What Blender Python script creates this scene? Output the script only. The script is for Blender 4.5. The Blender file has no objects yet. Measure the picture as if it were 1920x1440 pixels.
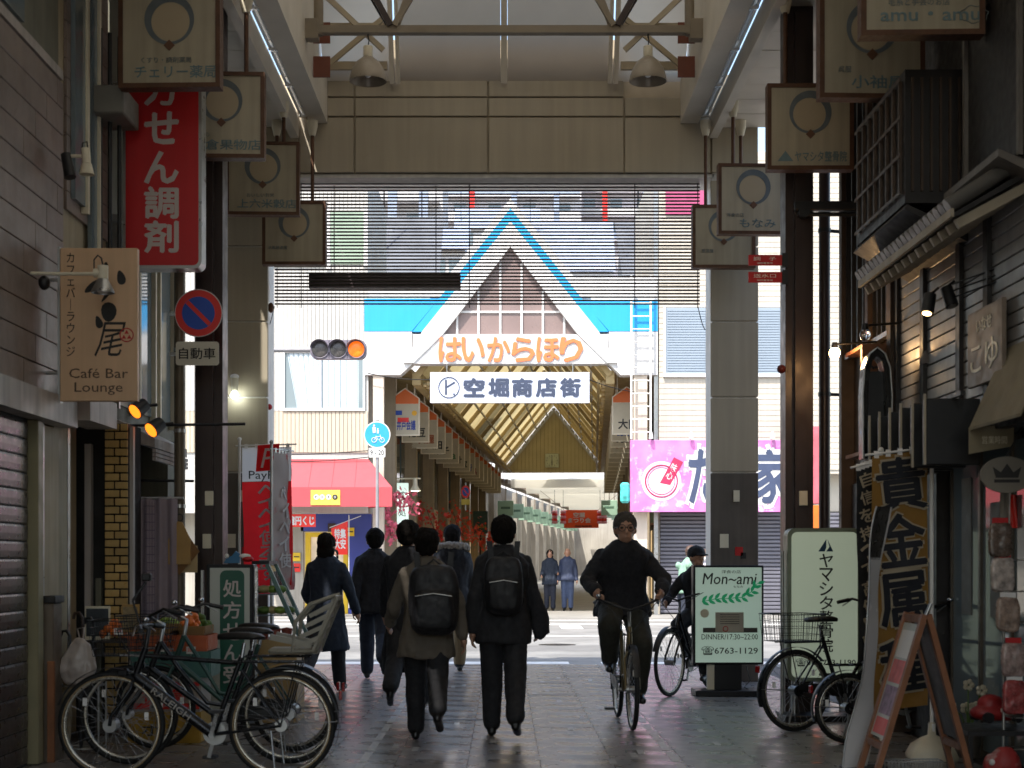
import bpy, bmesh, math, random
from mathutils import Vector, Matrix, noise
R = math.radians
random.seed(7)
scene = bpy.context.scene
col = scene.collection

# ---------------------------------------------------------------- camera, sky, sun, exposure
F, CX, CY, H = 2800.0, 945.0, 1050.0, 1.4          # pixels of a 1920 px wide picture, eye height in metres
cam_d = bpy.data.cameras.new('camera'); cam = bpy.data.objects.new('camera', cam_d); col.objects.link(cam)
cam.location = (0, 0, H); cam.rotation_euler = (R(90), 0, 0)
cam_d.sensor_width = 36; cam_d.lens = F / 1920 * 36
cam_d.shift_x = (960 - CX) / 1920; cam_d.shift_y = (CY - 720) / 1920
cam_d.clip_start = 0.1; cam_d.clip_end = 2000
cam_d.dof.use_dof = True; cam_d.dof.focus_distance = 24; cam_d.dof.aperture_fstop = 4.0
scene.camera = cam
SUN_EL, SUN_AZ = R(57), R(28)                      # elevation; azimuth measured from straight behind the camera towards the left
world = bpy.data.worlds.new('World'); scene.world = world; world.use_nodes = True
wn = world.node_tree.nodes; wl = world.node_tree.links
sky = wn.new('ShaderNodeTexSky'); sky.sky_type = 'NISHITA'; sky.sun_disc = False
sky.sun_elevation = SUN_EL; sky.sun_rotation = R(180) + SUN_AZ
sky.air_density = 1.3; sky.dust_density = 2.5; sky.ozone_density = 1.0
wl.new(sky.outputs[0], wn['Background'].inputs[0]); wn['Background'].inputs[1].default_value = 0.15
sun_d = bpy.data.lights.new('sun', 'SUN'); sun_d.energy = 2.9; sun_d.angle = R(0.6); sun_d.color = (1, .955, .88)
sun = bpy.data.objects.new('sun', sun_d); col.objects.link(sun)
sdir = Vector((-math.sin(SUN_AZ) * math.cos(SUN_EL), -math.cos(SUN_AZ) * math.cos(SUN_EL), math.sin(SUN_EL)))
sun.rotation_euler = sdir.to_track_quat('Z', 'Y').to_euler(); sun.location = (-6, -10, 30)
scene.view_settings.view_transform = 'Standard'; scene.view_settings.look = 'None'
scene.view_settings.exposure = 1.45; scene.view_settings.gamma = 1.0
scene.view_settings.use_curve_mapping = False
scene.render.engine = 'CYCLES'; scene.cycles.use_denoising = True
scene.cycles.max_bounces = 10; scene.cycles.diffuse_bounces = 6; scene.cycles.sample_clamp_indirect = 6

# ---------------------------------------------------------------- helpers
def P(px, py, y): return Vector(((px - CX) / F * y, y, H + (CY - py) / F * y))
def XX(px, y): return (px - CX) / F * y
def ZZ(py, y): return H + (CY - py) / F * y
def GY(py): return F * H / (py - CY)
def lin(c):
    if isinstance(c, str):
        c = c.lstrip('#'); c = [int(c[i:i+2], 16) / 255 for i in (0, 2, 4)]
        c = [v / 12.92 if v <= .04045 else ((v + .055) / 1.055) ** 2.4 for v in c]
    return (c[0], c[1], c[2], 1)
_M = {}
def mat(name, c, rough=.6, metal=0, var=.15, scale=5, bump=0, bscale=60, streak=0, emit=0, ecol=None, rnd=0, trans=0, spec=.5, alpha=1, stain=None, transl=0):
    if name in _M: return _M[name]
    m = bpy.data.materials.new(name); m.use_nodes = True; _M[name] = m
    n = m.node_tree.nodes; l = m.node_tree.links; b = n['Principled BSDF']
    c = lin(c)
    b.inputs['Roughness'].default_value = rough; b.inputs['Metallic'].default_value = metal
    b.inputs['Specular IOR Level'].default_value = spec
    b.inputs['Transmission Weight'].default_value = trans
    b.inputs['Alpha'].default_value = alpha
    tc = n.new('ShaderNodeTexCoord'); cur = None
    rgb = n.new('ShaderNodeRGB'); rgb.outputs[0].default_value = c; cur = rgb.outputs[0]
    def mul(fac_socket, lo, hi):
        nonlocal cur
        mr = n.new('ShaderNodeMapRange'); mr.inputs['From Min'].default_value = .3; mr.inputs['From Max'].default_value = .7
        mr.inputs['To Min'].default_value = lo; mr.inputs['To Max'].default_value = hi
        l.new(fac_socket, mr.inputs['Value'])
        mx = n.new('ShaderNodeVectorMath'); mx.operation = 'SCALE'
        l.new(cur, mx.inputs[0]); l.new(mr.outputs[0], mx.inputs['Scale']); cur = mx.outputs[0]
    if var:
        t = n.new('ShaderNodeTexNoise'); t.inputs['Scale'].default_value = scale; t.inputs['Detail'].default_value = 5
        l.new(tc.outputs['Object'], t.inputs['Vector']); mul(t.outputs['Fac'], 1 - var, 1 + var * .6)
    if streak:
        mp = n.new('ShaderNodeMapping'); mp.inputs['Scale'].default_value = (14, 14, .7)
        t = n.new('ShaderNodeTexNoise'); t.inputs['Scale'].default_value = 1; t.inputs['Detail'].default_value = 4
        l.new(tc.outputs['Object'], mp.inputs[0]); l.new(mp.outputs[0], t.inputs['Vector']); mul(t.outputs['Fac'], 1 - streak, 1.03)
    if rnd:
        oi = n.new('ShaderNodeObjectInfo'); mr = n.new('ShaderNodeMapRange')
        mr.inputs['To Min'].default_value = 1 - rnd; mr.inputs['To Max'].default_value = 1 + rnd
        l.new(oi.outputs['Random'], mr.inputs['Value'])
        mx = n.new('ShaderNodeVectorMath'); mx.operation = 'SCALE'
        l.new(cur, mx.inputs[0]); l.new(mr.outputs[0], mx.inputs['Scale']); cur = mx.outputs[0]
    if stain:
        t = n.new('ShaderNodeTexNoise'); t.inputs['Scale'].default_value = stain[1]; t.inputs['Detail'].default_value = 6; t.inputs['Roughness'].default_value = .65
        l.new(tc.outputs['Object'], t.inputs['Vector'])
        rp = n.new('ShaderNodeValToRGB'); rp.color_ramp.elements[0].position = stain[2]; rp.color_ramp.elements[1].position = min(1, stain[2] + .12)
        l.new(t.outputs['Fac'], rp.inputs[0])
        mx = n.new('ShaderNodeMix'); mx.data_type = 'RGBA'; mx.inputs['B'].default_value = lin(stain[0])
        l.new(rp.outputs[0], mx.inputs['Factor']); l.new(cur, mx.inputs['A']); cur = mx.outputs['Result']
    l.new(cur, b.inputs['Base Color'])
    if var and rough > .15:
        t2 = n.new('ShaderNodeTexNoise'); t2.inputs['Scale'].default_value = scale * 2.3; t2.inputs['Detail'].default_value = 4
        l.new(tc.outputs['Object'], t2.inputs['Vector'])
        mr = n.new('ShaderNodeMapRange'); mr.inputs['From Min'].default_value = .3; mr.inputs['From Max'].default_value = .7
        mr.inputs['To Min'].default_value = max(.03, rough - .1); mr.inputs['To Max'].default_value = min(1, rough + .12)
        l.new(t2.outputs['Fac'], mr.inputs['Value']); l.new(mr.outputs[0], b.inputs['Roughness'])
    if bump:
        t = n.new('ShaderNodeTexNoise'); t.inputs['Scale'].default_value = bscale; t.inputs['Detail'].default_value = 5
        l.new(tc.outputs['Object'], t.inputs['Vector'])
        bp = n.new('ShaderNodeBump'); bp.inputs['Strength'].default_value = bump; bp.inputs['Distance'].default_value = .02
        l.new(t.outputs['Fac'], bp.inputs['Height']); l.new(bp.outputs[0], b.inputs['Normal'])
    if emit:
        b.inputs['Emission Color'].default_value = lin(ecol) if ecol else c
        b.inputs['Emission Strength'].default_value = emit
    if transl:
        tr = n.new('ShaderNodeBsdfTranslucent'); l.new(cur, tr.inputs[0])
        ms = n.new('ShaderNodeMixShader'); ms.inputs[0].default_value = transl
        l.new(b.outputs[0], ms.inputs[1]); l.new(tr.outputs[0], ms.inputs[2])
        l.new(ms.outputs[0], n['Material Output'].inputs['Surface'])
    return m

_ROOT = {}
def tag(o, label=None, cat=None, group=None, kind=None):
    if label: o['label'] = label
    if cat: o['category'] = cat
    if group: o['group'] = group
    if kind: o['kind'] = kind
    return o
def thing(name, label, cat, loc=(0, 0, 0), rz=0, group=None):
    o = bpy.data.objects.new(name, None); col.objects.link(o); o.empty_display_size = .1
    o.location = loc; o.rotation_euler = (0, 0, rz)
    _ROOT[o] = Matrix.Translation(Vector(loc)) @ Matrix.Rotation(rz, 4, 'Z')
    return tag(o, label, cat, group)
def link(name, me, m, parent=None, kind=None):
    o = bpy.data.objects.new(name, me); col.objects.link(o)
    if m is not None and len(me.materials) == 0: me.materials.append(m)
    if parent is not None:
        o.parent = parent; _ROOT[o] = _ROOT.get(parent, Matrix())
    if kind: o['kind'] = kind
    return o
def children(o): return [c for c in bpy.data.objects if c.parent == o]
def copy_tree(o, parent=None, kids=None):
    kids = children(o) if kids is None else kids
    c = o.copy(); col.objects.link(c); c.parent = parent
    for ch in kids: copy_tree(ch, c)
    return c
def frame_matrix(o, right, up):
    r = Vector(right).normalized(); u = Vector(up); u = (u - r * u.dot(r)).normalized(); n = r.cross(u)
    m = Matrix((r, u, n)).transposed().to_4x4(); m.translation = Vector(o); return m

class MB:
    def __init__(s): s.v = []; s.f = []; s.s = []
    def add(s, vs, fs, M=None, smooth=False):
        k = len(s.v)
        s.v += [(M @ Vector(p)) if M else Vector(p) for p in vs]
        s.f += [tuple(i + k for i in f) for f in fs]; s.s += [smooth] * len(fs); return s
    def box(s, x0, x1, y0, y1, z0, z1, M=None):
        vs = [(x, y, z) for x in (x0, x1) for y in (y0, y1) for z in (z0, z1)]
        return s.add(vs, [(0, 1, 3, 2), (4, 6, 7, 5), (0, 4, 5, 1), (2, 3, 7, 6), (0, 2, 6, 4), (1, 5, 7, 3)], M)
    def cbox(s, c, d, M=None):
        return s.box(c[0]-d[0]/2, c[0]+d[0]/2, c[1]-d[1]/2, c[1]+d[1]/2, c[2]-d[2]/2, c[2]+d[2]/2, M)
    def chbox(s, c, d, r=.004, M=None):                 # box with chamfered edges
        b = bmesh.new(); bmesh.ops.create_cube(b, size=1)
        for v in b.verts: v.co = Vector((v.co.x * d[0], v.co.y * d[1], v.co.z * d[2])) + Vector(c)
        bmesh.ops.bevel(b, geom=b.edges[:], offset=r, segments=1, affect='EDGES')
        b.verts.index_update()
        s.add([v.co.copy() for v in b.verts], [[v.index for v in f.verts] for f in b.faces], M); b.free(); return s
    def bar(s, p, q, w, h=None, up=(0, 0, 1), M=None):
        p, q = Vector(p), Vector(q); h = h or w; d = (q - p).normalized(); u = Vector(up)
        if abs(d.dot(u)) > .98: u = Vector((0, 1, 0)) if abs(d.y) < .9 else Vector((1, 0, 0))
        r = d.cross(u).normalized(); u = r.cross(d)
        vs = [b + r * (w / 2 * i) + u * (h / 2 * j) for b in (p, q) for i, j in ((-1, -1), (1, -1), (1, 1), (-1, 1))]
        return s.add(vs, [(3, 2, 1, 0), (4, 5, 6, 7), (0, 1, 5, 4), (1, 2, 6, 5), (2, 3, 7, 6), (3, 0, 4, 7)], M)
    def cyl(s, p, q, r, r2=None, n=12, cap=True, M=None):
        return s.tube([p, q], [r, r if r2 is None else r2], n, cap, M)
    def tube(s, pts, r, n=8, cap=True, M=None, closed=False):
        pts = [Vector(p) for p in pts]; N = len(pts); rr = r if isinstance(r, (list, tuple)) else [r] * N
        vs = []; fs = []; u = None
        for i in range(N):
            if closed: d = pts[(i + 1) % N] - pts[i - 1]
            else: d = (pts[min(i + 1, N - 1)] - pts[max(i - 1, 0)])
            d = d.normalized() if d.length > 1e-9 else Vector((0, 0, 1))
            if u is None: u = d.orthogonal().normalized()
            else:
                u = u - d * u.dot(d); u = u.normalized() if u.length > 1e-6 else d.orthogonal().normalized()
            w = d.cross(u)
            vs += [pts[i] + (u * math.cos(a) + w * math.sin(a)) * rr[i] for a in [2 * math.pi * k / n for k in range(n)]]
        for i in range(N if closed else N - 1):
            j = (i + 1) % N
            for k in range(n): fs.append((i*n+k, i*n+(k+1) % n, j*n+(k+1) % n, j*n+k))
        s.add(vs, fs, M, True)
        if cap and not closed:
            s.add(vs[:n], [tuple(range(n))[::-1]], M); s.add(vs[-n:], [tuple(range(n))], M)
        return s
    def lathe(s, prof, n=20, M=None, cap=False):
        vs = []; fs = []
        for r, z in prof: vs += [(r * math.cos(2*math.pi*k/n), r * math.sin(2*math.pi*k/n), z) for k in range(n)]
        for i in range(len(prof) - 1):
            for k in range(n): fs.append((i*n+k, i*n+(k+1) % n, (i+1)*n+(k+1) % n, (i+1)*n+k))
        s.add(vs, fs, M, True)
        if cap:
            s.add(vs[:n], [tuple(range(n))[::-1]], M); s.add(vs[-n:], [tuple(range(n))], M)
        return s
    def ell(s, c, r, n=16, m=10, M=None, p=1.0):        # ellipsoid; p < 1 makes it a rounded box
        vs = []; fs = []
        sg = lambda a: math.copysign(abs(a) ** p, a)
        for j in range(1, m):
            t = math.pi * j / m
            for k in range(n):
                a = 2 * math.pi * k / n
                vs.append((c[0] + r[0] * sg(math.sin(t)) * sg(math.cos(a)), c[1] + r[1] * sg(math.sin(t)) * sg(math.sin(a)), c[2] + r[2] * sg(math.cos(t))))
        top = len(vs); vs.append((c[0], c[1], c[2] + r[2])); vs.append((c[0], c[1], c[2] - r[2]))
        for j in range(m - 2):
            for k in range(n): fs.append((j*n+k, (j+1)*n+k, (j+1)*n+(k+1) % n, j*n+(k+1) % n))
        for k in range(n):
            fs.append((top, k, (k+1) % n)); fs.append((top + 1, (m-2)*n+(k+1) % n, (m-2)*n+k))
        return s.add(vs, fs, M, True)
    def cap(s, p, q, r0, r1, n=12):                     # tapered capsule (closed)
        p, q = Vector(p), Vector(q); d = (q - p); L = d.length or 1e-6; d = d / L
        pts = []; rr = []
        for t in (-1, -.85, -.5): pts.append(p + d * r0 * t); rr.append(max(1e-4, r0 * math.sqrt(1 - t*t)))
        pts += [p, q]; rr += [r0, r1]
        for t in (.5, .85, 1): pts.append(q + d * r1 * t); rr.append(max(1e-4, r1 * math.sqrt(1 - t*t)))
        return s.tube(pts, rr, n)
    def loft(s, rings, n=20, M=None):                   # rings: (cx, cy, cz, rx, ry)
        vs = []; fs = []
        for cx, cy, cz, rx, ry in rings:
            for k in range(n):
                a = 2 * math.pi * k / n; ca, sa = math.cos(a), math.sin(a)
                vs.append((cx + rx * math.copysign(abs(ca) ** .8, ca), cy + ry * math.copysign(abs(sa) ** .8, sa), cz))
        for i in range(len(rings) - 1):
            for k in range(n): fs.append((i*n+k, i*n+(k+1) % n, (i+1)*n+(k+1) % n, (i+1)*n+k))
        fs.append(tuple(range(n))[::-1]); fs.append(tuple(range((len(rings)-1)*n, len(rings)*n)))
        return s.add(vs, fs, M, True)
    def torus(s, c, R0, r, M=None, n=40, m=8, a0=0, a1=2*math.pi, flat=1):   # in the xz-plane of M
        full = abs(a1 - a0) > 6.28
        k = n if full else n + 1
        vs = []; fs = []
        for i in range(k):
            a = a0 + (a1 - a0) * i / n
            for j in range(m):
                b = 2 * math.pi * j / m; rad = R0 + r * math.cos(b) * flat
                vs.append((c[0] + rad * math.cos(a), c[1] + r * math.sin(b), c[2] + rad * math.sin(a)))
        for i in range(n):
            ii = (i + 1) % k
            for j in range(m): fs.append((i*m+j, ii*m+j, ii*m+(j+1) % m, i*m+(j+1) % m))
        return s.add(vs, fs, M, True)
    def prism(s, pts, vec, M=None):                     # planar polygon pushed along vec
        n = len(pts); a = [Vector(p) for p in pts]; v = Vector(vec); b = [p + v for p in a]
        return s.add(a + b, [tuple(range(n)), tuple(range(2*n-1, n-1, -1))] + [(i, n + i, n + (i+1) % n, (i+1) % n) for i in range(n)], M)
    def band(s, a, b, vec, M=None, closed=False):       # strip between two polylines, with thickness
        n = len(a); v = Vector(vec)
        for i in range(n if closed else n - 1):
            j = (i + 1) % n; s.prism([a[i], a[j], b[j], b[i]], v, M)
        return s
    def grid(s, fn, nu, nv, M=None, smooth=True):
        vs = [fn(i / nu, j / nv) for j in range(nv + 1) for i in range(nu + 1)]
        fs = [(j*(nu+1)+i, j*(nu+1)+i+1, (j+1)*(nu+1)+i+1, (j+1)*(nu+1)+i) for j in range(nv) for i in range(nu)]
        return s.add(vs, fs, M, smooth)
    def mesh(s, name, fix=True, local=None):
        me = bpy.data.meshes.new(name)
        vs = [local @ v for v in s.v] if local else s.v
        me.from_pydata([tuple(v) for v in vs], [], s.f)
        me.polygons.foreach_set('use_smooth', s.s)
        if fix:
            b = bmesh.new(); b.from_mesh(me); bmesh.ops.recalc_face_normals(b, faces=b.faces[:]); b.to_mesh(me); b.free()
        me.update(); return me
    def build(s, name, m, parent=None, kind=None, w=False, fix=True):   # w: the shapes are in world coordinates
        loc = _ROOT[parent].inverted() if (w and parent is not None and parent in _ROOT) else None
        return link(name, s.mesh(name, fix, loc), m, parent, kind)

_TS = bpy.data.scenes.new('scratch')                    # scratch scene: only for turning letters and modifiers into meshes
def realise(ob):
    _TS.collection.objects.link(ob); vl = _TS.view_layers[0]; vl.update()
    me = bpy.data.meshes.new_from_object(ob.evaluated_get(vl.depsgraph))
    bpy.data.objects.remove(ob); return me
def text(s, box, m, parent, name='lettering', o=(0, 0, 0), right=(1, 0, 0), up=(0, 0, 1), bold=0, depth=.002, fit=True, w=False, space=1.0, shear=0, kind=None):
    """flat lettering filling box=(width, height), centred at o"""
    cu = bpy.data.curves.new('lettering', 'FONT'); cu.body = s; cu.size = 1; cu.align_x = 'CENTER'; cu.resolution_u = 2
    cu.extrude = .01; cu.space_line = space; cu.shear = shear; cu.fill_mode = 'BOTH'
    me = realise(bpy.data.objects.new('lettering', cu)); bpy.data.curves.remove(cu)
    if not me.vertices: return None
    xs = [v.co.x for v in me.vertices]; ys = [v.co.y for v in me.vertices]
    x0, x1, y0, y1 = min(xs), max(xs), min(ys), max(ys)
    sx, sy = box[0] / (x1 - x0), box[1] / (y1 - y0)
    if not fit: sx = sy = min(sx, sy)
    T = frame_matrix(o, right, up)
    if w and parent in _ROOT: T = _ROOT[parent].inverted() @ T
    T = T @ Matrix.Diagonal((sx, sy, depth / .01, 1)) @ Matrix.Translation((-(x0 + x1) / 2, -(y0 + y1) / 2, 0))
    me.transform(T); me.materials.clear()
    if bold > .004:                                   # heavier strokes: the same outline laid five times, slightly shifted
        r_, u_, n_ = (T.to_3x3() @ Vector((1, 0, 0))), (T.to_3x3() @ Vector((0, 1, 0))), (T.to_3x3() @ Vector((0, 0, 1))).normalized()
        b = bmesh.new()
        for k, (i, j) in enumerate(((0, 0), (1, .3), (-1, -.3), (.3, -1), (-.3, 1))):
            m2 = me.copy(); m2.transform(Matrix.Translation((r_ * i + u_ * j) * bold * .5 - n_ * (.00025 * k))); b.from_mesh(m2); bpy.data.meshes.remove(m2)
        b.to_mesh(me); b.free()
    return link(name, me, m, parent, kind)
def vtext(s): return '\n'.join(s)
def remesh(mb, voxel, smooth=3, wrinkle=0, freq=9, stretch=(1, 1, .45), keep=None):
    me = mb.mesh('tmp'); ob = bpy.data.objects.new('tmp', me)
    a = ob.modifiers.new('r', 'REMESH'); a.mode = 'VOXEL'; a.voxel_size = voxel; a.use_smooth_shade = True
    if smooth:
        b = ob.modifiers.new('s', 'SMOOTH'); b.factor = .5; b.iterations = smooth
    out = realise(ob); bpy.data.meshes.remove(me)
    if wrinkle:
        off = Vector((random.random() * 50, random.random() * 50, 0)); n = len(out.vertices)
        co = [0.0] * (3 * n); no = [0.0] * (3 * n)
        out.vertices.foreach_get('co', co); out.vertices.foreach_get('normal', no)
        for i in range(0, 3 * n, 3):
            q = Vector((co[i] * stretch[0], co[i+1] * stretch[1], co[i+2] * stretch[2])) * freq + off
            w = wrinkle * (noise.noise(q) + .6 * noise.noise(q * 2.3) + .25 * noise.noise(q * 5.1))
            co[i] += no[i] * w; co[i+1] += no[i+1] * w; co[i+2] += no[i+2] * w
        out.vertices.foreach_set('co', co); out.update()
    out.materials.clear(); return out

# ---------------------------------------------------------------- common materials
M_brown = mat('dark_brown_steel', '#382a27', .38, .2, .15, 3, .05, 30, streak=.2)
M_beige = mat('beige_panel', '#aba08c', .55, 0, .08, .9, .02, 20, streak=.09, rnd=.04, stain=('#978b77', 1.6, .66))
M_ceil = mat('ceiling_panel', '#cfc6b6', .6, 0, .10, 2, .02)
M_steelc = mat('cream_steel', '#b3a48a', .45, 0, .15, 3)
M_dark = mat('dark_metal', '#17171a', .4, .5, .1, 6)
M_black = mat('black_plastic', '#19191b', .45, 0, .1, 8)
M_white = mat('white_paint', '#e9e6e2', .5, 0, .08, 3, streak=.08)
M_chrome = mat('chrome', '#c9ccd0', .18, 1, .05, 10)
M_alu = mat('aluminium', '#a9a9a8', .35, .9, .08, 5)
M_cream = mat('cream_plastic', '#d8cfb8', .5, 0, .1, 5)
M_glass = mat('window_glass', '#6d7a80', .06, 0, 0, spec=.8)
M_clear = mat('clear_glass', '#ffffff', .02, 0, 0, trans=1)
M_red = mat('red_paint', '#b51a1c', .45, 0, .1, 4)
M_orange = mat('orange_paint', '#e2662a', .5, 0, .1, 4)
M_wood = mat('wood', '#8a5632', .5, 0, .25, 7, .1, 50, streak=.25)
M_dwood = mat('dark_wood', '#3d2c22', .55, 0, .25, 7, .1, 50, streak=.3)
# ---------------------------------------------------------------- ground, road, pavement
ZE = 17.2                                            # depth of the arcade's end wall
M_ground = mat('ground_concrete', '#8a8780', .85, 0, .2, .4, .1, 20)
M_asph = mat('asphalt', '#7d7b77', .8, 0, .3, 1.1, .2, 90, stain=('#615f5b', 1.3, .6))
M_tile = mat('floor_tile', '#6e6a68', .3, 0, .12, 1.2, .05, 10, rnd=.13)
M_tile2 = mat('floor_tile_smooth', '#767270', .28, 0, .12, 1.2, .045, 10, rnd=.13)
M_joint = mat('floor_joint', '#2c2927', .7, 0, .2, 9)
M_inlay = mat('pale_inlay', '#a8a6a2', .4, 0, .2, 9)
M_line = mat('road_paint', '#dedcd6', .6, 0, .2, 5, stain=('#a5a39e', 6, .62))
g = MB().box(-400, 400, -60, 700, -.5, -.12); link('ground', g.mesh('ground'), M_ground)['kind'] = 'structure'
rd = MB().box(-60, 60, 20.12, 36.2, -.2, -.03).build('road', M_asph); rd['kind'] = 'structure'
for k, (x0, x1, y0, y1) in enumerate([(-9, -1.35, 20.35, 20.95), (-.95, .9, 20.35, 20.95), (1.35, 2.3, 20.4, 20.9), (2.9, 9, 20.35, 20.95), (-30, 30, 33.0, 33.35), (-30, 30, 35.2, 35.5), (-30, 30, 28.0, 28.12)]):
    MB().box(x0, x1, y0, y1, -.031, -.026).build('road_marking', M_line, rd)
for x_, y_ in ((.9, 25.2), (-2.2, 30.5)): MB().lathe([(0, -.028), (.3, -.028), (.32, -.029), (.32, -.04)], 28, Matrix.Translation((x_, y_, 0))).build('manhole_cover', M_dark, rd)
for k in range(6): MB().box(-2.6 + k*.95, -2.15 + k*.95, 31.0, 32.4, -.031, -.026).build('road_marking', M_line, rd)
MB().box(-7, 2.0, 23.4, 25.0, -.0305, -.0285).build('asphalt_patch', mat('asphalt_patch', '#6c6a67', .85, 0, .2, 2, .2, 90), rd)
pv = MB().box(-3.6, 3.6, -8, 20.0, -.2, -.014).build('pavement', M_joint); pv['kind'] = 'structure'
MB().box(-3.6, 3.6, 20.0, 20.12, -.2, .0).build('kerb', mat('kerb_stone', '#8f8c88', .6, 0, .2, 5), pv)
for sx in (-1, 1):                                   # the street's pavement runs on to both sides outside the arcade
    o = MB().box(min(sx*3.6, sx*40), max(sx*3.6, sx*40), 17.4, 20.12, -.2, -.002).build('street_pavement', M_asph); o['kind'] = 'structure'
tw, ty0 = .5, 8.5
tm = [MB().cbox((0, 0, -.012), (tw - .004, tw - .004, .024)).mesh('tile') for _ in range(2)]
tm[0].materials.append(M_tile); tm[1].materials.append(M_tile2)
for j in range(23):
    for i in range(13):
        x = (i - 6) * tw; o = link('tile', tm[1 if 4 <= i <= 8 else 0], None, pv)
        o.location = (x + (.0 if j % 2 else .0), ty0 + (j + .5) * tw, random.uniform(-.0012, .0012))
        o.rotation_euler = (random.gauss(0, .0014), random.gauss(0, .0014), 0)
MB().box(-3.3, 3.3, -7.9, ty0 - .004, -.02, -.002).build('tile_field', M_tile2, pv)
im = MB().cbox((0, 0, 0), (.045, .2, .012)).mesh('inlay'); im.materials.append(M_inlay)
im2 = MB().cbox((0, 0, 0), (.055, .49, .012)).mesh('inlay'); im2.materials.append(M_inlay)
for j in range(11):
    for x in (-.98, 1.2):
        o = link('inlay', im2, None, pv); o.location = (x, 8.75 + j * .62, -.0035)
rr = random.Random(3)
for j in range(46):
    o = link('inlay', im, None, pv); o.location = (rr.uniform(-.85, 2.1), 10.2 + j * .17, -.0035)
MB().box(-.75, -.05, 13.05, 13.12, -.01, .003).build('drain_cover', M_dark, pv)

# ---------------------------------------------------------------- the arcade we stand in
arc = thing('shopping_arcade', 'beige covered shopping arcade with panelled end wall over the street opening', 'arcade', (0, ZE, 0))
A = lambda mb, n, m, p=arc, kind=None: mb.build(n, m, p, kind, w=True)
# end pillars: beige panels above, grey-brown base
M_base = mat('grey_base_cladding', '#5a524b', .5, 0, .2, 3, streak=.25, stain=('#a59d92', 9, .7))
M_pside = mat('daylit_pillar_edge', '#d8d4cc', .5, 0, .1, 3, streak=.15)  # daylight on the pillar sides is put into this paler colour
for (x0, x1) in ((-3.32, XX(502, ZE)), (XX(1333, ZE), XX(1422, ZE))):
    pl = A(MB().box(x0 + .02, x1 - .02, ZE + .02, ZE + .6, 0, 6.4), 'pillar', M_pside)
    zs = [2.41, ZZ(745, ZE), ZZ(603, ZE), ZZ(462, ZE), 5.78]
    A(MB().chbox(((x0+x1)/2, ZE + .03, 1.2), (x1-x0, .06, 2.4), .006), 'base_panel', M_base, pl)
    for a, b in zip(zs, zs[1:]): A(MB().chbox(((x0+x1)/2, ZE + .03, (a+b)/2), (x1-x0, .06, b-a-.018), .006), 'panel', M_beige, pl)
    xm = (x0 + x1) / 2
    A(MB().cbox((xm + .02, ZE - .006, ZZ(930, ZE)), (.07, .02, .13)), 'switch_box', M_cream, pl)
    for k in range(3):
        A(MB().cbox((xm + (-.12, .05, .1)[k], ZE - .002, (1.62, 1.5, 1.45)[k]), ((.1, .09, .06)[k], .006, (.16, .1, .07)[k])), 'sticker', [M_cream, M_red, M_black][k], pl)
# end wall panels
hd = A(MB().box(-3.34, XX(1422, ZE), ZE + .03, ZE + .5, 5.86, 7.0), 'end_wall', M_steelc)
A(MB().box(-1.45, 1.45, ZE + .03, ZE + .5, 7.002, 7.4), 'end_wall_upper', M_steelc, hd)
xs = [-3.34, XX(560, ZE), XX(665, ZE), XX(915, ZE), XX(1170, ZE), XX(1333, ZE), XX(1422, ZE)]
zs = [5.85, ZZ(220, ZE), ZZ(183, ZE)]
for a, b in zip(xs, xs[1:]):
    for c, d in zip(zs, zs[1:]):
        A(MB().chbox(((a+b)/2, ZE + random.uniform(-.004, .004), (c+d)/2), (b-a-.02, .05, d-c-.02), .005), 'panel', M_beige, hd)
for a, b in ((xs[2], xs[3]), (xs[3], xs[4]), (xs[1], xs[2])):
    A(MB().chbox(((a+b)/2, ZE, (zs[2] + ZZ(120, ZE))/2), (b-a-.02, .05, ZZ(120, ZE)-zs[2]-.012), .005), 'panel', M_beige, hd)
A(MB().box(-2.76, 2.42, ZE + .02, ZE + .62, 5.81, 5.848), 'daylit_edge_strip', M_pside, hd)  # pale strip standing in for skylight along the wall's lower edge
# columns in front
for x in (-2.65, 2.65):
    c = A(MB().box(x - .125, x + .125, 13.4, 13.65, 0, 6.37).box(x-.05, x+.05, 13.33, 13.398, 0, 6.3), 'column', M_brown)
    A(MB().chbox((x + .02, 13.32, ZZ(935, 13.4)), (.075, .02, .13), .004), 'junction_box', M_cream, c)
    A(MB().chbox((x + .0, 13.32, ZZ(1015, 13.4)), (.075, .02, .13), .004), 'junction_box', M_cream, c)
    A(MB().box(x-.16, x+.16, 13.3, 13.7, 0, .02), 'base_plate', M_dark, c)
    o = A(MB().box(x - .11, x + .11, 6.3, 6.52, 0, 6.37), 'column', M_brown)
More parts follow.
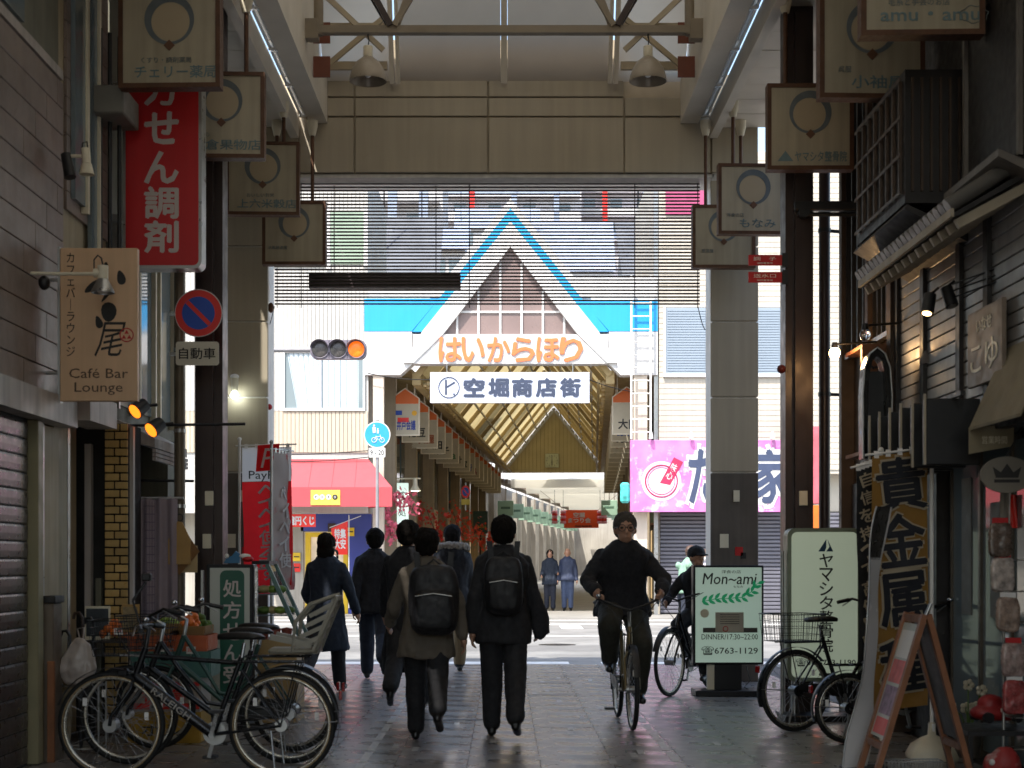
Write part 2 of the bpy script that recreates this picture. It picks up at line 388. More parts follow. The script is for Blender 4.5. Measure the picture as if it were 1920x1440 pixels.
# side soffits: backing slab + single panels
for sx in (-1, 1):
    a, b = sorted((sx * 2.46, sx * 3.43))
    sf = A(MB().box(a, b, -6, ZE - .03, 6.40, 6.44), 'soffit', M_steelc)
    A(MB().box(a, b, -6, 10.4, 6.37, 6.398), 'soffit_panel_row', M_ceil, sf)
    for k in range(13): A(MB().box(a, b, 10.41 + k*.52, 10.92 + k*.52, 6.37 + random.uniform(0, .004), 6.398), 'panel', M_ceil, sf)
    a, b = sorted((sx * 2.36, sx * 2.455)); bm_ = A(MB().box(a, b, -6, ZE - .03, 6.25, 6.5), 'edge_beam', M_ceil)
    a, b = sorted((sx * 2.03, sx * 2.235)); A(MB().box(a, b, -6, ZE - .03, 6.42, 6.92), 'main_beam', M_ceil)
    a, b = sorted((sx * 2.24, sx * 2.355)); A(MB().box(a, b, -6, ZE - .03, 6.55, 6.6), 'light_trough', M_alu)
    for k in range(8):
        y = 8.2 + k * 1.12
        lt = A(MB().cyl((sx*2.27, y, 6.49), (sx*2.27, y+1.0, 6.49), .016, n=8), 'fluorescent_tube', mat('tube_glass', '#dfe2e2', .2, 0, 0))
        A(MB().cyl((sx*2.325, y, 6.49), (sx*2.325, y+1.0, 6.49), .016, n=8), 'fluorescent_tube', mat('tube_glass', '#dfe2e2', .2, 0, 0))
        A(MB().box(min(sx*2.255, sx*2.34), max(sx*2.255, sx*2.34), y+1.0, y+1.06, 6.47, 6.549), 'lamp_holder', M_white)
    # side walls of the raised middle roof
    a, b = sorted((sx * 2.1, sx * 2.16)); A(MB().box(a, b, -6, ZE - .02, 6.93, 8.45), 'upper_side_panel', M_ceil)
# raised middle roof: translucent sheets, and the sloping end light between purlins
M_poly = mat('milky_roof_sheet', '#bdb6a6', .5, 0, .1, 1.5, transl=.34)
for k in range(9): A(MB().add([(-2.14, -6 + k*2.5, 8.46), (2.14, -6 + k*2.5, 8.46), (2.14, -3.5 + k*2.5, 8.46), (-2.14, -3.5 + k*2.5, 8.46)], [(0, 1, 2, 3)]), 'roof_sheet', M_poly)
def slope(x0, x1, th, off):                           # slab on the sloping end light
    y0, z0, y1, z1 = ZE - .02, 6.9, 16.38, 8.44
    d = Vector((0, y1-y0, z1-z0)).normalized(); nn = Vector((0, -d.z, d.y))
    if nn.y > 0: nn = -nn
    p = Vector((0, y0, z0)) + nn * off; q = Vector((0, y1, z1)) + nn * off
    return [Vector((x0, p.y, p.z)), Vector((x1, p.y, p.z)), Vector((x1, q.y, q.z)), Vector((x0, q.y, q.z))], nn * th
M_poly2 = mat('grey_roof_sheet', '#a89d8c', .5, 0, .08, 1.5, transl=.38)
M_poly3 = mat('white_roof_sheet', '#cfc5b3', .5, 0, .08, 1.5, transl=.4)
for a, b, m in ((-1.2, -.04, M_poly2), (.04, 1.2, M_poly2), (-2.08, -1.3, M_poly3), (1.3, 2.08, M_poly3)):
    A(MB().add(slope(a, b, .02, 0)[0], [(0, 1, 2, 3)]), 'end_light_sheet', m)
for x, w in ((-1.28, .05), (-1.21, .04), (1.28, .05), (1.21, .04), (0, .07)):
    A(MB().prism(*slope(x - w/2, x + w/2, .1 if x else .06, .022)), 'purlin', M_ceil)
for k in range(4):
    t = .1 + k * .24
    y, z = (ZE - .02) + (16.38 - ZE + .02) * t, 6.9 + 1.54 * t
    for s in (-1, 1): A(MB().bar((s * 1.33, y - .07, z - .02), (s * 2.09, y - .07, z - .02), .05, .09), 'cross_rail', M_steelc)
    if k == 2: A(MB().bar((-1.17, y - .045, z), (-.05, y - .045, z), .03, .03).bar((1.17, y - .045, z), (.05, y - .045, z), .03, .03), 'cross_rail', M_steelc)
for s in (-1, 1):
    A(MB().bar((s * 1.36, ZE - .35, 7.15), (s * 2.05, ZE - .55, 7.75), .03, .06), 'brace', M_steelc)
    A(MB().bar((s * 2.02, ZE - .3, 6.98), (s * 1.36, ZE - .5, 7.45), .03, .06), 'brace', M_steelc)
# trusses
for yt in (15.3, 12.4, 9.5):
    zt = ZZ(57, 15.3)
    M_steelc = mat('truss_steel', '#877b69', .5, 0, .15, 3); tr = A(MB().bar((-2.05, yt, zt), (2.05, yt, zt), .1, .075), 'truss', M_steelc)
    A(MB().bar((-2.05, yt, 8.35), (2.05, yt, 8.35), .08, .08), 'top_chord', M_steelc, tr)
    for s in (-1, 1):
        A(MB().cyl((s * 1.9, yt, zt - .05), (s * 1.9, yt, 8.34), .05), 'post', M_steelc, tr)
        A(MB().cbox((s * 1.98, yt, zt - .0), (.16, .14, .2)), 'bracket', M_steelc, tr)
        for dy, xe in ((-.06, .25), (.06, .55)):
            A(MB().bar((s * 1.12, yt + dy, zt + .03), (s * xe, yt + dy, 8.33), .05, .06), 'diagonal', M_steelc, tr)
            A(MB().bar((s * 1.16, yt + dy, zt + .03), (s * (1.9 - (.06 - dy) * 2), yt + dy, 7.95 + dy * 3), .05, .06), 'diagonal', M_brown, tr)
        for zz in (6.98, 6.62):
            A(MB().box(min(s*1.84, s*2.02), max(s*1.84, s*2.02), yt + .5, yt + .52, zz - .11, zz + .11), 'gusset_plate', mat('rust_primer', '#7c4634', .6), tr)
# pendant lamps from the truss
M_bell = mat('pendant_shade', '#9c9182', .35, .1, .1, 6)
for px, yt in ((690, 15.3), (1215, 15.3)):
    x = XX(px, 15.3); zb = ZZ(153, 15.3)
    lp = thing('pendant_lamp', 'bell shaped grey pendant lamp hanging from the ceiling truss', 'lamp', (x, yt, zb), group='bell pendant lamps under the roof trusses')
    MB().lathe([(.19, 0), (.193, .012), (.18, .07), (.155, .14), (.115, .2), (.06, .245), (.045, .25)], 28).lathe([(.186, .004), (.17, .07), (.15, .13), (.11, .19), (.05, .24)], 28).build('shade', M_bell, lp)
    MB().lathe([(.045, .25), (.048, .26), (.048, .36), (.02, .365)], 16, cap=True).build('socket', M_cream, lp)
    MB().tube([(0, 0, .365), (.01, 0, .42), (0, 0, .47)], .006, 6).cyl((0, 0, .45), (0, 0, .53), .007, n=6).build('hook', M_dark, lp)
    MB().ell((0, 0, .12), (.05, .05, .08), 12, 8).build('bulb', M_white, lp)

# slatted screen under the end wall
M_slat = mat('slat_dark', '#44363a', .5, 0, .1, 4)
lv = thing('slatted_screen', 'dark horizontal slat screen hanging under the end wall of the arcade', 'screen', (0, ZE + .3, ZZ(570, ZE+.3)))
yl = ZE + .3
sm = MB().box(XX(515, yl), XX(1312, yl), -.009, .009, -.0088, .0088).mesh('slat'); sm.materials.append(M_slat)
for k in range(38):
    o = link('slat', sm, None, lv); o.location = (0, 0, (ZZ(332, yl) - ZZ(570, yl)) * k / 37)
for px in (520, 565, 880, 1190, 1308):
    MB().cyl((XX(px, yl), yl - .016, ZZ(578, yl)), (XX(px, yl), yl - .016, 5.805), .006, n=6).build('hanger_rod', M_slat, lv, w=True)
for s, px in ((-1, 515), (1, 1308)):
    x = XX(px, yl); pts = [(x - s*(-.0) + s*t*.09, yl - .02, ZZ(575, yl) - .28*math.sin(t*1.4)) for t in [i/10 for i in range(11)]]
    MB().tube(pts, .005, 6).build('chain', M_dark, lv, w=True)
hb = thing('ceiling_box', 'long dark olive box fixed behind the slat screen', 'box', (XX(722, yl+.1), yl + .1, ZZ(540, yl)))
MB().chbox((0, 0, .09), ((865-580)/F*yl, .16, .18), .006).build('housing', mat('olive_metal', '#4a463b', .5, .2, .1, 5), hb)
for k in range(4): MB().cbox((0, -.084, .03 + k*.04), ((865-580)/F*yl - .02, .006, .004)).build('groove', M_dark, hb)
for s in (-1, 1): MB().cyl((s*.6, .0, .18), (s*.6, .0, 5.9 - ZZ(540, yl)), .006, n=6).build('hanger', M_dark, hb)
# ---------------------------------------------------------------- buildings along the left side of the arcade
M_siding = mat('pinkish_siding', '#84766f', .4, 0, .2, 3, .06, 40, streak=.1, rnd=.1)
M_render = mat('cream_render', '#a79a80', .7, 0, .15, 2, .05, 50, streak=.2)
M_gwall = mat('grey_green_wall', '#6e6c5c', .7, 0, .2, 2, .05, 40, streak=.25)
M_fascia = mat('white_fascia', '#b5aca6', .5, 0, .15, 2, streak=.3)
M_shut = mat('shutter_steel', '#6a605e', .3, .75, .2, 4, .03, 12, rnd=.12, streak=.15)
M_brick = mat('yellow_tile', '#b8985c', .35, 0, .2, 9, .05, 60, rnd=.18)
M_grout = mat('dark_grout', '#1c1613', .8)
M_void = mat('painted_interior_shade', '#1a1816', .8, 0, .2, 2)  # near-black: the shade of recesses and interiors is in the colour
bl = thing('shop_building', 'two storey shop with grey siding boards above a rolled down steel shutter', 'building', (-3.2, 10.4, 0))
B = lambda mb, n, m, p, kind=None: mb.build(n, m, p, kind, w=True)
B(MB().box(-7, -3.235, -4, 10.84, 2.42, 6.6).box(-7, -3.45, -4, 10.84, 0, 2.42), 'wall', M_gwall, bl)
for k in range(12):
    z = 2.56 + k * .192
    cut = [6.0, 8.1 + .4 * (k % 3), 9.95 + .25 * (k % 4), 10.85]
    for a, b in zip(cut, cut[1:]): B(MB().chbox((-3.215, (a+b)/2, z + .093), (.03, b - a - .005, .186), .004), 'siding_board', M_siding, bl)
B(MB().box(-3.234, -3.1, 4, 10.86, 2.36, 2.55), 'fascia', M_fascia, bl)
B(MB().box(-3.232, -3.2, 4, 10.84, 4.88, 4.95), 'trim', M_fascia, bl)
B(MB().box(-3.234, -3.21, 4, 10.0, 5.0, 6.3), 'upper_window', M_glass, bl)
sh = B(MB().box(-3.44, -3.245, 5, 10.16, 0, 2.359), 'roller_shutter', M_void, bl)
slm = MB().prism([(0, 0, 0), (.004, 0, .008), (.007, 0, .05), (.0068, 0, .095), (.003, 0, .108), (0, 0, .109)], (0, 5.1, 0)).mesh('slat'); slm.materials.append(M_shut)
ri = _ROOT[bl].inverted()
for k in range(20):
    o = link('slat', slm, None, sh); o.location = ri @ Vector((-3.244, 5.05, .02 + k * .116))
B(MB().chbox((-3.24, 10.24, 1.18), (.13, .12, 2.35), .006), 'door_post', mat('green_beige_post', '#8a8263', .5, 0, .15, 3, streak=.15), bl)
B(MB().box(-3.4, -3.22, 10.4, 10.46, 0, 2.35), 'downpipe_cover', M_alu, bl)
B(MB().box(-3.42, -3.24, 10.5, 10.86, 0, 2.35), 'pier', M_render, bl)
# projecting fascia boxes past the shutter shop
b2 = thing('narrow_building', 'narrow cream rendered building beside the grey siding shop', 'building', (-3.3, 11.5, 0))
B(MB().box(-7, -3.26, 10.87, 12.22, 2.5, 6.6).box(-7, -3.5, 10.87, 12.22, 0, 2.5), 'wall', M_render, b2)
B(MB().prism([(-3.255, 10.9, 2.42), (-3.02, 10.9, 2.42), (-3.02, 10.9, 2.62), (-3.255, 10.9, 2.72)], (0, .75, 0)), 'canopy_box', M_fascia, b2)
for k in range(6): B(MB().box(-3.254, -3.225, 11.75, 12.2, 2.5 + k*.09, 2.583 + k*.09), 'siding_board', M_fascia, b2)
for k in range(16): B(MB().box(-3.258, -3.235, 11.05, 12.2, 4.0 + k*.14, 4.133 + k*.14), 'siding_board', M_siding, b2)
for (y0, y1, z0, z1) in ((11.15, 11.42, 4.1, 6.2), (11.6, 11.75, 3.2, 6.2)):
    B(MB().box(-3.234, -3.2, y0, y1, z0, z1), 'window', M_glass, b2); B(MB().box(-3.234, -3.18, y1 + .002, y1 + .05, z0 - .05, z1 + .05), 'window_frame', M_cream, b2)
for z in (3.62, 5.0): B(MB().chbox((-3.1, 11.9, z), (.26, .5, .22), .01), 'bracket_box', mat('grey_box', '#75736c', .6), b2)
for k in range(3): B(MB().cyl((-3.19 + .05*k, 11.8 + .1*k, 2.8), (-3.19 + .05*k, 11.8 + .1*k, 5.6), .018, n=8), 'cable_pipe', M_black, b2)
B(MB().box(-3.49, -3.3, 11.3, 11.36, 0, 2.49), 'door_edge', M_alu, b2)
B(MB().box(-3.46, -3.3, 10.95, 11.28, 0, 2.4), 'door_panel', mat('beige_door', '#8d8266', .6, 0, .1, 2, streak=.2), b2)
B(MB().box(-3.56, -3.51, 11.38, 12.1, 0, 2.49), 'recess_shade', M_void, b2)  # near-black sheet, its colour carries the recess shade
# yellow tile pier seen face on
br = thing('brick_pier', 'pier faced with yellow brick tiles in dark grout beside the pale curtain', 'pier', (-3.18, 12.3, 0))
x0, x1 = XX(197, 12.25), XX(240, 12.25)
B(MB().box(x0, x1 - .004, 12.25, 12.7, 0, 2.52), 'core', M_grout, br)
for k in range(37):
    z = .012 + k * .068; xm = x0 + (x1 - x0) * (.42 if k % 2 else .66)
    for a, b in ((x0 + .002, xm - .006), (xm + .006, x1)): B(MB().chbox(((a+b)/2, 12.244, z + .028), (b - a, .016, .056), .003), 'brick', M_brick, br)
B(MB().box(x1 + .0, x1 + .03, 12.3, 12.36, 0, 2.5), 'corner_strip', M_fascia, br)
B(MB().box(-3.95, x0 - .012, 12.3, 12.69, 0, 2.5), 'recess_shade_block', M_void, br)  # solid block, the doorway's shade is painted as near-black
B(MB().box(x0 - .075, x0 - .03, 12.24, 12.299, 0, 1.25), 'olive_panel', M_gwall, br)
B(MB().box(x0 - .16, x0 - .11, 12.22, 12.299, 0, 2.35), 'white_jamb', M_fascia, br)
# further left building
b3 = thing('far_left_shop', 'grey green shop building with dark windows behind the brown column', 'building', (-3.3, 13.8, 0))
B(MB().box(-7, -3.36, 12.72, 15.4, 2.6, 6.6).box(-7, -3.9, 12.72, 15.4, 0, 2.6).box(-3.9, -3.4, 15.1, 15.4, 0, 2.6), 'wall', M_gwall, b3)
for k, y in enumerate((12.85, 13.6, 14.4)):
    B(MB().box(-3.358, -3.34, y, y + .55, 2.75, 4.3), 'window', M_glass, b3)
    B(MB().box(-3.358, -3.3, y - .05, y - .002, 2.7, 4.35).box(-3.358, -3.3, y + .552, y + .6, 2.7, 4.35), 'window_frame', M_cream if k else M_alu, b3)
B(MB().box(-7, -3.75, 15.401, 17.1, 0, 7.6), 'sun_blocking_wing', M_gwall, b3)  # added wing that blocks the sun from the left end pillar
B(MB().prism([(-3.35, 12.74, 2.46), (-2.98, 12.74, 2.36), (-2.98, 12.74, 2.44), (-3.35, 12.74, 2.62)], (0, 1.3, 0)), 'shop_canopy', M_fascia, b3)
for k in range(3): B(MB().box(-3.0, -2.97, 12.74, 14.04, 2.25 + k*.035, 2.278 + k*.035), 'canopy_slat', M_fascia, b3)
B(MB().box(-3.88, -3.86, 12.8, 15.0, .1, 2.5), 'shop_window', M_glass, b3)
B(MB().cyl((-3.2, 12.6, ZZ(798, 12.6)), (XX(460, 12.6), 12.6, ZZ(795, 12.6)), .012, n=8), 'cross_pipe', M_black, b3)
B(MB().cyl((-3.3, 13.0, ZZ(900, 13.0)), (-2.7, 13.0, ZZ(902, 13.0)), .012, n=8), 'cross_pipe', M_black, b3)
# curtain beside the pier
cu_ = thing('shop_curtain', 'pale mauve checked curtain hanging beside the yellow brick pier', 'curtain', (XX(285, 12.75), 12.75, ZZ(1175, 12.75)))
w_, h_ = (335-240)/F*12.75, (1175-935)/F*12.75
def cur(u, v): return (-w_/2 + w_*u, .02*math.sin(u*26) + .01*math.sin(u*9 + v*3), h_*v)
MB().grid(cur, 60, 6).build('cloth', mat('mauve_cloth', '#8d8087', .85, 0, .1, 6), cu_, fix=False)
for k in range(14): MB().grid(lambda u, v: (-w_/2 + w_*(.55*u), .02*math.sin(.55*u*26) + .01*math.sin(.55*u*9) - .004, h_*(.12 + k*.063) + v*.006), 36, 1).build('check_stripe', mat('purple_thread', '#5f5468', .85), cu_, fix=False)
for k in range(12): MB().grid(lambda u, v: (-w_/2 + w_*(.04 + k*.046 + u*.008), .02*math.sin((.04 + k*.046)*26) - .012, h_*(.1 + .88*v)), 1, 4).build('check_stripe', mat('purple_thread', '#5f5468', .85), cu_, fix=False)
MB().cyl((-w_/2 - .05, .02, h_ + .005), (w_/2 + .05, .02, h_ + .005), .012, n=8).build('rail', M_alu, cu_)

# ---------------------------------------------------------------- buildings along the right side of the arcade
M_rtile = mat('grey_wall_tile', '#8f8b88', .4, 0, .18, 4, .03, 40, rnd=.1, streak=.12)
M_bwood = mat('blackened_wood', '#262221', .5, 0, .25, 6, .08, 40, streak=.2)
M_rtimb = mat('brown_timber', '#4b3a2c', .55, 0, .25, 5, .08, 40, streak=.25)
b4 = thing('machiya_shop', 'dark timber shop front with a tiled eave and grey wall tiles', 'building', (3.2, 10.5, 0))
XR = 3.2
B(MB().box(XR + .03, 7, -4, 12.15, 2.25, 6.6).box(XR + .5, 7, -4, 12.15, 0, 2.25), 'wall', M_bwood, b4)
cuts = [8.2, 9.85, 10.45, 11.35, 12.1]
for a, b in zip(cuts, cuts[1:]):
    zt = 3.95
    for k in range(17):
        z = 2.42 + k * .09
        B(MB().chbox((XR + .015, (a+b)/2, z + .041), (.03, b - a - .1, .082), .004), 'wall_tile_course', M_rtile, b4)
    B(MB().box(XR - .03, XR + .029, b - .05, b + .04, 2.3, 4.05), 'post', M_bwood, b4)
B(MB().box(XR - .05, XR + .029, 8, 12.12, 4.02, 4.16), 'lintel', M_bwood, b4)
B(MB().box(XR - .06, XR + .029, 6, 12.14, 2.24, 2.36), 'lintel', M_bwood, b4)
# tiled eave: round cover tiles + rafters
M_roof = mat('roof_tile', '#56534f', .38, .1, .15, 6, rnd=.1)
M_raft = mat('pale_rafter', '#a89c88', .6, 0, .15, 6)
ye0, ye1 = 9.15, 11.55
zb, xe = 3.47, 2.76
ev = B(MB().prism([(XR + .02, ye0, 3.80), (xe, ye0, zb + .06), (xe, ye0, zb + .03), (XR + .02, ye0, 3.76)], (0, ye1 - ye0, 0)), 'eave', M_bwood, b4)
B(MB().bar((xe - .012, ye0, zb + .06), (xe - .012, ye1, zb + .06), .02, .05), 'fascia_board', M_raft, ev)
rt = MB(); rt.torus((0, 0, 0), .055, .014, Matrix.Rotation(R(90), 4, 'Z'), 12, 6, 0, math.pi)
n_ = 22
for k in range(n_):
    y = ye0 + .05 + (ye1 - ye0 - .1) * k / (n_ - 1)
    tl = MB()
    tl.cyl((xe - .03, y, zb + .105), (XR, y, 3.875), .05, n=10); B(tl, 'cover_tile', M_roof, ev)
for k in range(14):
    y = ye0 + .06 + (ye1 - ye0 - .12) * k / 13
    B(MB().bar((xe + .03, y, zb + .0), (XR + .02, y, 3.7), .035, .06), 'rafter', M_raft, ev)
# lattice bay above, black frame nearer
bay = B(MB().box(2.78, XR + .03, 10.35, 11.75, ZZ(420, 11.0) , 4.8), 'lattice_bay', M_bwood, b4)
z0, z1 = ZZ(420, 11.0) + .08, 4.74
for k in range(8): B(MB().box(2.755, 2.779, 10.42 + k*.175, 10.445 + k*.175, z0, z1), 'lattice_bar', M_rtimb, bay)
for k in range(4): B(MB().box(2.75, 2.754, 10.38, 11.72, z0 + (z1-z0)*k/3 - .012, z0 + (z1-z0)*k/3 + .012), 'lattice_rail', M_rtimb, bay)
for k in range(6): B(MB().box(2.82 + k*.065, 2.835 + k*.065, 10.325, 10.348, z0, z1), 'lattice_bar', M_rtimb, bay)
B(MB().prism([(2.78, 10.3, z0 - .1), (XR, 10.3, z0 - .3), (XR, 10.3, z0 - .36), (2.76, 10.3, z0 - .13)], (0, 1.5, 0)), 'bay_sill', M_bwood, bay)
B(MB().box(3.13, XR + .02, 8.6, 10.1, ZZ(325, 9.6), 6.3), 'box_window', M_bwood, b4)
B(MB().box(3.1, 3.129, 9.0, 9.04, ZZ(325, 9.6) - .04, 6.3).box(3.1, 3.129, 10.06, 10.1, ZZ(325, 9.6) - .04, 6.3), 'box_frame', mat('grey_frame', '#6e6862', .5), b4)
B(MB().prism([(2.98, 9.0, ZZ(325, 9.6) - .005), (XR, 9.0, ZZ(325, 9.6) - .1), (XR, 9.0, ZZ(325, 9.6) - .16), (2.98, 9.0, ZZ(325, 9.6) - .05)], (0, 1.12, 0)), 'box_sill', mat('grey_frame', '#6e6862', .5), b4)
# glass doors below
for k, (y0, y1) in enumerate(((9.3, 9.95), (10.0, 10.6), (10.65, 11.3))):
    d = B(MB().box(XR + .2, XR + .24, y0, y1, .05, 2.2), 'door', M_glass, b4)
    B(MB().box(XR + .18, XR + .25, y0 - .04, y0 - .001, 0, 2.24).box(XR + .18, XR + .25, y1 + .001, y1 + .02, 0, 2.24), 'door_frame', mat('bronze_frame', '#4d463d', .4, .5), d)
    B(MB().box(XR + .192, XR + .199, y0 + .2, y0 + .42, 1.0, 1.6 + .2 * k), 'notice', mat('paper_notice', '#6a6862', .7), d)
B(MB().box(XR + .1, XR + .4, 11.4, 12.1, 0, 2.24), 'pier', M_bwood, b4)
# row of black hanging boxes with pale edges
for k in range(6):
    y = 9.95 + k * .3
    hbx = B(MB().chbox((2.98, y, ZZ(825, 10.6) - .0), (.36, .09, .44), .006), 'hanging_box', M_black, b4)
    B(MB().box(2.782, 2.798, y - .055, y - .045, ZZ(825, 10.6) - .22, ZZ(825, 10.6) + .25), 'pale_edge', M_raft, hbx)
B(MB().bar((2.98, 9.7, ZZ(825, 10.6) + .235), (2.98, 11.7, ZZ(825, 10.6) + .235), .03, .03), 'hanging_rail', M_black, b4)
# spotlights on a rail
M_lampon = mat('warm_lamp', '#ffdca0', .4, 0, 0, emit=9, ecol='#ffcf8a')
M_lampor = mat('orange_lamp', '#ff9a3c', .4, 0, 0, emit=1.0, ecol='#ff7a1c')
sp = thing('spotlight_rail', 'black spotlights on thin rails in front of the grey tile wall', 'spotlights', (2.9, 10.2, ZZ(560, 10.2)))
for k in range(3): B(MB().cyl((XX(1785, 10.2), 10.2 - .02*k, ZZ(533 + 13*k, 10.2)), (3.25, 9.6 - .02*k, ZZ(533 + 12*k, 10.2) + .02), .006, n=6), 'rail', M_black, sp)
for px, py, lit in ((1742, 565, 1), (1778, 552, 0), (1885, 550, 0)):
    c = P(px, py, 10.2)
    d = Vector((-.25, -.25, -1)).normalized() if px < 1770 else Vector((.2, -.3, -1)).normalized()
    h = B(MB().cyl(c - d*.05, c + d*.09, .042, .046, 14), 'spot_head', M_black, sp)
    B(MB().cyl(c + d*.091, c + d*.094, .03, n=12), 'lens', M_lampon if lit else M_alu, h)
    B(MB().cyl(c - d*.05, c - d*.05 + Vector((.06, .02, .05)), .01, n=6), 'arm', M_black, h)
for px, py in ((1772, 650), (1733, 670)):
    bc = thing('wall_bell', 'small grey cowl on the grey tile wall', 'vent', P(px, py, 11.3) + Vector((.03, 0, 0)), group='small cowls on the grey tile wall')
    MB().lathe([(.055, -.05), (.05, .0), (.03, .05), (.0, .06)], 14, cap=False).cbox((.05, 0, 0), (.06, .03, .1)).build('cowl', mat('cowl_grey', '#6b6462', .5), bc)
# timber house further along
b5 = thing('timber_house', 'brown timber house with tall barred window and lit wooden signboard', 'building', (3.2, 13.2, 0))
B(MB().box(XR + .06, 7, 12.16, 14.0, 0, 6.6), 'wall', M_rtimb, b5)
for y, w in ((12.2, .12), (12.95, .1), (13.95, .1)): B(MB().box(XR - .06, XR + .059, y - w/2, y + w/2, 0, 6.35), 'post', M_rtimb, b5)
for (a, b) in ((12.28, 12.88), (13.02, 13.88)):
    wd = B(MB().box(XR + .03, XR + .058, a, b, 3.3, 5.9), 'window', M_glass, b5)
    for k in range(5): B(MB().box(XR - .02, XR + .02, a + (b-a)*k/4 - .015, a + (b-a)*k/4 + .015, 3.3, 5.9), 'bar', M_bwood, wd)
    for z in (3.28, 4.6, 5.92): B(MB().box(XR - .035, XR + .029, a, b, z - .02, z + .02), 'rail', M_alu if z < 4 else M_bwood, wd)
    B(MB().box(XR + .03, XR + .058, a, b, .2, 2.1), 'door_panel', M_dwood, b5)
B(MB().prism([(XR + .02, 12.3, 2.3), (2.95, 12.3, 2.3), (2.95, 12.3, 3.15), (XR + .02, 12.3, 3.15)], (0, .06, 0)).box(2.95, XR, 12.3, 12.9, 3.15, 3.18).box(2.95, XR, 12.3, 12.9, 2.27, 2.3), 'sign_box', M_wood, b5)
text(vtext('酒房'), (.13, .45), M_bwood, b5, 'lettering', o=(3.08, 12.297, 2.78), bold=.02, w=True)
for px, py, y, on in ((1565, 662, 12.6, 1), (1622, 628, 11.9, 0)):
    c = P(px, py, y)
    bb = thing('bulb_lamp', 'glowing round bulb lamp beside the wooden signboard' if on else 'round glass bulb lamp above the wooden signboard', 'lamp', c)
    MB().ell((0, 0, 0), (.045, .045, .048), 16, 10).build('bulb', mat('lit_bulb', '#ffd9a0', .3, 0, 0, emit=30, ecol='#ffc27a') if on else M_clear, bb)
    MB().cyl((0, 0, .04), (0, 0, .09), .03, .022, 12).cyl((0, 0, .075), (3.17 - c.x, .1, .11), .01, n=6).build('holder', M_black, bb)
    if on:
        ld = bpy.data.lights.new('bulb_light', 'POINT'); ld.energy = 3.5; ld.color = (1, .66, .34); ld.shadow_soft_size = .05
        lo = bpy.data.objects.new('bulb_light', ld); col.objects.link(lo); lo.location = (.0, -.07, -.02); lo.parent = bb
# drain pipe standing past the timber house, black cross arm
dp = thing('drain_pipe', 'dark round drain pipe standing beyond the brown steel column', 'pipe', (XX(1546, 14.6), 14.6, 0))
MB().cyl((0, 0, 0), (0, 0, 6.36), .055, n=14).build('pipe', M_brown, dp)
for z in (1.2, 3.0, 4.6): MB().cyl((0, 0, z), (0, 0, z + .04), .062, n=14).bar((0, 0, z+.02), (.34, .1, z + .02), .02, .03).build('clamp', M_black, dp)
ca = thing('black_crossarm', 'thick black horizontal arm fixed to the right brown column', 'bracket', (XX(1500, 13.2), 13.3, ZZ(382, 13.2)))
MB().chbox((.36, 0, 0), (.78, .09, .08), .008).cyl((.0, 0, -.07), (.72, 0, -.07), .02, n=8).build('arm', M_black, ca)
MB().cyl((.05, -.06, -.06), (.05, .06, -.06), .05, n=14).build('end_disc', M_black, ca)
for k, py in enumerate((488, 520)):
    fs = thing('fire_hydrant_sign', ('upper' if not k else 'lower') + ' small red plate with white characters on the right column', 'sign', P(1467, py, 13.35))
    MB().chbox((-.15, 0, 0), (.31, .02, .095), .003).build('plate', M_red, fs)
    text('調　子' if not k else '送水口', (.2, .035), M_white, fs, o=(-.16, -.012, .012)); text('消防署専用', (.14, .014), M_white, fs, o=(-.16, -.012, -.028))
    MB().cbox((.02, 0, 0), (.05, .05, .12)).build('bracket', M_black, fs)
# beige awning and oval sign at the near right shop
aw = thing('beige_awning', 'beige cloth awning with valance at the near right shop', 'awning', (3.0, 9.3, ZZ(850, 9.3)))
a0, a1 = P(1822, 800, 9.5), P(1925, 640, 9.5)
B(MB().prism([(a0.x, 8.6, a0.z), (XR + .05, 8.6, 2.86), (XR + .05, 8.6, 2.83), (a0.x, 8.6, a0.z - .02)], (0, .95, 0)), 'canopy', mat('beige_cloth', '#857a63', .8, 0, .15, 4), aw)
B(MB().prism([(a0.x + .0, 9.55, a0.z - .17), (a0.x + .28, 9.55, a0.z - .12), (a0.x + .29, 9.55, a0.z + .02), (a0.x, 9.55, a0.z)], (0, .015, 0)), 'valance', mat('beige_cloth', '#857a63', .8), aw)
text('営業時間', (.16, .05), M_cream, aw, o=(a0.x + .16, 9.545, a0.z - .08), w=True)
ov = thing('oval_sign', 'grey oval hanging sign with a crown emblem under the beige awning', 'sign', P(1888, 890, 9.4))
MB().tube([(0, 0, 0), (0, .025, 0)], [.0, .0], 3)
MB().prism([(.165*math.cos(t), 0, .115*math.sin(t)) for t in [2*math.pi*i/40 for i in range(40)]], (0, .025, 0)).build('board', mat('oval_grey', '#7b7468', .6), ov)
MB().prism([(-.07, -.004, -.02), (.07, -.004, -.02), (.09, -.004, .05), (.04, -.004, .015), (0, -.004, .07), (-.04, -.004, .015), (-.09, -.004, .05)], (0, .003, 0)).box(-.08, .08, -.004, -.001, -.05, -.03).build('crown_emblem', M_bwood, ov)
MB().cyl((0, .012, .114), (.1, .012, .3), .006, n=6).build('hanger', M_black, ov)
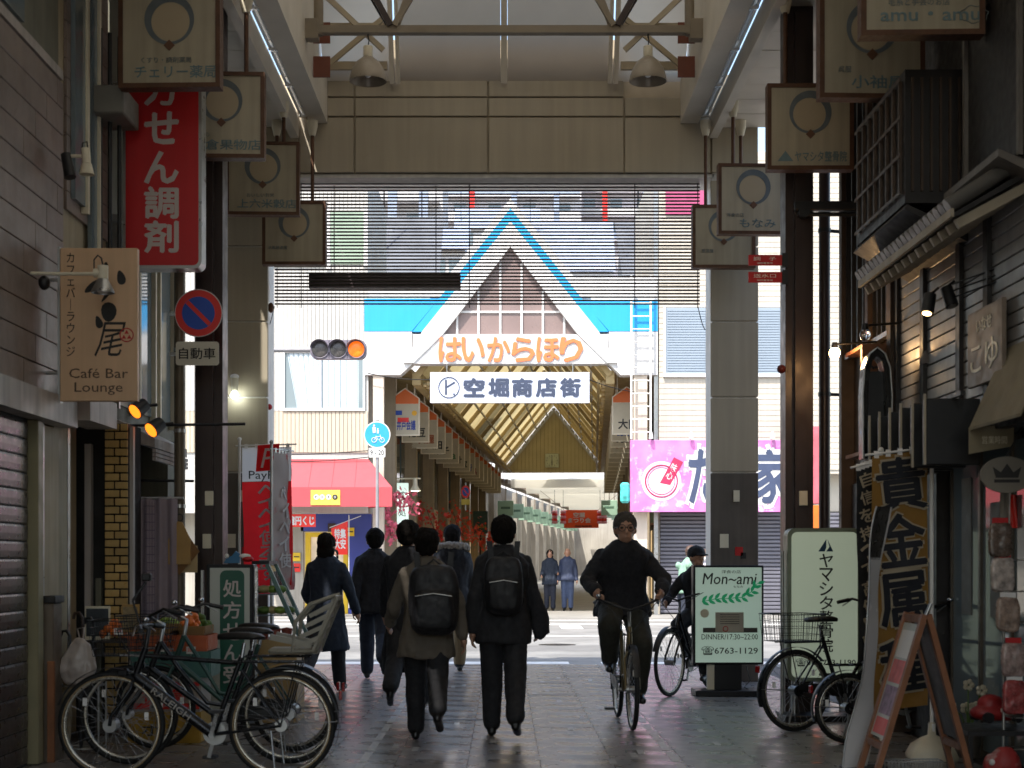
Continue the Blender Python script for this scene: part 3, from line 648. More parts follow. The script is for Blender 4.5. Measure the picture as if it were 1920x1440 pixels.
# curved black hood
hd2 = thing('arched_hood', 'glossy black arched hood hanging over the timber shop door', 'hood', P(1645, 860, 11.8))
M_gl = mat('gloss_black', '#1c1b1b', .2, .2, .05, 5)
pr = [(-.11, 0), (-.115, .5), (-.1, .72), (-.06, .83), (0, .88), (.06, .83), (.1, .72), (.115, .5), (.11, 0)]
MB().band([(a*.98, 0, z) for a, z in pr], [(a*.62, 0, z*.93) for a, z in pr], (0, .16, 0)).build('hood', M_gl, hd2)
MB().tube([(a, -.008, z) for a, z in pr], .008, 6).build('rim', M_alu, hd2)
MB().box(-.07, .07, .08, .12, 0, .7).build('panel', M_black, hd2)
# wall sign right of tiles
ws = thing('wall_signboard', 'brown wall signboard with pale characters on the grey tile wall', 'signboard', (XR - .05, 9.75, ZZ(640, 9.6)))
MB().chbox((0, 0, 0), (.03, .7, .5), .004).build('board', mat('sign_brown', '#7b6d60', .55), ws)
text('いなせ', (.3, .09), M_cream, ws, o=(-.018, 0, .14), right=(0, -1, 0)); text('こゆ', (.55, .2), M_cream, ws, o=(-.018, 0, -.07), right=(0, -1, 0), bold=.01)
# ---------------------------------------------------------------- square hanging shop signs
M_frame = mat('rusty_frame', '#5a3a24', .55, .1, .3, 9, .1, 50, stain=('#3c2415', 9, .6))
M_panel = mat('sign_cream', '#aea38c', .5, 0, .1, 3, streak=.2, rnd=.1, stain=('#9c907a', 5, .72))
M_disc = mat('sign_disc', '#b3a286', .5, 0, .05, 4)
M_cres = mat('crescent_grey', '#666d70', .5, 0, .25, 6)
M_ink = mat('faded_ink', '#6c7474', .6, 0, .2, 12)
M_ink2 = mat('faded_ink_blue', '#6b8084', .6, 0, .2, 12)
M_dia = mat('diamond_brown', '#6d4a34', .5)
def hang_sign(x0, x1, pyb, y, label, small, big, flip=1, lean=0, logo=None, h=None):
    S = (x1 - x0) / F * y; Hh = S if h is None else h / F * y; c = P((x0 + x1) / 2, pyb, y)
    t = thing('hanging_sign', label, 'sign', c, R(random.uniform(-2.2, 2.2)), group='square shop signs hanging along the arcade')
    MB().box(-S/2 + .012, S/2 - .012, -.05, .05, .012, Hh - .012).build('panel', M_panel, t)
    f = .035
    fr = MB()
    fr.box(-S/2, S/2, -.062, .062, 0, f).box(-S/2, S/2, -.062, .062, Hh - f, Hh)
    fr.box(-S/2, -S/2 + f, -.0615, .0615, f, Hh - f).box(S/2 - f, S/2, -.0615, .0615, f, Hh - f)
    fr.build('frame', M_frame, t)
    ri, ro, cz = .19 * S, .25 * S, Hh * .65
    n = 40
    aa = [R(-90) + 2*math.pi*i/n for i in range(n + 1)]
    outer = [(ro*math.cos(a) * .98, -.0535, cz + .018*S + ro*math.sin(a)) for a in aa]
    inner = [(ri*math.cos(a) - flip*.012*S, -.0535, cz - .008*S + ri * 1.02 * math.sin(a)) for a in aa]
    inner = [Vector(b) if (Vector(b) - Vector((0, -.0535, cz + .018*S))).length < ro * .985 else Vector(a_) * .985 + Vector((0, -.0535, cz)) * .015 for a_, b in zip(outer, inner)]
    MB().band(outer, inner, (0, .003, 0)).build('crescent', M_cres, t)
    MB().prism([(ri*.97*math.cos(a) - flip*.012*S, -.0525, cz - .008*S + ri*.97*math.sin(a)) for a in aa[:-1]], (0, .002, 0)).build('disc', M_disc, t)
    d = .055 * S; zc = cz - ro * .95
    MB().prism([(0, -.056, zc - d), (d, -.056, zc), (0, -.056, zc + d), (-d, -.056, zc)], (0, .004, 0)).build('diamond', M_dia, t)
    if small: text(small, (S * .062 * len(small), S * .058), M_ink, t, o=(-S*.26 if len(small) < 6 else -.03*S, -.053, Hh*.27))
    if big: text(big, (min(.6 if logo else .8, .17*len(big)) * S, S * (.075 if 'amu' in big else .12)), M_ink2, t, o=((.12 if logo else .06) * S, -.053, Hh*.155), bold=.02)
    if logo: MB().prism([(-.38*S, -.054, .1*Hh), (-.2*S, -.054, .1*Hh), (-.29*S, -.054, .22*Hh)], (0, .003, 0)).build('logo', M_ink2, t)
    for sx in (-.28, .28):
        st = MB().cyl((sx*S, 0, Hh), (sx*S, 0, 6.37 - c.z - .12), .02, n=10).build('stem', M_frame, t)
        MB().lathe([(.035, 6.2 - c.z), (.06, 6.3 - c.z), (.062, 6.37 - c.z)], 14, Matrix.Translation((sx*S, 0, 0)), cap=True).build('stem_cap', M_cream, st)
    return t
hang_sign(225, 416, 168, 11.6, 'cream hanging sign with crescent emblem directly above the red pharmacy signboard', 'くすり・調剤薬局', 'チェリー薬局', -1)
hang_sign(336, 497, 299, 13.1, 'cream hanging sign tucked behind the one above the red pharmacy signboard', 'くだもの', '角倉果物店', -1)
hang_sign(425, 562, 405, 16.2, 'cream hanging sign with crescent on the pharmacy side, two before the end wall', 'おいしいお米', '上六米穀店', -1)
hang_sign(493, 612, 498, 16.9, 'smaller faded hanging sign against the slat screen on the pharmacy side', '洋風居酒屋', '', -1)
s = hang_sign(1612, 1841, 71, 9.7, 'cream hanging sign with sheep drawing at the black framed box window', '毛糸と手芸のお店', 'amu・amu', 1)
MB().tube([(.33 + .085*math.cos(a)*(1 + .08*math.sin(7*a)), -.053, .13 + .055*math.sin(a)*(1 + .1*math.sin(7*a + 1))) for a in [2*math.pi*i/42 for i in range(42)]], .003, 5, closed=True).build('sheep_outline', M_ink, s)
hang_sign(1533, 1731, 188, 11.2, 'cream hanging sign with peeling rust frame between sheep sign and brown column', '呉服', '小袖屋', 1)
hang_sign(1437, 1598, 321, 13.1, 'cream hanging sign with triangle logo in front of the brown column', '', 'ヤマシタ整骨院', 1, logo=1)
hang_sign(1345, 1477, 441, 16.2, 'cream hanging sign partly behind the brown column with red plates', '洋食の店', 'もなみ', 1)
hang_sign(1297, 1415, 504, 16.9, 'smaller faded hanging sign against the slat screen beside the red plates', '居酒屋', '', 1)
# ---------------------------------------------------------------- signs on the left
M_rsign = mat('red_sign_face', '#bf181e', .4, 0, .06, 2, streak=.06)
M_pgrey = mat('faded_white_letters', '#c2b8b4', .5, 0, .08, 4)
y = 12.3
rs = thing('pharmacy_signboard', 'tall red signboard with white vertical characters beside the brown column', 'signboard', P(304, 503, y))
W, Hh = 148/F*y, 450/F*y
def rrect(w, h, r, y=0, n=6, cz=None):
    cz = h/2 if cz is None else cz
    pts = []
    for cx, cy, a in ((w/2-r, h/2-r, 0), (-w/2+r, h/2-r, 90), (-w/2+r, -h/2+r, 180), (w/2-r, -h/2+r, 270)):
        for k in range(n + 1): pts.append((cx + r*math.cos(R(a + 90*k/n)), y, cz + cy + r*math.sin(R(a + 90*k/n))))
    return pts
MB().prism(rrect(W, Hh, .06), (0, .18, 0)).build('case', M_alu, rs)
MB().prism(rrect(W - .05, Hh - .05, .045, -.004, cz=Hh/2), (0, .003, 0)).build('face', M_rsign, rs)
for k, ch in enumerate('処方せん調剤'):
    z = (503 - (98, 168, 240, 314, 380, 444)[k]) / F * y
    text(ch, (.27, .255), M_pgrey, rs, o=(-.005, -.006, z), bold=.055)
for z in (.4, 1.5): MB().box(-.55, -W/2 - .001, .06, .12, z, z + .06).build('bracket', M_alu, rs)
y = 10.4
cf = thing('cafe_signboard', 'pale wood cafe signboard with brush characters and latin lettering', 'signboard', P(185, 752, y))
W, Hh = 145/F*y, 287/F*y
M_cafe = mat('pale_wood_board', '#cfaa86', .5, 0, .08, 2, streak=.1)
M_inkb = mat('black_ink', '#1d1a18', .6)
MB().chbox((0, .03, Hh/2), (W, .06, Hh), .004).build('board', M_cafe, cf)
MB().box(-W/2 - .018, -W/2 - .001, .0, .07, -.01, Hh + .01).build('edge_strip', M_alu, cf)
text(vtext('カフェバ') + '\n｜\n' + vtext('ラウンジ'), (.062, .72), M_inkb, cf, o=(-W/2 + .075, -.001, Hh*.63))
text('Café Bar\nLounge', (.41, .185), mat('brown_ink', '#54402f', .6), cf, o=(0, -.001, .135))
text('尾', (.22, .24), M_inkb, cf, o=(.08, -.001, .43), bold=-.012, shear=.3)
for (cx, cz, rx, rz, an) in ((.155, .86, .03, .055, .5), (.07, .62, .055, .07, -.3), (-.04, .8, .07, .03, .6), (.045, .9, .018, .07, -.2), (.0, .55, .025, .05, .6), (.05, .73, .05, .016, .9)):
    MB().prism([(cx + rx*math.cos(t)*math.cos(an) - rz*math.sin(t)*math.sin(an)*(.6 + .4*math.cos(t)), -.003, cz + rx*math.cos(t)*math.sin(an) + rz*math.sin(t)*math.cos(an)) for t in [2*math.pi*i/14 for i in range(14)]], (0, .002, 0)).build('brush_stroke', M_inkb, cf)
MB().torus((.195, -.002, .46), .046, .004, None, 28, 6).build('red_seal', M_red, cf)
for dx, dz in ((0, .02), (-.019, -.014), (.019, -.014)):
    MB().prism([(.195 + dx - .016, -.003, .46 + dz - .012), (.195 + dx + .016, -.003, .46 + dz - .012), (.195 + dx, -.003, .46 + dz + .016)], (0, .002, 0)).build('red_seal', M_red, cf)
for z in (.2, .85): MB().cyl((-W/2 - .018, .04, z), (-W/2 - .45, .04, z), .012, n=8).build('bracket', M_alu, cf)
def gooseneck(px0, py0, px1, py1, y, label, name='arm_lamp'):
    a, b = P(px0, py0, y), P(px1, py1, y)
    t = thing(name, label, 'lamp', a); d = b - a
    MB().lathe([(.05, 0), (.05, .03), (.03, .05)], 14, Matrix.Rotation(R(90), 4, 'Y'), cap=True).build('wall_plate', M_cream, t)
    MB().tube([(0, 0, 0), (d.x*.5, 0, -.005), (d.x*.95, 0, -.005)], .012, 8).build('arm', M_cream, t)
    ob = MB().cyl((d.x*.9, 0, .0), (d.x + .02, 0, .0), .03, n=12).cyl((d.x, 0, .05), (d.x, 0, -.04), .036, n=14).build('joint', M_cream, t)
    MB().tube([(d.x - .06, 0, .01), (d.x - .06, 0, .09), (d.x - .035, 0, .12), (d.x - .01, 0, .1), (d.x, 0, .05)], .006, 6).build('cable', M_black, t)
    MB().lathe([(.035, -.04), (.045, -.06), (.075, -.12), (.078, -.135)], 20, Matrix.Translation((d.x, 0, 0))).lathe([(.03, -.045), (.07, -.125)], 20, Matrix.Translation((d.x, 0, 0))).build('shade', M_alu, t)
    MB().ell((d.x, 0, -.11), (.045, .045, .03), 12, 8).build('bulb', M_white, t)
    MB().ell((d.x*.33, .03, -.06), (.04, .04, .05), 12, 8).build('ballast', M_black, t)
gooseneck(25, 512, 193, 516, 10.1, 'cream arm lamp reaching across the cafe signboard')
t = thing('wall_spotlight', 'dark pair of spotlights on the grey siding boards', 'spotlights', P(118, 292, 10.5))
MB().cyl((0, 0, 0), (.17, 0, -.005), .012, n=8).build('arm', M_cream, t)
MB().cyl((.02, 0, .01), (.06, -.03, -.16), .035, .042, 14).build('spot_head', M_black, t)
MB().cyl((.16, 0, .05), (.17, -.01, -.06), .03, n=14).lathe([(.035, -.06), (.05, -.12), (.055, -.135)], 16, Matrix.Translation((.17, -.01, 0))).build('spot_head', M_cream, t)
MB().tube([(.13, 0, .02), (.14, 0, .09), (.17, 0, .1), (.175, 0, .05)], .006, 6).build('cable', M_black, t)
t = thing('key_box', 'small dark red box with hanging cord on the siding boards', 'box', P(12, 640, 9.95))
MB().chbox((0, 0, .08), (.09, .08, .2), .01).build('case', mat('dark_red', '#5b1a1a', .5), t)
MB().tube([(.01, 0, -.02), (.03, 0, -.12), (.0, 0, -.2), (.03, 0, -.26)], .006, 6).build('cord', M_black, t)
for px, py, nm in ((258, 768, 'orange lit spotlight under the cafe signboard canopy'), (288, 803, 'orange lit spotlight on the black cross pipe')):
    c = P(px, py, 12.4); t = thing('canopy_spotlight', nm, 'lamp', c)
    d = Vector((-.55, -.6, -.55)).normalized()
    MB().cyl(-d*.09, d*.03, .055, .07, 16).build('spot_head', M_black, t)
    MB().cyl(d*.031, d*.036, .062, n=16).build('lens', M_lampor, t)
    MB().cyl(-d*.06, (.14, .1, .05), .014, n=8).build('arm', M_black, t)
# no-parking sign and its pole
y = 12.9
pp = thing('sign_pole', 'grey steel pole beside the brown column carrying a no parking sign', 'pole', (XX(337, y), y, 0))
MB().cyl((0, 0, 0), (0, 0, ZZ(300, y)), .048, n=16).build('pole', mat('weathered_pole', '#6b5f4e', .5, .3, .2, 4, streak=.2), pp)
for z in (1.85, 2.5, 3.2): MB().cyl((0, 0, z), (0, 0, z + .03), .053, n=16).build('clamp', M_alu, pp)
ns = thing('no_parking_sign', 'round blue no parking sign with red ring and slash on pole', 'sign', P(372, 587, y - .12))
r = 44/F*(y - .12)
M_blue = mat('sign_blue', '#1546a8', .35, 0, .06, 3); M_sred = mat('sign_red', '#d8281e', .35, 0, .06, 3)
cir = lambda r, yy, n=48: [(r*math.cos(2*math.pi*i/n), yy, r*math.sin(2*math.pi*i/n)) for i in range(n)]
MB().prism(cir(r, 0), (0, .012, 0)).build('plate', M_sred, ns)
MB().prism(cir(r*.7, -.003), (0, .003, 0)).build('blue_disc', M_blue, ns)
q = .7*r*math.sqrt(.5); e = .065*r*2
MB().prism([(-q - e*.4, -.006, q - e*.6), (-q + e*.6, -.006, q + e*.4), (q + e*.4, -.006, -q + e*.6), (q - e*.6, -.006, -q - e*.4)], (0, .003, 0)).build('slash', M_sred, ns)
MB().torus((0, .003, 0), r, .005, None, 48, 6).build('rim', M_pgrey, ns)
MB().prism(rrect(80/F*y, 44/F*y, .025, cz=0), (0, .008, 0), Matrix.Translation((-.01, 0, -75/F*y))).build('sub_plate', mat('plate_cream', '#c6bfae', .5, 0, .06, 3), ns)
text('自動車', (.31, .095), M_inkb, ns, o=(-.01, -.002, -75/F*y), bold=.02)
for z in (0, -75/F*y): MB().box(-.25, .1, .012, .06, z - .015, z + .015).build('clamp_bar', M_alu, ns)
# paper bags on the pole
pb = thing('paper_bags', 'bunch of brown paper bags hanging from the steel pole', 'bags', P(335, 1078, 12.75))
M_kraft = mat('kraft_paper', '#a5834f', .8, 0, .12, 6, .1, 40)
MB().prism([(-.17, .03, .2), (0, .03, .0), (.17, .03, .2), (.02, .03, .42)], (0, .01, 0)).build('bag', mat('kraft_dark', '#7c5730', .8, 0, .12, 6), pb)
MB().prism([(-.09, 0, .09), (.1, 0, .09), (.1, 0, .3), (.03, 0, .45), (-.01, 0, .46), (-.09, 0, .3)], (0, .02, 0)).build('bag', M_kraft, pb)
MB().prism([(-.13, .045, .02), (.15, .045, .02), (.15, .045, .25), (-.1, .045, .25)], (0, .01, 0)).build('bag', mat('kraft_pale', '#b39a70', .8, 0, .12, 6), pb)
MB().torus((0, .03, .49), .03, .005, None, 16, 6).build('hook', M_black, pb)
# white lamp on the left end pillar
wl_ = thing('pillar_lamp', 'lit white spotlight on the left end pillar', 'lamp', P(440, 742, ZE - .12))
MB().ell((0, -.02, -.0), (.045, .045, .04), 14, 8).build('bulb', mat('cool_lamp', '#ffffff', .4, 0, 0, emit=14, ecol='#f4fff6'), wl_)
MB().cyl((0, .0, .05), (0, 0, .2), .035, .045, 14).build('housing', M_cream, wl_); MB().ell((0, 0, .22), (.05, .05, .03), 14, 8).build('cap', M_white, wl_)
MB().cyl((0, 0, .12), (-.05, .11, .1), .012, n=8).build('arm', M_cream, wl_)
for px, py, nm in ((508, 577, 'brown'), (505, 763, 'red')):
    t = thing('small_lamp', nm + ' dome lamp on the edge of the left end pillar', 'lamp', P(px, py, ZE + .1))
    MB().ell((0, 0, 0), (.035, .04, .06 if nm == 'brown' else .035), 14, 8).build('dome', M_red if nm == 'red' else M_frame, t)
    MB().box(-.05, -.0, -.02, .05, -.02, .02).build('bracket', M_dark, t)
t = thing('small_lamp', 'dark red dome lamp on the right brown column', 'lamp', P(1465, 692, 13.42))
MB().ell((0, 0, 0), (.04, .05, .04), 14, 8).build('dome', mat('dark_red', '#5b1a1a', .5), t); MB().box(0, .03, -.02, .02, -.02, .02).build('bracket', M_dark, t)

# ---------------------------------------------------------------- illuminated floor signs
y = 12.35
ps = thing('prescription_sign', 'white floor sign with green panel and white vertical characters', 'sign', (XX(431, y), y, 0))
W = 88/F*y; zt = ZZ(1058, y)
M_wsg = mat('sign_white_unlit', '#b8bcb4', .4, 0, .05, 3); M_green = mat('pharmacy_green', '#0e5240', .4, 0, .05, 3)
MB().chbox((0, .07, zt/2 + .05), (W, .14, zt - .1), .006).build('case', M_dark, ps)
MB().box(-W/2 + .03, W/2 - .03, -.004, .0, .14, zt - .03).build('face', M_wsg, ps)
MB().prism(rrect(W*.52, zt - .3, .05, -.008, cz=zt/2 + .1), (0, .003, 0), Matrix.Translation((.02, 0, 0))).build('green_panel', M_green, ps)
for k, ch in enumerate('処方せん受付'): text(ch, (.145, .14), M_pgrey, ps, o=(.02, -.01, zt - .2 - k*.178), bold=.03)
MB().box(-W/2 - .04, W/2 + .04, -.05, .19, 0, .05).build('base', M_dark, ps)
MB().box(-W/2 - .05, -W/2 - .03, .02, .06, .05, zt - .05).build('side_pole', M_alu, ps)
MB().box(W/2 + .01, W/2 + .03, .02, .06, .05, zt - .02).build('side_pole', M_chrome, ps)
y = 15.4
ma = thing('restaurant_sign', 'lit white restaurant sign with green laurel and telephone number', 'sign', (XX(1366, y), y, 0))
W, z0, z1 = 132/F*y, ZZ(1246, y), ZZ(1060, y)
M_lit = mat('backlit_green_white', '#b6c0b8', .4, 0, .05, 2, emit=.1, ecol='#bfe0cb')
MB().chbox((0, .09, (z0+z1)/2), (W, .18, z1 - z0), .008).build('case', M_dark, ma)
MB().box(-W/2 + .022, W/2 - .022, -.004, 0, z0 + .022, z1 - .022).build('face', M_lit, ma)
MB().box(-.14, .14, .03, .15, .06, z0).build('stem', M_dark, ma); MB().box(-.21, -.14, .05, .13, .06, z0).build('stem', M_cream, ma)
MB().chbox((0, .1, .03), (.7, .42, .06), .008).build('base', M_dark, ma)
M_leaf = mat('laurel_green', '#0d8a55', .5, 0, .05, 4, emit=.06, ecol='#18c080')
sc_ = y / F
def mp(px, py): return ((px - 1366) * sc_, -.006, z1 - (py - 1060) * sc_)
text('Mon⁓ami'.replace('⁓', '~'), (.56, .115), M_inkb, ma, o=mp(1368, 1085), bold=.01, shear=.15)
text('洋食の店', (.2, .035), M_inkb, ma, o=mp(1371, 1072)); text('もなみ', (.1, .022), M_inkb, ma, o=mp(1384, 1100))
stem = [(1316, 1128), (1340, 1123), (1365, 1122), (1390, 1120), (1408, 1110), (1420, 1094)]
MB().tube([mp(*p) for p in stem], .004, 5).build('laurel_stem', M_leaf, ma)
for k in range(11):
    t_ = k / 10 * 4.999; i = int(t_); f = t_ - i
    a, b = Vector(mp(*stem[i])), Vector(mp(*stem[i+1])); c = a.lerp(b, f); d = (b - a).normalized(); nn = Vector((-d.z, 0, d.x))
    for s in (-1, 1):
        if k == 10 and s == 1: continue
        dd = (d * .8 + nn * s * .62).normalized(); pn = Vector((-dd.z, 0, dd.x)); L = .085
        MB().prism([c, c + dd*L*.35 + pn*.017, c + dd*L*.7 + pn*.013, c + dd*L, c + dd*L*.7 - pn*.013, c + dd*L*.35 - pn*.017], (0, -.003, 0)).build('laurel_leaf', M_leaf, ma)
MB().box(mp(1318, 0)[0], mp(1420, 0)[0], -.008, -.005, mp(0, 1186)[2], mp(0, 1177)[2]).build('masking_tape', mat('tape_brown', '#3b3630', .6), ma)
MB().box(mp(1341, 0)[0], mp(1394, 0)[0], -.012, -.009, mp(0, 1185)[2], mp(0, 1148)[2]).build('notice', mat('notice_paper', '#a29a88', .7), ma)
for k in range(5): MB().box(mp(1350, 0)[0], mp(1386, 0)[0], -.0135, -.012, mp(0, 1153 + k*4.2)[2], mp(0, 1152 + k*4.2)[2]).build('notice_line', M_inkb, ma)
MB().torus((mp(1360, 1179)[0], -.013, mp(1360, 1179)[2]), .025, .004, None, 20, 5).build('prohibition_mark', M_red, ma)
text('DINNER/17:30~22:00', (.58, .055), M_inkb, ma, o=mp(1368, 1194)); text('☎6763-1129', (.58, .09), M_inkb, ma, o=mp(1368, 1220), bold=.012)
MB().prism(cir(.045, -.007, 24), (0, .002, 0), Matrix.Translation(Vector(mp(1321, 1150)) * 1 + Vector((0, .006, 0)))).build('sticker', mat('sticker_tan', '#c0b89c', .6), ma)
MB().tube([(.2, .1, .3), (.24, .1, .15), (.18, .1, .08), (.3, .05, .01)], .006, 6).build('cable', M_black, ma)
y = 13.0
ym = thing('clinic_sign', 'pale green lit clinic sign with rounded corners and blue triangle logo', 'sign', (XX(1546, y), y, 0))
W, z0, z1 = 139/F*y, ZZ(1278, y), ZZ(990, y)
M_lit2 = mat('backlit_pale_green', '#aab5a0', .4, 0, .05, 1.2, emit=.1, ecol='#c8d8c0')
MB().prism(rrect(W, z1 - z0, .07, 0, 8, cz=(z0+z1)/2), (0, .2, 0)).build('case', mat('grey_green_case', '#76806f', .4, .3), ym)
MB().prism(rrect(W - .07, z1 - z0 - .07, .05, -.004, 8, cz=(z0+z1)/2), (0, .003, 0)).build('face', M_lit2, ym)
sc_ = y / F
def yp(px, py): return ((px - 1546) * sc_, -.008, z1 - (py - 990) * sc_)
for pts in ([(1534, 1034), (1549, 1011), (1549, 1026), (1546, 1034)], [(1551, 1011), (1562, 1034), (1549, 1034), (1555, 1025)]):
    MB().prism([yp(*p) for p in pts], (0, .003, 0)).build('triangle_logo', mat('logo_blue', '#123d5a', .5), ym)
for k, ch in enumerate('ヤマシタ整骨院'): text(ch, (.115, .115), M_inkb, ym, o=yp(1549, 1051 + k*26.5), bold=.02)
text('☎06-6763-1190', (.52, .07), M_inkb, ym, o=yp(1548, 1242), bold=.01)
for s in (-1, 1): MB().cyl((s*(W/2 - .08), .1, 0), (s*(W/2 - .08), .1, z0), .03, n=10).build('leg', M_alu, ym)
MB().chbox((0, .1, .025), (.72, .4, .05), .006).build('base', M_dark, ym)
MB().cyl((-W/2 - .03, .08, .02), (-W/2 - .03, .08, z1 - .2), .014, n=8).build('side_pole', M_alu, ym)

# ---------------------------------------------------------------- banners on poles
def banner(name, label, px_pole, pyt, pyb, y, w, rz, m, side=1, base=True, lower=None, polem=None, wav=1, vtop=1):
    t = thing(name, label, 'banner', (XX(px_pole, y), y, 0), rz)
    zt, zb = ZZ(pyt, y), ZZ(pyb, y); pm = polem or M_white
    MB().cyl((0, 0, .02 if base else zb - .1), (0, 0, zt + .06), .014, n=10).ell((0, 0, zt + .07), (.022, .022, .022), 10, 6).build('pole', pm, t)
    MB().cyl((-side*.04, 0, zt), (side*(w + .08), 0, zt + (-.06 if side < 0 else .02)), .008, n=8).build('cross_pole', pm, t)
    def f(u, v):
        x = side * (.03 + w * u); z = zb + (zt - .02 - zb) * v
        return (x + .02*math.sin(v*5)*(1 - v), wav*(.03*math.sin(u*5 + v*4) * (1.15 - v) + .012*math.sin(v*17 + u*3)), z + (-.05*u if side < 0 else .015*u))
    MB().grid(lambda u, v: f(u, v * vtop), 16, 40).build('cloth', m, t, fix=False)
    for k in range(5):
        u = .08 + k*.21; p = f(u, 1)
        MB().cbox((p[0], p[1], p[2] + .01), (.035, .004, .05)).build('loop', pm, t)
    if base:
        MB().cyl((0, 0, .02), (0, 0, .25), .026, n=10).build('socket', pm, t)
        MB().lathe([(.24, 0), (.25, .03), (.2, .1), (.1, .15), (.04, .17), (.03, .26)], 4, Matrix.Rotation(R(45), 4, 'Z') @ Matrix.Diagonal((1.2, .8, 1, 1)), cap=True).build('water_base', M_cream, t)
    return t, f
def on_cloth(t, f, s, u, v, w, h, m, bold=.03, lift=.012):
    p = Vector(f(u, v)); e = .02
    du = (Vector(f(u + e, v)) - Vector(f(u - e, v))); du = du if du.x > 0 else -du
    dv = (Vector(f(u, v + e)) - Vector(f(u, v - e))); n = du.cross(dv).normalized()
    n = n if n.y < 0 else -n
    text(s, (w, h), m, t, o=p + n * lift, right=du, up=dv, bold=bold)
M_gold = mat('gold_cloth', '#8a6425', .75, 0, .15, 4, .1, 30); M_navy = mat('navy_print', '#151720', .7); M_outl = mat('print_outline', '#a99b83', .7)
t, f = banner('gold_banner', 'gold cloth banner with large black characters on a white pole', 1747, 838, 1322, 10.5, .4, R(5), M_gold, -1, wav=.3)
for k, (ch, v) in enumerate((('貴', .88), ('金', .66), ('属', .43), ('種', .17))):
    on_cloth(t, f, ch, .49, v, .35, .37, M_outl, .1); on_cloth(t, f, ch, .49, v, .34, .36, M_navy, .045, lift=.02)
t, f = banner('black_banner', 'narrow black cloth banner with small white characters behind the gold banner', 1652, 862, 1230, 10.9, .15, R(5), mat('black_cloth', '#131416', .8, 0, .1, 5), -1, base=False, wav=.3)
MB().cyl((0, 0, .02), (0, 0, .9), .014, n=8).build('lower_pole', M_white, t)
for k, ch in enumerate('自信を持って高価買取'): on_cloth(t, f, ch, .5, .93 - k*.093, .1, .1, M_outl, .03)
M_pred = mat('banner_red', '#ea2a30', .7, 0, .1, 4, transl=.6); M_pwh = mat('banner_white', '#e6e3e3', .7, 0, .05, 4, transl=.55)
t, f = banner('pay_banner', 'red and white payment banner with vertical characters on a white pole', 449, 836, 1100, 15.3, .5, R(4), M_pred, 1, vtop=.752)
zt, zb = ZZ(836, 15.3), ZZ(1100, 15.3)
MB().grid(lambda u, v: (lambda q: (q[0], q[1] - .004, q[2]))(f(u, .755 + .245 * v)), 16, 12).build('white_top', M_pwh, t, fix=False)
p = Vector(f(.52, .92)); MB().prism([(p.x - .1, p.y - .02, p.z + .13), (p.x + .12, p.y - .02, p.z + .15), (p.x + .1, p.y - .02, p.z - .12), (p.x - .12, p.y - .02, p.z - .14)], (0, .003, 0)).build('logo_patch', M_pred, t)
text('P', (.14, .2), M_pwh, t, o=(p.x, p.y - .025, p.z), shear=.25)
text('PayPay', (.38, .11), M_inkb, t, o=Vector(f(.52, .79)) + Vector((0, -.02, 0)))
for k, ch in enumerate('ペイペイ使えます'): on_cloth(t, f, ch, .52, .69 - k*.085, .2, .15, M_pwh, .03)
t, f = banner('edge_on_banner', 'red cloth banner with grey back turned nearly edge on beside the payment banner', 509, 842, 1110, 14.9, .5, R(76), mat('banner_back', '#b3a8a4', .8, 0, .1, 5, transl=.3, stain=('#c81f28', 2.3, .56)), 1, polem=M_alu)
for k, ch in enumerate('ペイペイ使'): on_cloth(t, f, ch, .5, .7 - k*.12, .2, .15, M_pwh, .03)

# clear glossy sheet standing nearly edge on, easel board
gs = thing('glossy_sheet', 'curled glossy plastic banner sheet standing edge on beside the easel', 'banner', (XX(1625, 9.95), 9.95, 0))
def gf(u, v):
    px = 1603 + 58 * v + 6 * math.sin(v * 6); w = (.16 + .04*math.sin(v*7 + 1) + .02*math.sin(v*15)) * (1 - .35*v)
    return (XX(px, 9.95) - XX(1625, 9.95) + w * (u - .5), .14 * (u - .5) + .03*math.sin(v*9), .02 + v * (ZZ(950, 9.95) - .02))
MB().grid(gf, 10, 50).build('sheet', mat('glossy_vinyl', '#e6e2e0', .2, .0, .15, 1.4, .05, 6, stain=('#7a6e70', 1.6, .58)), gs, fix=False)
MB().tube([gf(0, i/30) for i in range(31)], .006, 6).build('edge_rod', M_alu, gs)
MB().grid(lambda u, v: (lambda q: (q[0] - .01, q[1] - .012, q[2]))(gf(.1 + u*.85, .78 + .22*v)), 8, 10).build('printed_top', mat('grey_print', '#4b4743', .3, 0, .5, 9), gs, fix=False)
MB().chbox((0, 0, .01), (.3, .3, .02), .004).build('foot', M_dark, gs)
ea = thing('easel_board', 'wooden A frame board with red and white poster beside the gold banner', 'easel', (XX(1720, 9.5), 9.5, 0))
za = ZZ(1150, 9.5)
M_ewood = mat('easel_wood', '#8e5b3a', .5, 0, .2, 6, .05, 50, streak=.2)
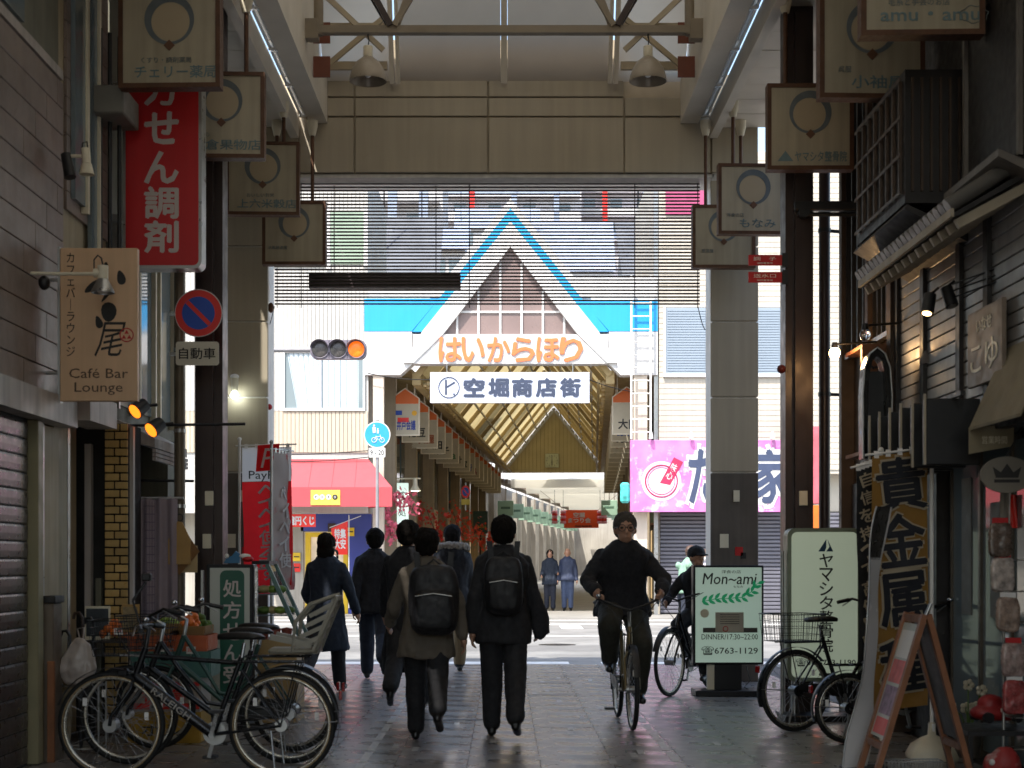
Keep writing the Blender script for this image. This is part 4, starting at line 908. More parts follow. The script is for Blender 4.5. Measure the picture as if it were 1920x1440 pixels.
for sx, xf in ((-1, XX(1622, 9.5) - XX(1720, 9.5)), (1, XX(1806, 9.5) - XX(1720, 9.5))):
    for dy in (-.2, .2): MB().bar((sx*.012, dy, za), (xf, dy, .0), .035, .045, up=(0, 1, 0)).build('leg', M_ewood, ea)
    for tt in (.03, .78):
        xx = sx*.012 + (xf - sx*.012)*tt; MB().bar((xx, -.18, za*(1-tt)), (xx, .18, za*(1-tt)), .03, .045).build('rail', M_ewood, ea)
    a, b = Vector((sx*.012, 0, za)).lerp(Vector((xf, 0, 0)), .06), Vector((sx*.012, 0, za)).lerp(Vector((xf, 0, 0)), .74)
    nn = Vector((sx*.004, 0, 0))
    MB().prism([a + Vector((0, -.178, 0)), a + Vector((0, .178, 0)), b + Vector((0, .178, 0)), b + Vector((0, -.178, 0))], nn).build('board', mat('slate', '#4a4c4e', .5) if sx > 0 else M_wsg, ea)
    if sx < 0:
        for k, (t0, t1, m) in enumerate(((.06, .3, M_white), (.32, .52, mat('poster_pink', '#d96a66', .5, 0, .3, 12)), (.55, .8, mat('poster_purple', '#8b6f88', .5, 0, .5, 20)), (.83, .97, M_sred))):
            c, d = a.lerp(b, t0), a.lerp(b, t1); o3 = Vector((-.006, 0, -.002))
            MB().prism([c + o3 + Vector((0, -.15, 0)), c + o3 + Vector((0, .15, 0)), d + o3 + Vector((0, .15, 0)), d + o3 + Vector((0, -.15, 0))], Vector((.002, 0, 0))).build('poster', m, ea)
MB().cyl((.03, -.2, za + .07), (-.06, -.2, za - .14), .012, n=8).build('marker_pen', M_alu, ea)
# ---------------------------------------------------------------- across the street: the gabled arcade gate
YF = 38.0
M_gw = mat('gate_white', '#cccac8', .5, 0, .06, 1, streak=.18)
M_gb = mat('gate_blue', '#1b93cf', .5, 0, .04, 1, streak=.05)
M_gl2 = mat('gate_glazing', '#7d6a66', .3, 0, .15, 1)
M_far = mat('far_pavement', '#8d8a84', .6, 0, .15, 1, .05, 10)
o = MB().box(-60, 60, 36.2, 150, -.2, -.0).build('far_pavement', M_far); o['kind'] = 'structure'
ga = thing('arcade_gate', 'white and blue gabled arcade gate with glazed triangle across the street', 'gate', (.2, YF, 0))
G = lambda mb, n, m, p=ga, kind=None: mb.build(n, m, p, kind, w=True)
def FP(px, py, d=0): return P(px, py, YF) + Vector((0, d, 0))
def quadz(pts, d0, d1, n, m, p=ga):                   # flat polygon drawn on the gate plane, from depth d0 to d1
    return G(MB().prism([FP(x, y, d0) for x, y in pts], (0, d1 - d0, 0)), n, m, p)
AX = 957
quadz([(683, 622), (772, 622), (774, 682), (750, 703), (683, 703)], .0, .5, 'white_wing', M_gw)
quadz([(1142, 622), (1233, 622), (1233, 703), (1164, 703), (1141, 682)], .0, .5, 'white_wing', M_gw)
quadz([(683, 560), (823, 560), (772, 621), (683, 621)], .0, .4, 'blue_wing', M_gb)
quadz([(1092, 563), (1233, 563), (1233, 621), (1142, 621)], .0, .4, 'blue_wing', M_gb)
quadz([(683, 535), (845, 535), (824, 559), (683, 559)], .05, .4, 'white_cap', M_gw)
quadz([(1070, 520), (1233, 520), (1233, 562), (1091, 562)], .05, .4, 'white_cap', M_gw)
quadz([(774, 627), (1141, 627), (1140, 682), (775, 682)], -.04, .45, 'letter_band', M_gw)
for s in (-1, 1):
    f = lambda pts: [(AX + s*(x - AX), y) for x, y in pts]
    quadz(f([(957, 372), (957, 391), (826, 558), (806, 558)]), .0, .4, 'gable_edge', M_gw)
    quadz(f([(957, 391), (957, 416), (792, 622), (773, 622), (824, 559)]), -.02, .4, 'blue_chevron', M_gb)
    quadz(f([(957, 416), (957, 463), (832, 626), (776, 681), (757, 681), (792, 622)]), -.08, .4, 'white_gable_leg', M_gw)
gz = quadz([(957, 463), (1090, 626), (826, 626)], .1, .16, 'glazing', M_gl2)
for x in (857, 897, 938, 978, 1018, 1058):
    zt = 463 + abs(x - AX) * (163/131) + 3
    quadz([(x-2, zt), (x+2, zt), (x+2, 626), (x-2, 626)], .05, .1, 'mullion', M_gw, gz)
quadz([(862, 582), (1052, 582), (1054, 586), (860, 586)], .06, .1, 'transom', M_gw, gz)
M_ol = mat('orange_letters', '#d8703f', .5, 0, .05, 2)
for k, ch in enumerate('はいからほり'):
    text(ch, (.56, .6), M_ol, ga, o=FP((844, 887, 935, 981, 1027, 1071)[k], 656, -.05), bold=.05, depth=.03, w=True)
for (a, b) in ((699, 719), (1189, 1214)):             # legs of the gate
    G(MB().box(XX(a, YF), XX(b, YF), YF + .05, YF + .4, 0, ZZ(703, YF)), 'post', mat('pinkish_cream', '#c9bbab', .5, 0, .08, 2, streak=.12))
sgn = thing('street_name_board', 'long white board with dark blue characters hung under the gate', 'signboard', P(956, 755, YF - .1))
M_board = mat('board_white', '#c9cede', .4, 0, .03, 2); M_nvy = mat('navy_letters', '#333c52', .5)
MB().chbox((0, .06, 56/F*YF/2), (298/F*YF, .12, 57/F*YF), .01).build('board', M_board, sgn)
MB().box(-149/F*YF, 149/F*YF, -.006, .003, 0, .03).box(-149/F*YF, 149/F*YF, -.006, .003, 57/F*YF - .03, 57/F*YF).build('white_edge', M_gw, sgn)
for k, ch in enumerate('空堀商店街'): text(ch, (.49, .45), M_nvy, sgn, o=((889, 935, 979, 1024, 1069)[k]/F*YF - 956/F*YF, -.008, .385), bold=.09, depth=.01)
c = ((842 - 956)/F*YF, -.01, .385)
MB().torus(c, .26, .013, None, 40, 6).build('emblem_ring', M_nvy, sgn)
MB().prism([(c[0]-.1, -.012, .2), (c[0]-.05, -.012, .2), (c[0]-.05, -.012, .58), (c[0]-.1, -.012, .58)], (0, .004, 0)).prism([(c[0]-.05, -.012, .37), (c[0]+.16, -.012, .5), (c[0]+.14, -.012, .54), (c[0]-.05, -.012, .42)], (0, .004, 0)).prism([(c[0]+.1, -.012, .2), (c[0]+.17, -.012, .17), (c[0]+.13, -.012, .27)], (0, .004, 0)).build('emblem_mark', M_nvy, sgn)
for x in (-1.6, 1.6): MB().cyl((x, .06, .77), (x, .06, 1.0), .012, n=6).build('hanger', M_alu, sgn)
# ladder on the right of the gate
la = thing('fixed_ladder', 'white fixed ladder on the right wing of the gate', 'ladder', (XX(1200, YF - .25), YF - .25, ZZ(825, YF)))
for px in (1182, 1218): G(MB().box(XX(px, YF) - .025, XX(px, YF) + .025, YF - .28, YF - .24, ZZ(825, YF), ZZ(520, YF)), 'rail', M_gw, la)
for k in range(12):
    z = ZZ(812 - k * 24, YF); G(MB().cyl((XX(1182, YF), YF - .26, z), (XX(1218, YF), YF - .26, z), .018, n=8), 'rung', M_gw, la)

# ---------------------------------------------------------------- the arcade behind the gate (its axis turns right)
A0 = Vector((.2, YF)); ANG = math.atan2(2.38, 39); AD = Vector((math.sin(ANG), math.cos(ANG))); AN = Vector((math.cos(ANG), -math.sin(ANG)))
def AP(lat, d, z): return Vector((A0.x + AN.x*lat + AD.x*d, A0.y + AN.y*lat + AD.y*d, z))
fa = thing('covered_street', 'yellowish gabled shopping arcade roof behind the white gate', 'arcade', AP(0, 0, 0))
Q = lambda mb, n, m, p=fa, kind=None: mb.build(n, m, p, kind, w=True)
L = 39.0
M_yroof = mat('yellow_roof_sheet', '#b8a97e', .5, 0, .1, .8, transl=.5); M_ybeam = mat('tan_steel', '#a58f62', .5, 0, .15, 2)
M_yroof2 = mat('tan_roof_sheet', '#8d7f5a', .5, 0, .1, .8, transl=.3)
M_tan = mat('tan_corrugated', '#cfc198', .6, 0, .1, 1)
for s in (-1, 1):
    for k in range(13):                              # roof sheets between ribs
        d0 = .55 + k * 2.95; d1 = d0 + 2.85
        Q(MB().add([AP(s*2.55, d0, 6.2), AP(s*2.55, d1, 6.2), AP(0, d1, 9.35), AP(0, d0, 9.35)], [(0, 1, 2, 3)]), 'roof_sheet', M_yroof if k % 3 else M_yroof2)
        Q(MB().bar(AP(s*2.5, d0 - .05, 6.15), AP(0, d0 - .05, 9.27), .08, .16), 'roof_rib', M_ybeam)
    for t in (.2, .42, .64, .86): Q(MB().bar(AP(s*2.5*(1-t), .5, 6.12 + 3.15*t), AP(s*2.5*(1-t), L, 6.12 + 3.15*t), .06, .06), 'purlin', M_gw)
    Q(MB().bar(AP(s*2.5, .5, 6.1), AP(s*2.5, L, 6.1), .22, .34), 'eave_beam', M_ybeam)
    Q(MB().bar(AP(s*2.2, .6, 5.98), AP(s*2.2, L, 5.98), .08, .1), 'eave_beam', M_ybeam)
    for k in range(46): Q(MB().ell(AP(s*2.34, 1 + k*.82, 6.0 + .04*math.sin(k)), (.09, .09, .07), 7, 5), 'lantern_string_bulb', mat('string_bulb', '#c8b184', .5))
    Q(MB().prism([AP(s*2.62, .6, 6.3), AP(s*4.2, .6, 6.6), AP(s*4.2, L, 6.6), AP(s*2.62, L, 6.3)], (0, 0, .05)), 'side_roof', M_ybeam)
# side shops: pillars and dark bays
shopcols = ['#6e6050', '#3c3834', '#8b7c66', '#4d4238', '#75695a', '#2f2d2e', '#94876f', '#5a4f45']
for s in (-1, 1):
    for k in range(8):
        d0 = 1.6 + k * 4.7
        c = thing('arcade_shop', ('%s fronted shop bay with signs above, ' % ['brown', 'charcoal', 'tan', 'umber', 'grey brown', 'black', 'sand', 'dusky'][(k + (3 if s > 0 else 0)) % 8]) + ('maple garland side of the covered street' if s < 0 else 'pink board side of the covered street'), 'shop', AP(s*4.1, d0 + 2.4, 0))
        m = mat('shop_front_%d' % (k % 8 + (0 if s < 0 else 3)), shopcols[(k + (3 if s > 0 else 0)) % 8], .6, 0, .25, 1)
        Q(MB().prism([AP(s*4.1, d0, 0), AP(s*4.1, d0 + 4.66, 0), AP(s*7, d0 + 4.66, 0), AP(s*7, d0, 0)], (0, 0, 6.5)), 'wall', m, c)
        Q(MB().prism([AP(s*3.9, d0 + .3, 2.6), AP(s*3.9, d0 + 4.4, 2.6), AP(s*4.09, d0 + 4.4, 2.6), AP(s*4.09, d0 + .3, 2.6)], (0, 0, .7)), 'shop_fascia', mat('fascia_%d' % (k % 4), ['#b9a98e', '#40644f', '#8c3f33', '#d0c8b6'][k % 4], .5), c)
        for j in range(3):
            a = d0 + .4 + j*1.3
            Q(MB().prism([AP(s*4.04, a, 3.6), AP(s*4.04, a + .9, 3.6), AP(s*4.09, a + .9, 3.6), AP(s*4.09, a, 3.6)], (0, 0, 1.6)), 'window', M_glass, c)
            Q(MB().prism([AP(s*4.03, a, .1), AP(s*4.03, a + 1.15, .1), AP(s*4.09, a + 1.15, .1), AP(s*4.09, a, .1)], (0, 0, 2.3)), 'shop_window', mat('warm_display', '#b99c6b', .4, 0, .6, 2, emit=.25, ecol='#ffd9a0') if (j + k) % 2 else M_glass, c)
        Q(MB().prism([AP(s*3.55, d0, 0), AP(s*3.55, d0 + .32, 0), AP(s*3.2, d0 + .32, 0), AP(s*3.2, d0, 0)], (0, 0, 6.3)), 'pillar', mat('tan_pillar', '#8f8069', .55, 0, .15, 2, streak=.15))
# house shaped shop signs in rows
M_hs = mat('house_sign_cream', '#b5ac98', .5, 0, .08, 3); M_hso = mat('house_sign_orange', '#d0672f', .5, 0, .05, 3); M_hse = mat('house_sign_edge', '#d8cfbd', .5)
motifs = [('井戸会議', '#2a3c8c'), ('花豆', '#3d3a36'), ('小物屋', '#96502d'), ('大田', '#222222'), ('菓子', '#55504a'), ('oha', '#5a7f58'), ('時計', '#4b443b'), ('美宝', '#3c4a3a'), ('銀行', '#24448c'), ('文具', '#8c2f3a'), ('力餅', '#222222'), ('茶', '#3c5a3a'), ('米', '#503c28'), ('酒', '#303030'), ('薬', '#b03030'), ('魚', '#2c4a70')]
ords = ['first', 'second', 'third', 'fourth', 'fifth', 'sixth', 'seventh', 'eighth', 'ninth', 'tenth', 'eleventh', 'twelfth', 'thirteenth', 'fourteenth', 'fifteenth', 'sixteenth']
for s in (-1, 1):
    for k in range(16):
        d = 1.7 + k * 2.3; c = AP(s*2.95, d, 4.72)
        t = thing('house_shaped_sign', 'house shaped sign, %s from the gate in the row on the %s side' % (ords[k], 'maple garland' if s < 0 else 'pink board'), 'sign', c, -ANG, group='house shaped signs along the covered street')
        w = .78; h = 1.0
        MB().prism([(-w/2, 0, 0), (w/2, 0, 0), (w/2, 0, h), (0, 0, h + .28), (-w/2, 0, h)], (0, .1, 0)).build('board', M_hse, t)
        MB().prism([(-w/2 + .03, -.006, .03), (w/2 - .03, -.006, .03), (w/2 - .03, -.006, h - .16), (-w/2 + .03, -.006, h - .16)], (0, .004, 0)).build('face', M_hs, t)
        MB().prism([(-w/2 + .03, -.008, h - .15), (w/2 - .03, -.008, h - .15), (w/2 - .03, -.008, h - .015), (0, -.008, h + .24), (-w/2 + .03, -.008, h - .015)], (0, .005, 0)).build('gable', M_hso, t)
        tx, cc = motifs[k if s < 0 else (k * 5 + 3) % 16]
        if k < 10: text(tx, (.5, .26), mat('ink_' + cc[1:], cc, .5), t, o=(.03, -.01, .28), bold=.06)
        if k == 0 and s < 0:
            MB().box(-.36, -.08, -.012, -.009, .55, .67).build('blue_mark', mat('logo_blue2', '#24449c', .5), t); MB().prism(cir(.07, -.012, 16), (0, .003, 0), Matrix.Translation((.25, 0, .6))).build('yellow_mark', mat('logo_yellow', '#e0a82a', .5), t)
            MB().box(-.2, .1, -.012, -.009, .36, .48).build('red_mark', M_sred, t)
        for x in (-.25, .25): MB().cyl((x, .05, h + .08), (x, .05, 6.38 - 4.72), .018, n=6).build('stem', M_hse, t)
# gable wall with clock at the far end
cw = thing('clock_wall', 'tan boarded gable wall with square clock at the end of the yellow roof', 'wall', AP(0, L, 0), -ANG)
zb_ = 5.9
nb = 31
for k in range(nb):
    a = -3.05 + 6.1*k/nb; b = a + 6.1/nb - .015; za = lambda x: max(6.75, 6.15 + (2.55 - abs(x))*3.2/2.55)
    MB().prism([(a, 0, zb_), (b, 0, zb_), (b, 0, za(b)), (a, 0, za(a))], (0, .08, 0)).build('board', M_tan, cw)
MB().prism([(-2.5, .1, zb_), (2.5, .1, zb_), (2.5, .1, 6.1), (0, .1, 9.2), (-2.5, .1, 6.1)], (0, .05, 0)).build('backing', M_ybeam, cw)
for s in (-1, 1):
    MB().bar((s*2.6, -.1, 6.2), (0, -.1, 9.42), .12, .16).build('gable_trim', M_gw, cw); MB().bar((s*2.35, -.12, 6.2), (0, -.12, 9.1), .08, .1).build('gable_trim', M_gw, cw)
ck = thing('square_clock', 'pale green square clock on the tan gable wall', 'clock', AP(-.1, L - .12, 6.15), -ANG)
MB().chbox((0, 0, .36), (.7, .1, .72), .02).build('case', mat('clock_green', '#ccd2b8', .5), ck)
MB().box(-.012, .012, -.058, -.052, .36, .62).box(-.02, .02, -.058, -.052, .12, .36).build('hands', M_inkb, ck)
for k in range(12): MB().cbox((.27*math.sin(k*math.pi/6), -.054, .36 + .27*math.cos(k*math.pi/6)), (.03, .006, .03)).build('hour_mark', M_inkb, ck)
# the next, whiter arcade beyond (turns further right)
B0 = AP(0, L + .5, 0); BA = R(7.5); BD = Vector((math.sin(BA), math.cos(BA))); BN = Vector((math.cos(BA), -math.sin(BA)))
def BP(lat, d, z): return Vector((B0.x + BN.x*lat + BD.x*d, B0.y + BN.y*lat + BD.y*d, z))
nx = thing('white_covered_street', 'white roofed covered street beyond the clock wall', 'arcade', BP(0, 0, 0))
M_wr = mat('white_vault', '#ece9e0', .5, 0, .06, .5, transl=.7); M_bb = mat('brown_beam', '#8d7c6b', .6, 0, .15, 1); M_wt = mat('pale_grey_wall', '#a39d92', .7, 0, .2, .6, streak=.2)
for k in range(8):
    d = 1 + k*7; Q(MB().add([BP(-2.4, d, 5.7), BP(2.6, d, 5.7), BP(2.6, d + 6.9, 5.7), BP(-2.4, d + 6.9, 5.7)], [(0, 1, 2, 3)]), 'roof_sheet', M_wr, nx)
    Q(MB().prism([BP(-2.4, d, 5.2), BP(2.6, d, 5.2), BP(2.6, d + .05, 5.2), BP(-2.4, d + .05, 5.2)], (0, 0, .45)), 'drop_panel', M_wr, nx)
for k in range(4): Q(MB().bar(BP(-2.5 - .22*k, 0, 5.5 + .03*k), BP(-2.5 - .22*k, 58, 5.5 + .03*k), .14, .22), 'side_beam', M_bb, nx)
Q(MB().prism([BP(-9, 60, 0), BP(9, 60, 0), BP(9, 60.3, 0), BP(-9, 60.3, 0)], (0, 0, 7)), 'end_wall', M_wt, nx)
for s in (-1, 1):
    for k in range(12): Q(MB().prism([BP(s*3.9, k*5, 0), BP(s*3.9, k*5 + 4.9, 0), BP(s*6, k*5 + 4.9, 0), BP(s*6, k*5, 0)], (0, 0, 5.6)), 'shop_wall', mat('pale_shop_%d' % (k % 3), ['#a8a093', '#8e8578', '#b9b2a6'][k % 3], .7, 0, .3, .8, streak=.3), nx)
    for k in range(11):
        Q(MB().prism([BP(s*3.6, k*5 + 1, 0), BP(s*3.6, k*5 + 1.3, 0), BP(s*3.3, k*5 + 1.3, 0), BP(s*3.3, k*5 + 1, 0)], (0, 0, 5.4)), 'pillar', M_wt, nx)
M_gs = mat('mint_sign', '#8fae98', .5, 0, .06, 2)
for s in (-1, 1):
    for k in range(10):
        t = thing('mint_sign', 'mint green square sign, %s past the clock wall on the %s side' % (ords[k], 'maple garland' if s < 0 else 'pink board'), 'sign', BP(s*2.75, 1.6 + k*4.6, 3.75), -BA, group='mint square signs in the far covered street')
        MB().chbox((0, 0, .4), (.85, .08, .8), .02).build('board', M_gs, t)
        MB().box(-.25, .25, -.046, -.041, .36, .48).build('mark', mat('mint_dark', '#4c6a58', .5), t)
        MB().cyl((0, 0, .8), (0, 0, 1.7), .02, n=6).build('stem', M_bb, t)
t = thing('orange_banner', 'orange banner with white characters hung across the far covered street', 'banner', P(1090, 990, 79.5), -BA)
MB().box(-.92, .92, 0, .02, 0, .96).build('cloth', mat('banner_orange', '#e2501c', .6, 0, .05, 1), t)
text('空堀\nまつり会', (1.2, .55), M_gw, t, o=(-.1, -.01, .55), bold=.05, depth=.01); text('商店街振興', (.9, .1), M_inkb, t, o=(.1, -.01, .1), depth=.01)
for s in (-1, 1): MB().cyl((s*.9, .01, .96), (s*2.2, .01, 2.0), .012, n=6).build('rope', M_bb, t)
for k, px in enumerate((1040, 1056, 1125, 1133)):
    t = thing('paper_lantern', 'pink and white striped lantern beside the orange banner', 'lantern', P(px, 982, 79.3), group='striped lanterns flanking the orange banner')
    for j in range(5): MB().lathe([(.12, .14*j), (.17, .14*j + .07), (.12, .14*j + .14)], 12).build('stripe', M_sred if j % 2 else mat('lantern_pink', '#e6a0ae', .6), t)
    MB().cyl((0, 0, .7), (0, 0, 1.8), .01, n=5).build('cord', M_inkb, t)
# red maple garlands in the near left bays
M_maple = [mat('maple_red', '#b8241f', .6, 0, .2, 8), mat('maple_orange', '#d2452c', .6, 0, .2, 8), mat('maple_pink', '#d8647a', .6, 0, .2, 8)]
rg = random.Random(11)
def garland(a, b, n, m, label, sag=.3, spread=.22):
    a, b = Vector(a), Vector(b); t = thing('leaf_garland', label, 'garland', a)
    pts = [a.lerp(b, i/12) - Vector((0, 0, sag*math.sin(math.pi*i/12))) for i in range(13)]
    MB().tube([p - a for p in pts], .012, 5).build('string', M_dwood, t)
    mb = MB()
    for i in range(n):
        p = pts[rg.randrange(13)] - a + Vector((rg.gauss(0, spread), rg.gauss(0, spread*.6), rg.gauss(0, spread*.8))); r = rg.uniform(.05, .1)
        d = Vector((rg.gauss(0, 1), rg.gauss(0, 1), rg.gauss(0, 1))).normalized(); e = d.orthogonal().normalized(); g = d.cross(e)
        star = []
        for q in range(10):
            rr_ = r if q % 2 == 0 else r * .45; an = math.pi * q / 5; star.append(p + (e*math.cos(an) + g*math.sin(an)) * rr_)
        mb.add(star, [tuple(range(10))])
    mb.build('leaves', m, t, 'stuff', fix=False)
garland(P(800, 955, 46), P(835, 1000, 46), 160, M_maple[0], 'red maple leaf garland hanging in front of a tan pillar', .3, .22)
garland(P(850, 960, 50), P(872, 1005, 50), 160, M_maple[1], 'orange red maple branch near the arcade no parking sign', .2, .28)
garland(P(885, 985, 55), P(935, 1015, 55), 160, M_maple[1], 'orange maple garland below the dark green signboard', .3, .25)
garland(P(722, 955, 39.5), P(778, 962, 39.5), 130, M_maple[2], 'pink blossom garland beside the red awning', -.4, .12)
garland(P(728, 965, 39.3), P(733, 1005, 39.3), 90, M_maple[2], 'pink blossom strand hanging beside the red awning', 0, .12)
# small signs inside
t = thing('no_parking_sign', 'round no parking sign on a tan pillar inside the covered street', 'sign', P(873, 922, 48), -ANG)
MB().prism(cir(.2, 0, 24), (0, .02, 0), Matrix.Diagonal((.75, 1, 1, 1))).build('plate', M_sred, t); MB().prism(cir(.14, -.005, 24), (0, .004, 0), Matrix.Diagonal((.75, 1, 1, 1))).build('blue_disc', M_blue, t)
MB().bar((-.08, -.008, .1), (.08, -.008, -.1), .01, .03, up=(1, 0, 1)).build('slash', M_sred, t); MB().box(-.14, .14, 0, .02, -.42, -.24).build('sub_plate', mat('plate_yellow', '#b8a84a', .5), t)
MB().box(-.02, .02, .02, .06, -.6, .3).build('pole', M_alu, t)
t = thing('green_signboard', 'dark green signboard with yellow lettering inside the covered street', 'signboard', P(901, 1000, 57), -ANG)
MB().chbox((0, 0, .42), (.56, .1, .86), .01).build('board', mat('dark_green', '#16332b', .5), t); text('GREEN', (.4, .1), mat('yellow_letters', '#b5a22a', .5), t, o=(0, -.055, .25), depth=.004)
MB().cyl((0, 0, 0), (0, 0, -.9), .03, n=8).build('post', M_dark, t)
t = thing('hanging_lightbox', 'white hanging lightbox with two lamps beside the first arcade pillar', 'sign', P(755, 985, 41.5), -ANG)
MB().chbox((0, 0, .6), (.32, .1, 1.15), .01).build('case', mat('lightbox_white', '#cfdcd4', .5, 0, 0, emit=.25, ecol='#e6fff2'), t); text(vtext('すし処'), (.2, .7), M_inkb, t, o=(0, -.053, .6), depth=.003)
MB().cyl((-.5, 0, 1.3), (.5, 0, 1.3), .02, n=8).build('rail', M_cream, t)
for s in (-1, 1): MB().lathe([(.06, 1.3), (.07, 1.1), (.16, .95)], 14, Matrix.Translation((s*.36, -.1, 0))).build('lamp_shade', M_cream, t); MB().ell((s*.36, -.1, .97), (.12, .12, .03), 12, 6).build('bulb', mat('cool_lamp', '#ffffff', .4, 0, 0, emit=14, ecol='#f4fff6'), t)
t = thing('small_bright_sign', 'small turquoise and yellow sign box left of the pink signboard', 'sign', P(1172, 950, YF - .3))
MB().chbox((0, 0, .35), (.24, .12, .52), .05).build('case', mat('turquoise_print', '#4cb8b4', .4, 0, .6, 6, stain=('#d9c23a', 5, .6)), t); MB().box(-.02, .3, .0, .04, .3, .34).build('bracket', M_alu, t)

# ---------------------------------------------------------------- left corner building with the red awning
lb = thing('corner_building', 'pale ribbed corner building with curtained window above the red awning', 'building', (XX(590, YF), YF, 0))
D = lambda mb, n, m, p=lb, kind=None: mb.build(n, m, p, kind, w=True)
M_rib = mat('pale_rib_siding', '#b9b6b0', .55, 0, .06, 1, streak=.1); M_rib2 = mat('cream_rib_siding', '#b7ab97', .55, 0, .06, 1, streak=.12)
xl, xr = XX(250, YF), XX(690, YF)
D(MB().box(xl, xr, YF + .08, YF + 6, 6.7, 11.6).box(xl, xr, YF + .08, YF + 1.4, 2.6, 6.69).box(xl, xr, YF + 1.2, YF + 1.4, 0, 2.599), 'wall', M_rib)
nr = 58; wx = (XX(530, YF), XX(684, YF)); wz = (ZZ(768, YF), ZZ(658, YF))
for k in range(nr):
    a = xl + (xr - xl)*k/nr; b = a + (xr - xl)/nr - .012
    D(MB().box(a, b, YF + .04, YF + .079, ZZ(848, YF), wz[0] - .04), 'siding_rib', M_rib2)
    if b < wx[0] or a > wx[1]: D(MB().box(a, b, YF + .04, YF + .079, wz[0] - .03, ZZ(345, YF)), 'siding_rib', M_rib)
    else: D(MB().box(a, b, YF + .04, YF + .079, wz[1] + .03, ZZ(345, YF)), 'siding_rib', M_rib)
wd = D(MB().box(wx[0] + .04, wx[1] - .04, YF + .06, YF + .078, wz[0] + .04, wz[1] - .04), 'window', M_glass)
fr = MB().box(wx[0], wx[1], YF, YF + .078, wz[0] - .03, wz[0] + .04).box(wx[0], wx[1], YF, YF + .078, wz[1] - .04, wz[1] + .03).box(wx[0], wx[0] + .05, YF + .001, YF + .077, wz[0] + .04, wz[1] - .04).box(wx[1] - .05, wx[1], YF + .001, YF + .077, wz[0] + .04, wz[1] - .04)
D(fr, 'frame', M_gw, wd); xm = XX(600, YF); D(MB().box(xm - .03, xm + .03, YF + .005, YF + .05, wz[0] + .04, wz[1] - .04), 'mullion', M_gw, wd)
M_curt = mat('pale_curtain', '#b9c4cc', .8, 0, .06, 3)
for a, b, sl in ((XX(538, YF), XX(597, YF), .25), (XX(602, YF), XX(672, YF), 0)):
    D(MB().grid(lambda u, v: (a + sl*(1 - v) + (b - a - sl*(1 - v))*u, YF + .05 + .012*math.sin(u*40), wz[0] + .05 + (wz[1] - wz[0] - .1)*v), 40, 4), 'curtain', M_curt, wd)
for (a, b, z0, z1) in ((505, 612, 500, 395), (618, 682, 495, 395)):
    w2 = D(MB().box(XX(a, YF), XX(b, YF), YF + .01, YF + .039, ZZ(z0, YF), ZZ(z1, YF)), 'window', mat('green_glass', '#8fa08c', .2, 0, .2, 1)); D(MB().box(XX(b, YF), XX(b, YF) + .1, YF - .01, YF + .039, ZZ(z0, YF) - .05, ZZ(z1, YF) + .05), 'frame', M_gw, w2)
# shop front under the awning
M_vio = mat('shop_blue', '#3a4590', .5, 0, .08, 1); M_yel = mat('shop_yellow', '#d8b41f', .5)
D(MB().box(xl, XX(560, YF), YF + .9, YF + 1.19, 0, 2.6), 'shop_front', M_wt)
D(MB().box(XX(555, YF), xr, YF + .9, YF + 1.19, 2.15, 2.6).box(XX(646, YF), xr, YF + .9, YF + 1.19, 0, 2.15), 'shop_front', M_vio)
D(MB().box(XX(560, YF), XX(646, YF), YF + 1.1, YF + 1.15, 0, 2.14), 'door', mat('shop_inside', '#b5ab99', .4, 0, .5, 3, emit=.15, ecol='#ffe8c8'))
D(MB().box(XX(563, YF), XX(573, YF), YF + .95, YF + 1.09, 0, 2.12).box(XX(636, YF), XX(645, YF), YF + .95, YF + 1.09, 0, 2.12).box(XX(573, YF), XX(636, YF), YF + .951, YF + 1.089, 2.0, 2.12), 'door_frame', M_yel)
aw2 = thing('red_awning', 'red shop awning with yellow name panel on the corner building', 'awning', (XX(625, YF - .5), YF - .5, ZZ(952, YF)))
M_awn = mat('awning_red', '#c4535a', .7, 0, .06, 1, transl=.25)
x0, x1 = XX(440, YF), XX(690, YF); xs1 = XX(735, YF - 1); zt, zm, zb2 = ZZ(862, YF), ZZ(915, YF - 1), ZZ(950, YF - 1)
D(MB().prism([(x0, YF + .03, zt), (x1, YF + .03, zt), (xs1, YF - 1, zm), (x0, YF - 1, zm)], (0, 0, .02)), 'canopy', M_awn, aw2)
D(MB().box(x0, xs1, YF - 1.02, YF - 1.0, zb2, zm + .015), 'valance', M_awn, aw2)
D(MB().prism([(x1, YF + .03, zt), (x1, YF + .03, zb2), (xs1, YF - 1, zb2), (xs1, YF - 1, zm)], (.01, .01, 0)), 'side_cloth', M_awn, aw2)
D(MB().box(XX(583, YF - 1), XX(638, YF - 1), YF - 1.04, YF - 1.021, ZZ(947, YF - 1), ZZ(919, YF - 1)), 'name_panel', mat('panel_yellow', '#d3c04a', .5), aw2)
for k, px in enumerate((593, 604, 616, 628)):
    c = P(px, 932, YF - 1.05); D(MB().prism([c + Vector((.066*math.cos(t), 0, .066*math.sin(t))) for t in [2*math.pi*i/20 for i in range(20)]], (0, .008, 0)), 'name_disc', M_gw if k < 3 else M_inkb, aw2)
    text('roto'[k], (.05, .06), M_inkb if k < 3 else M_gw, aw2, o=c + Vector((0, -.003, 0)), w=True)
for k in range(6): x = x0 + (x1 - x0)*(k + .5)/6; D(MB().bar((x, YF + .02, zt + .024), (x + .05*k/6, YF - 1, zm + .024), .012, .006), 'seam', mat('awning_seam', '#a83a42', .7), aw2)
t = thing('lottery_banner', 'red banner with white characters hanging under the red awning', 'banner', P(565, 988, YF - .6))
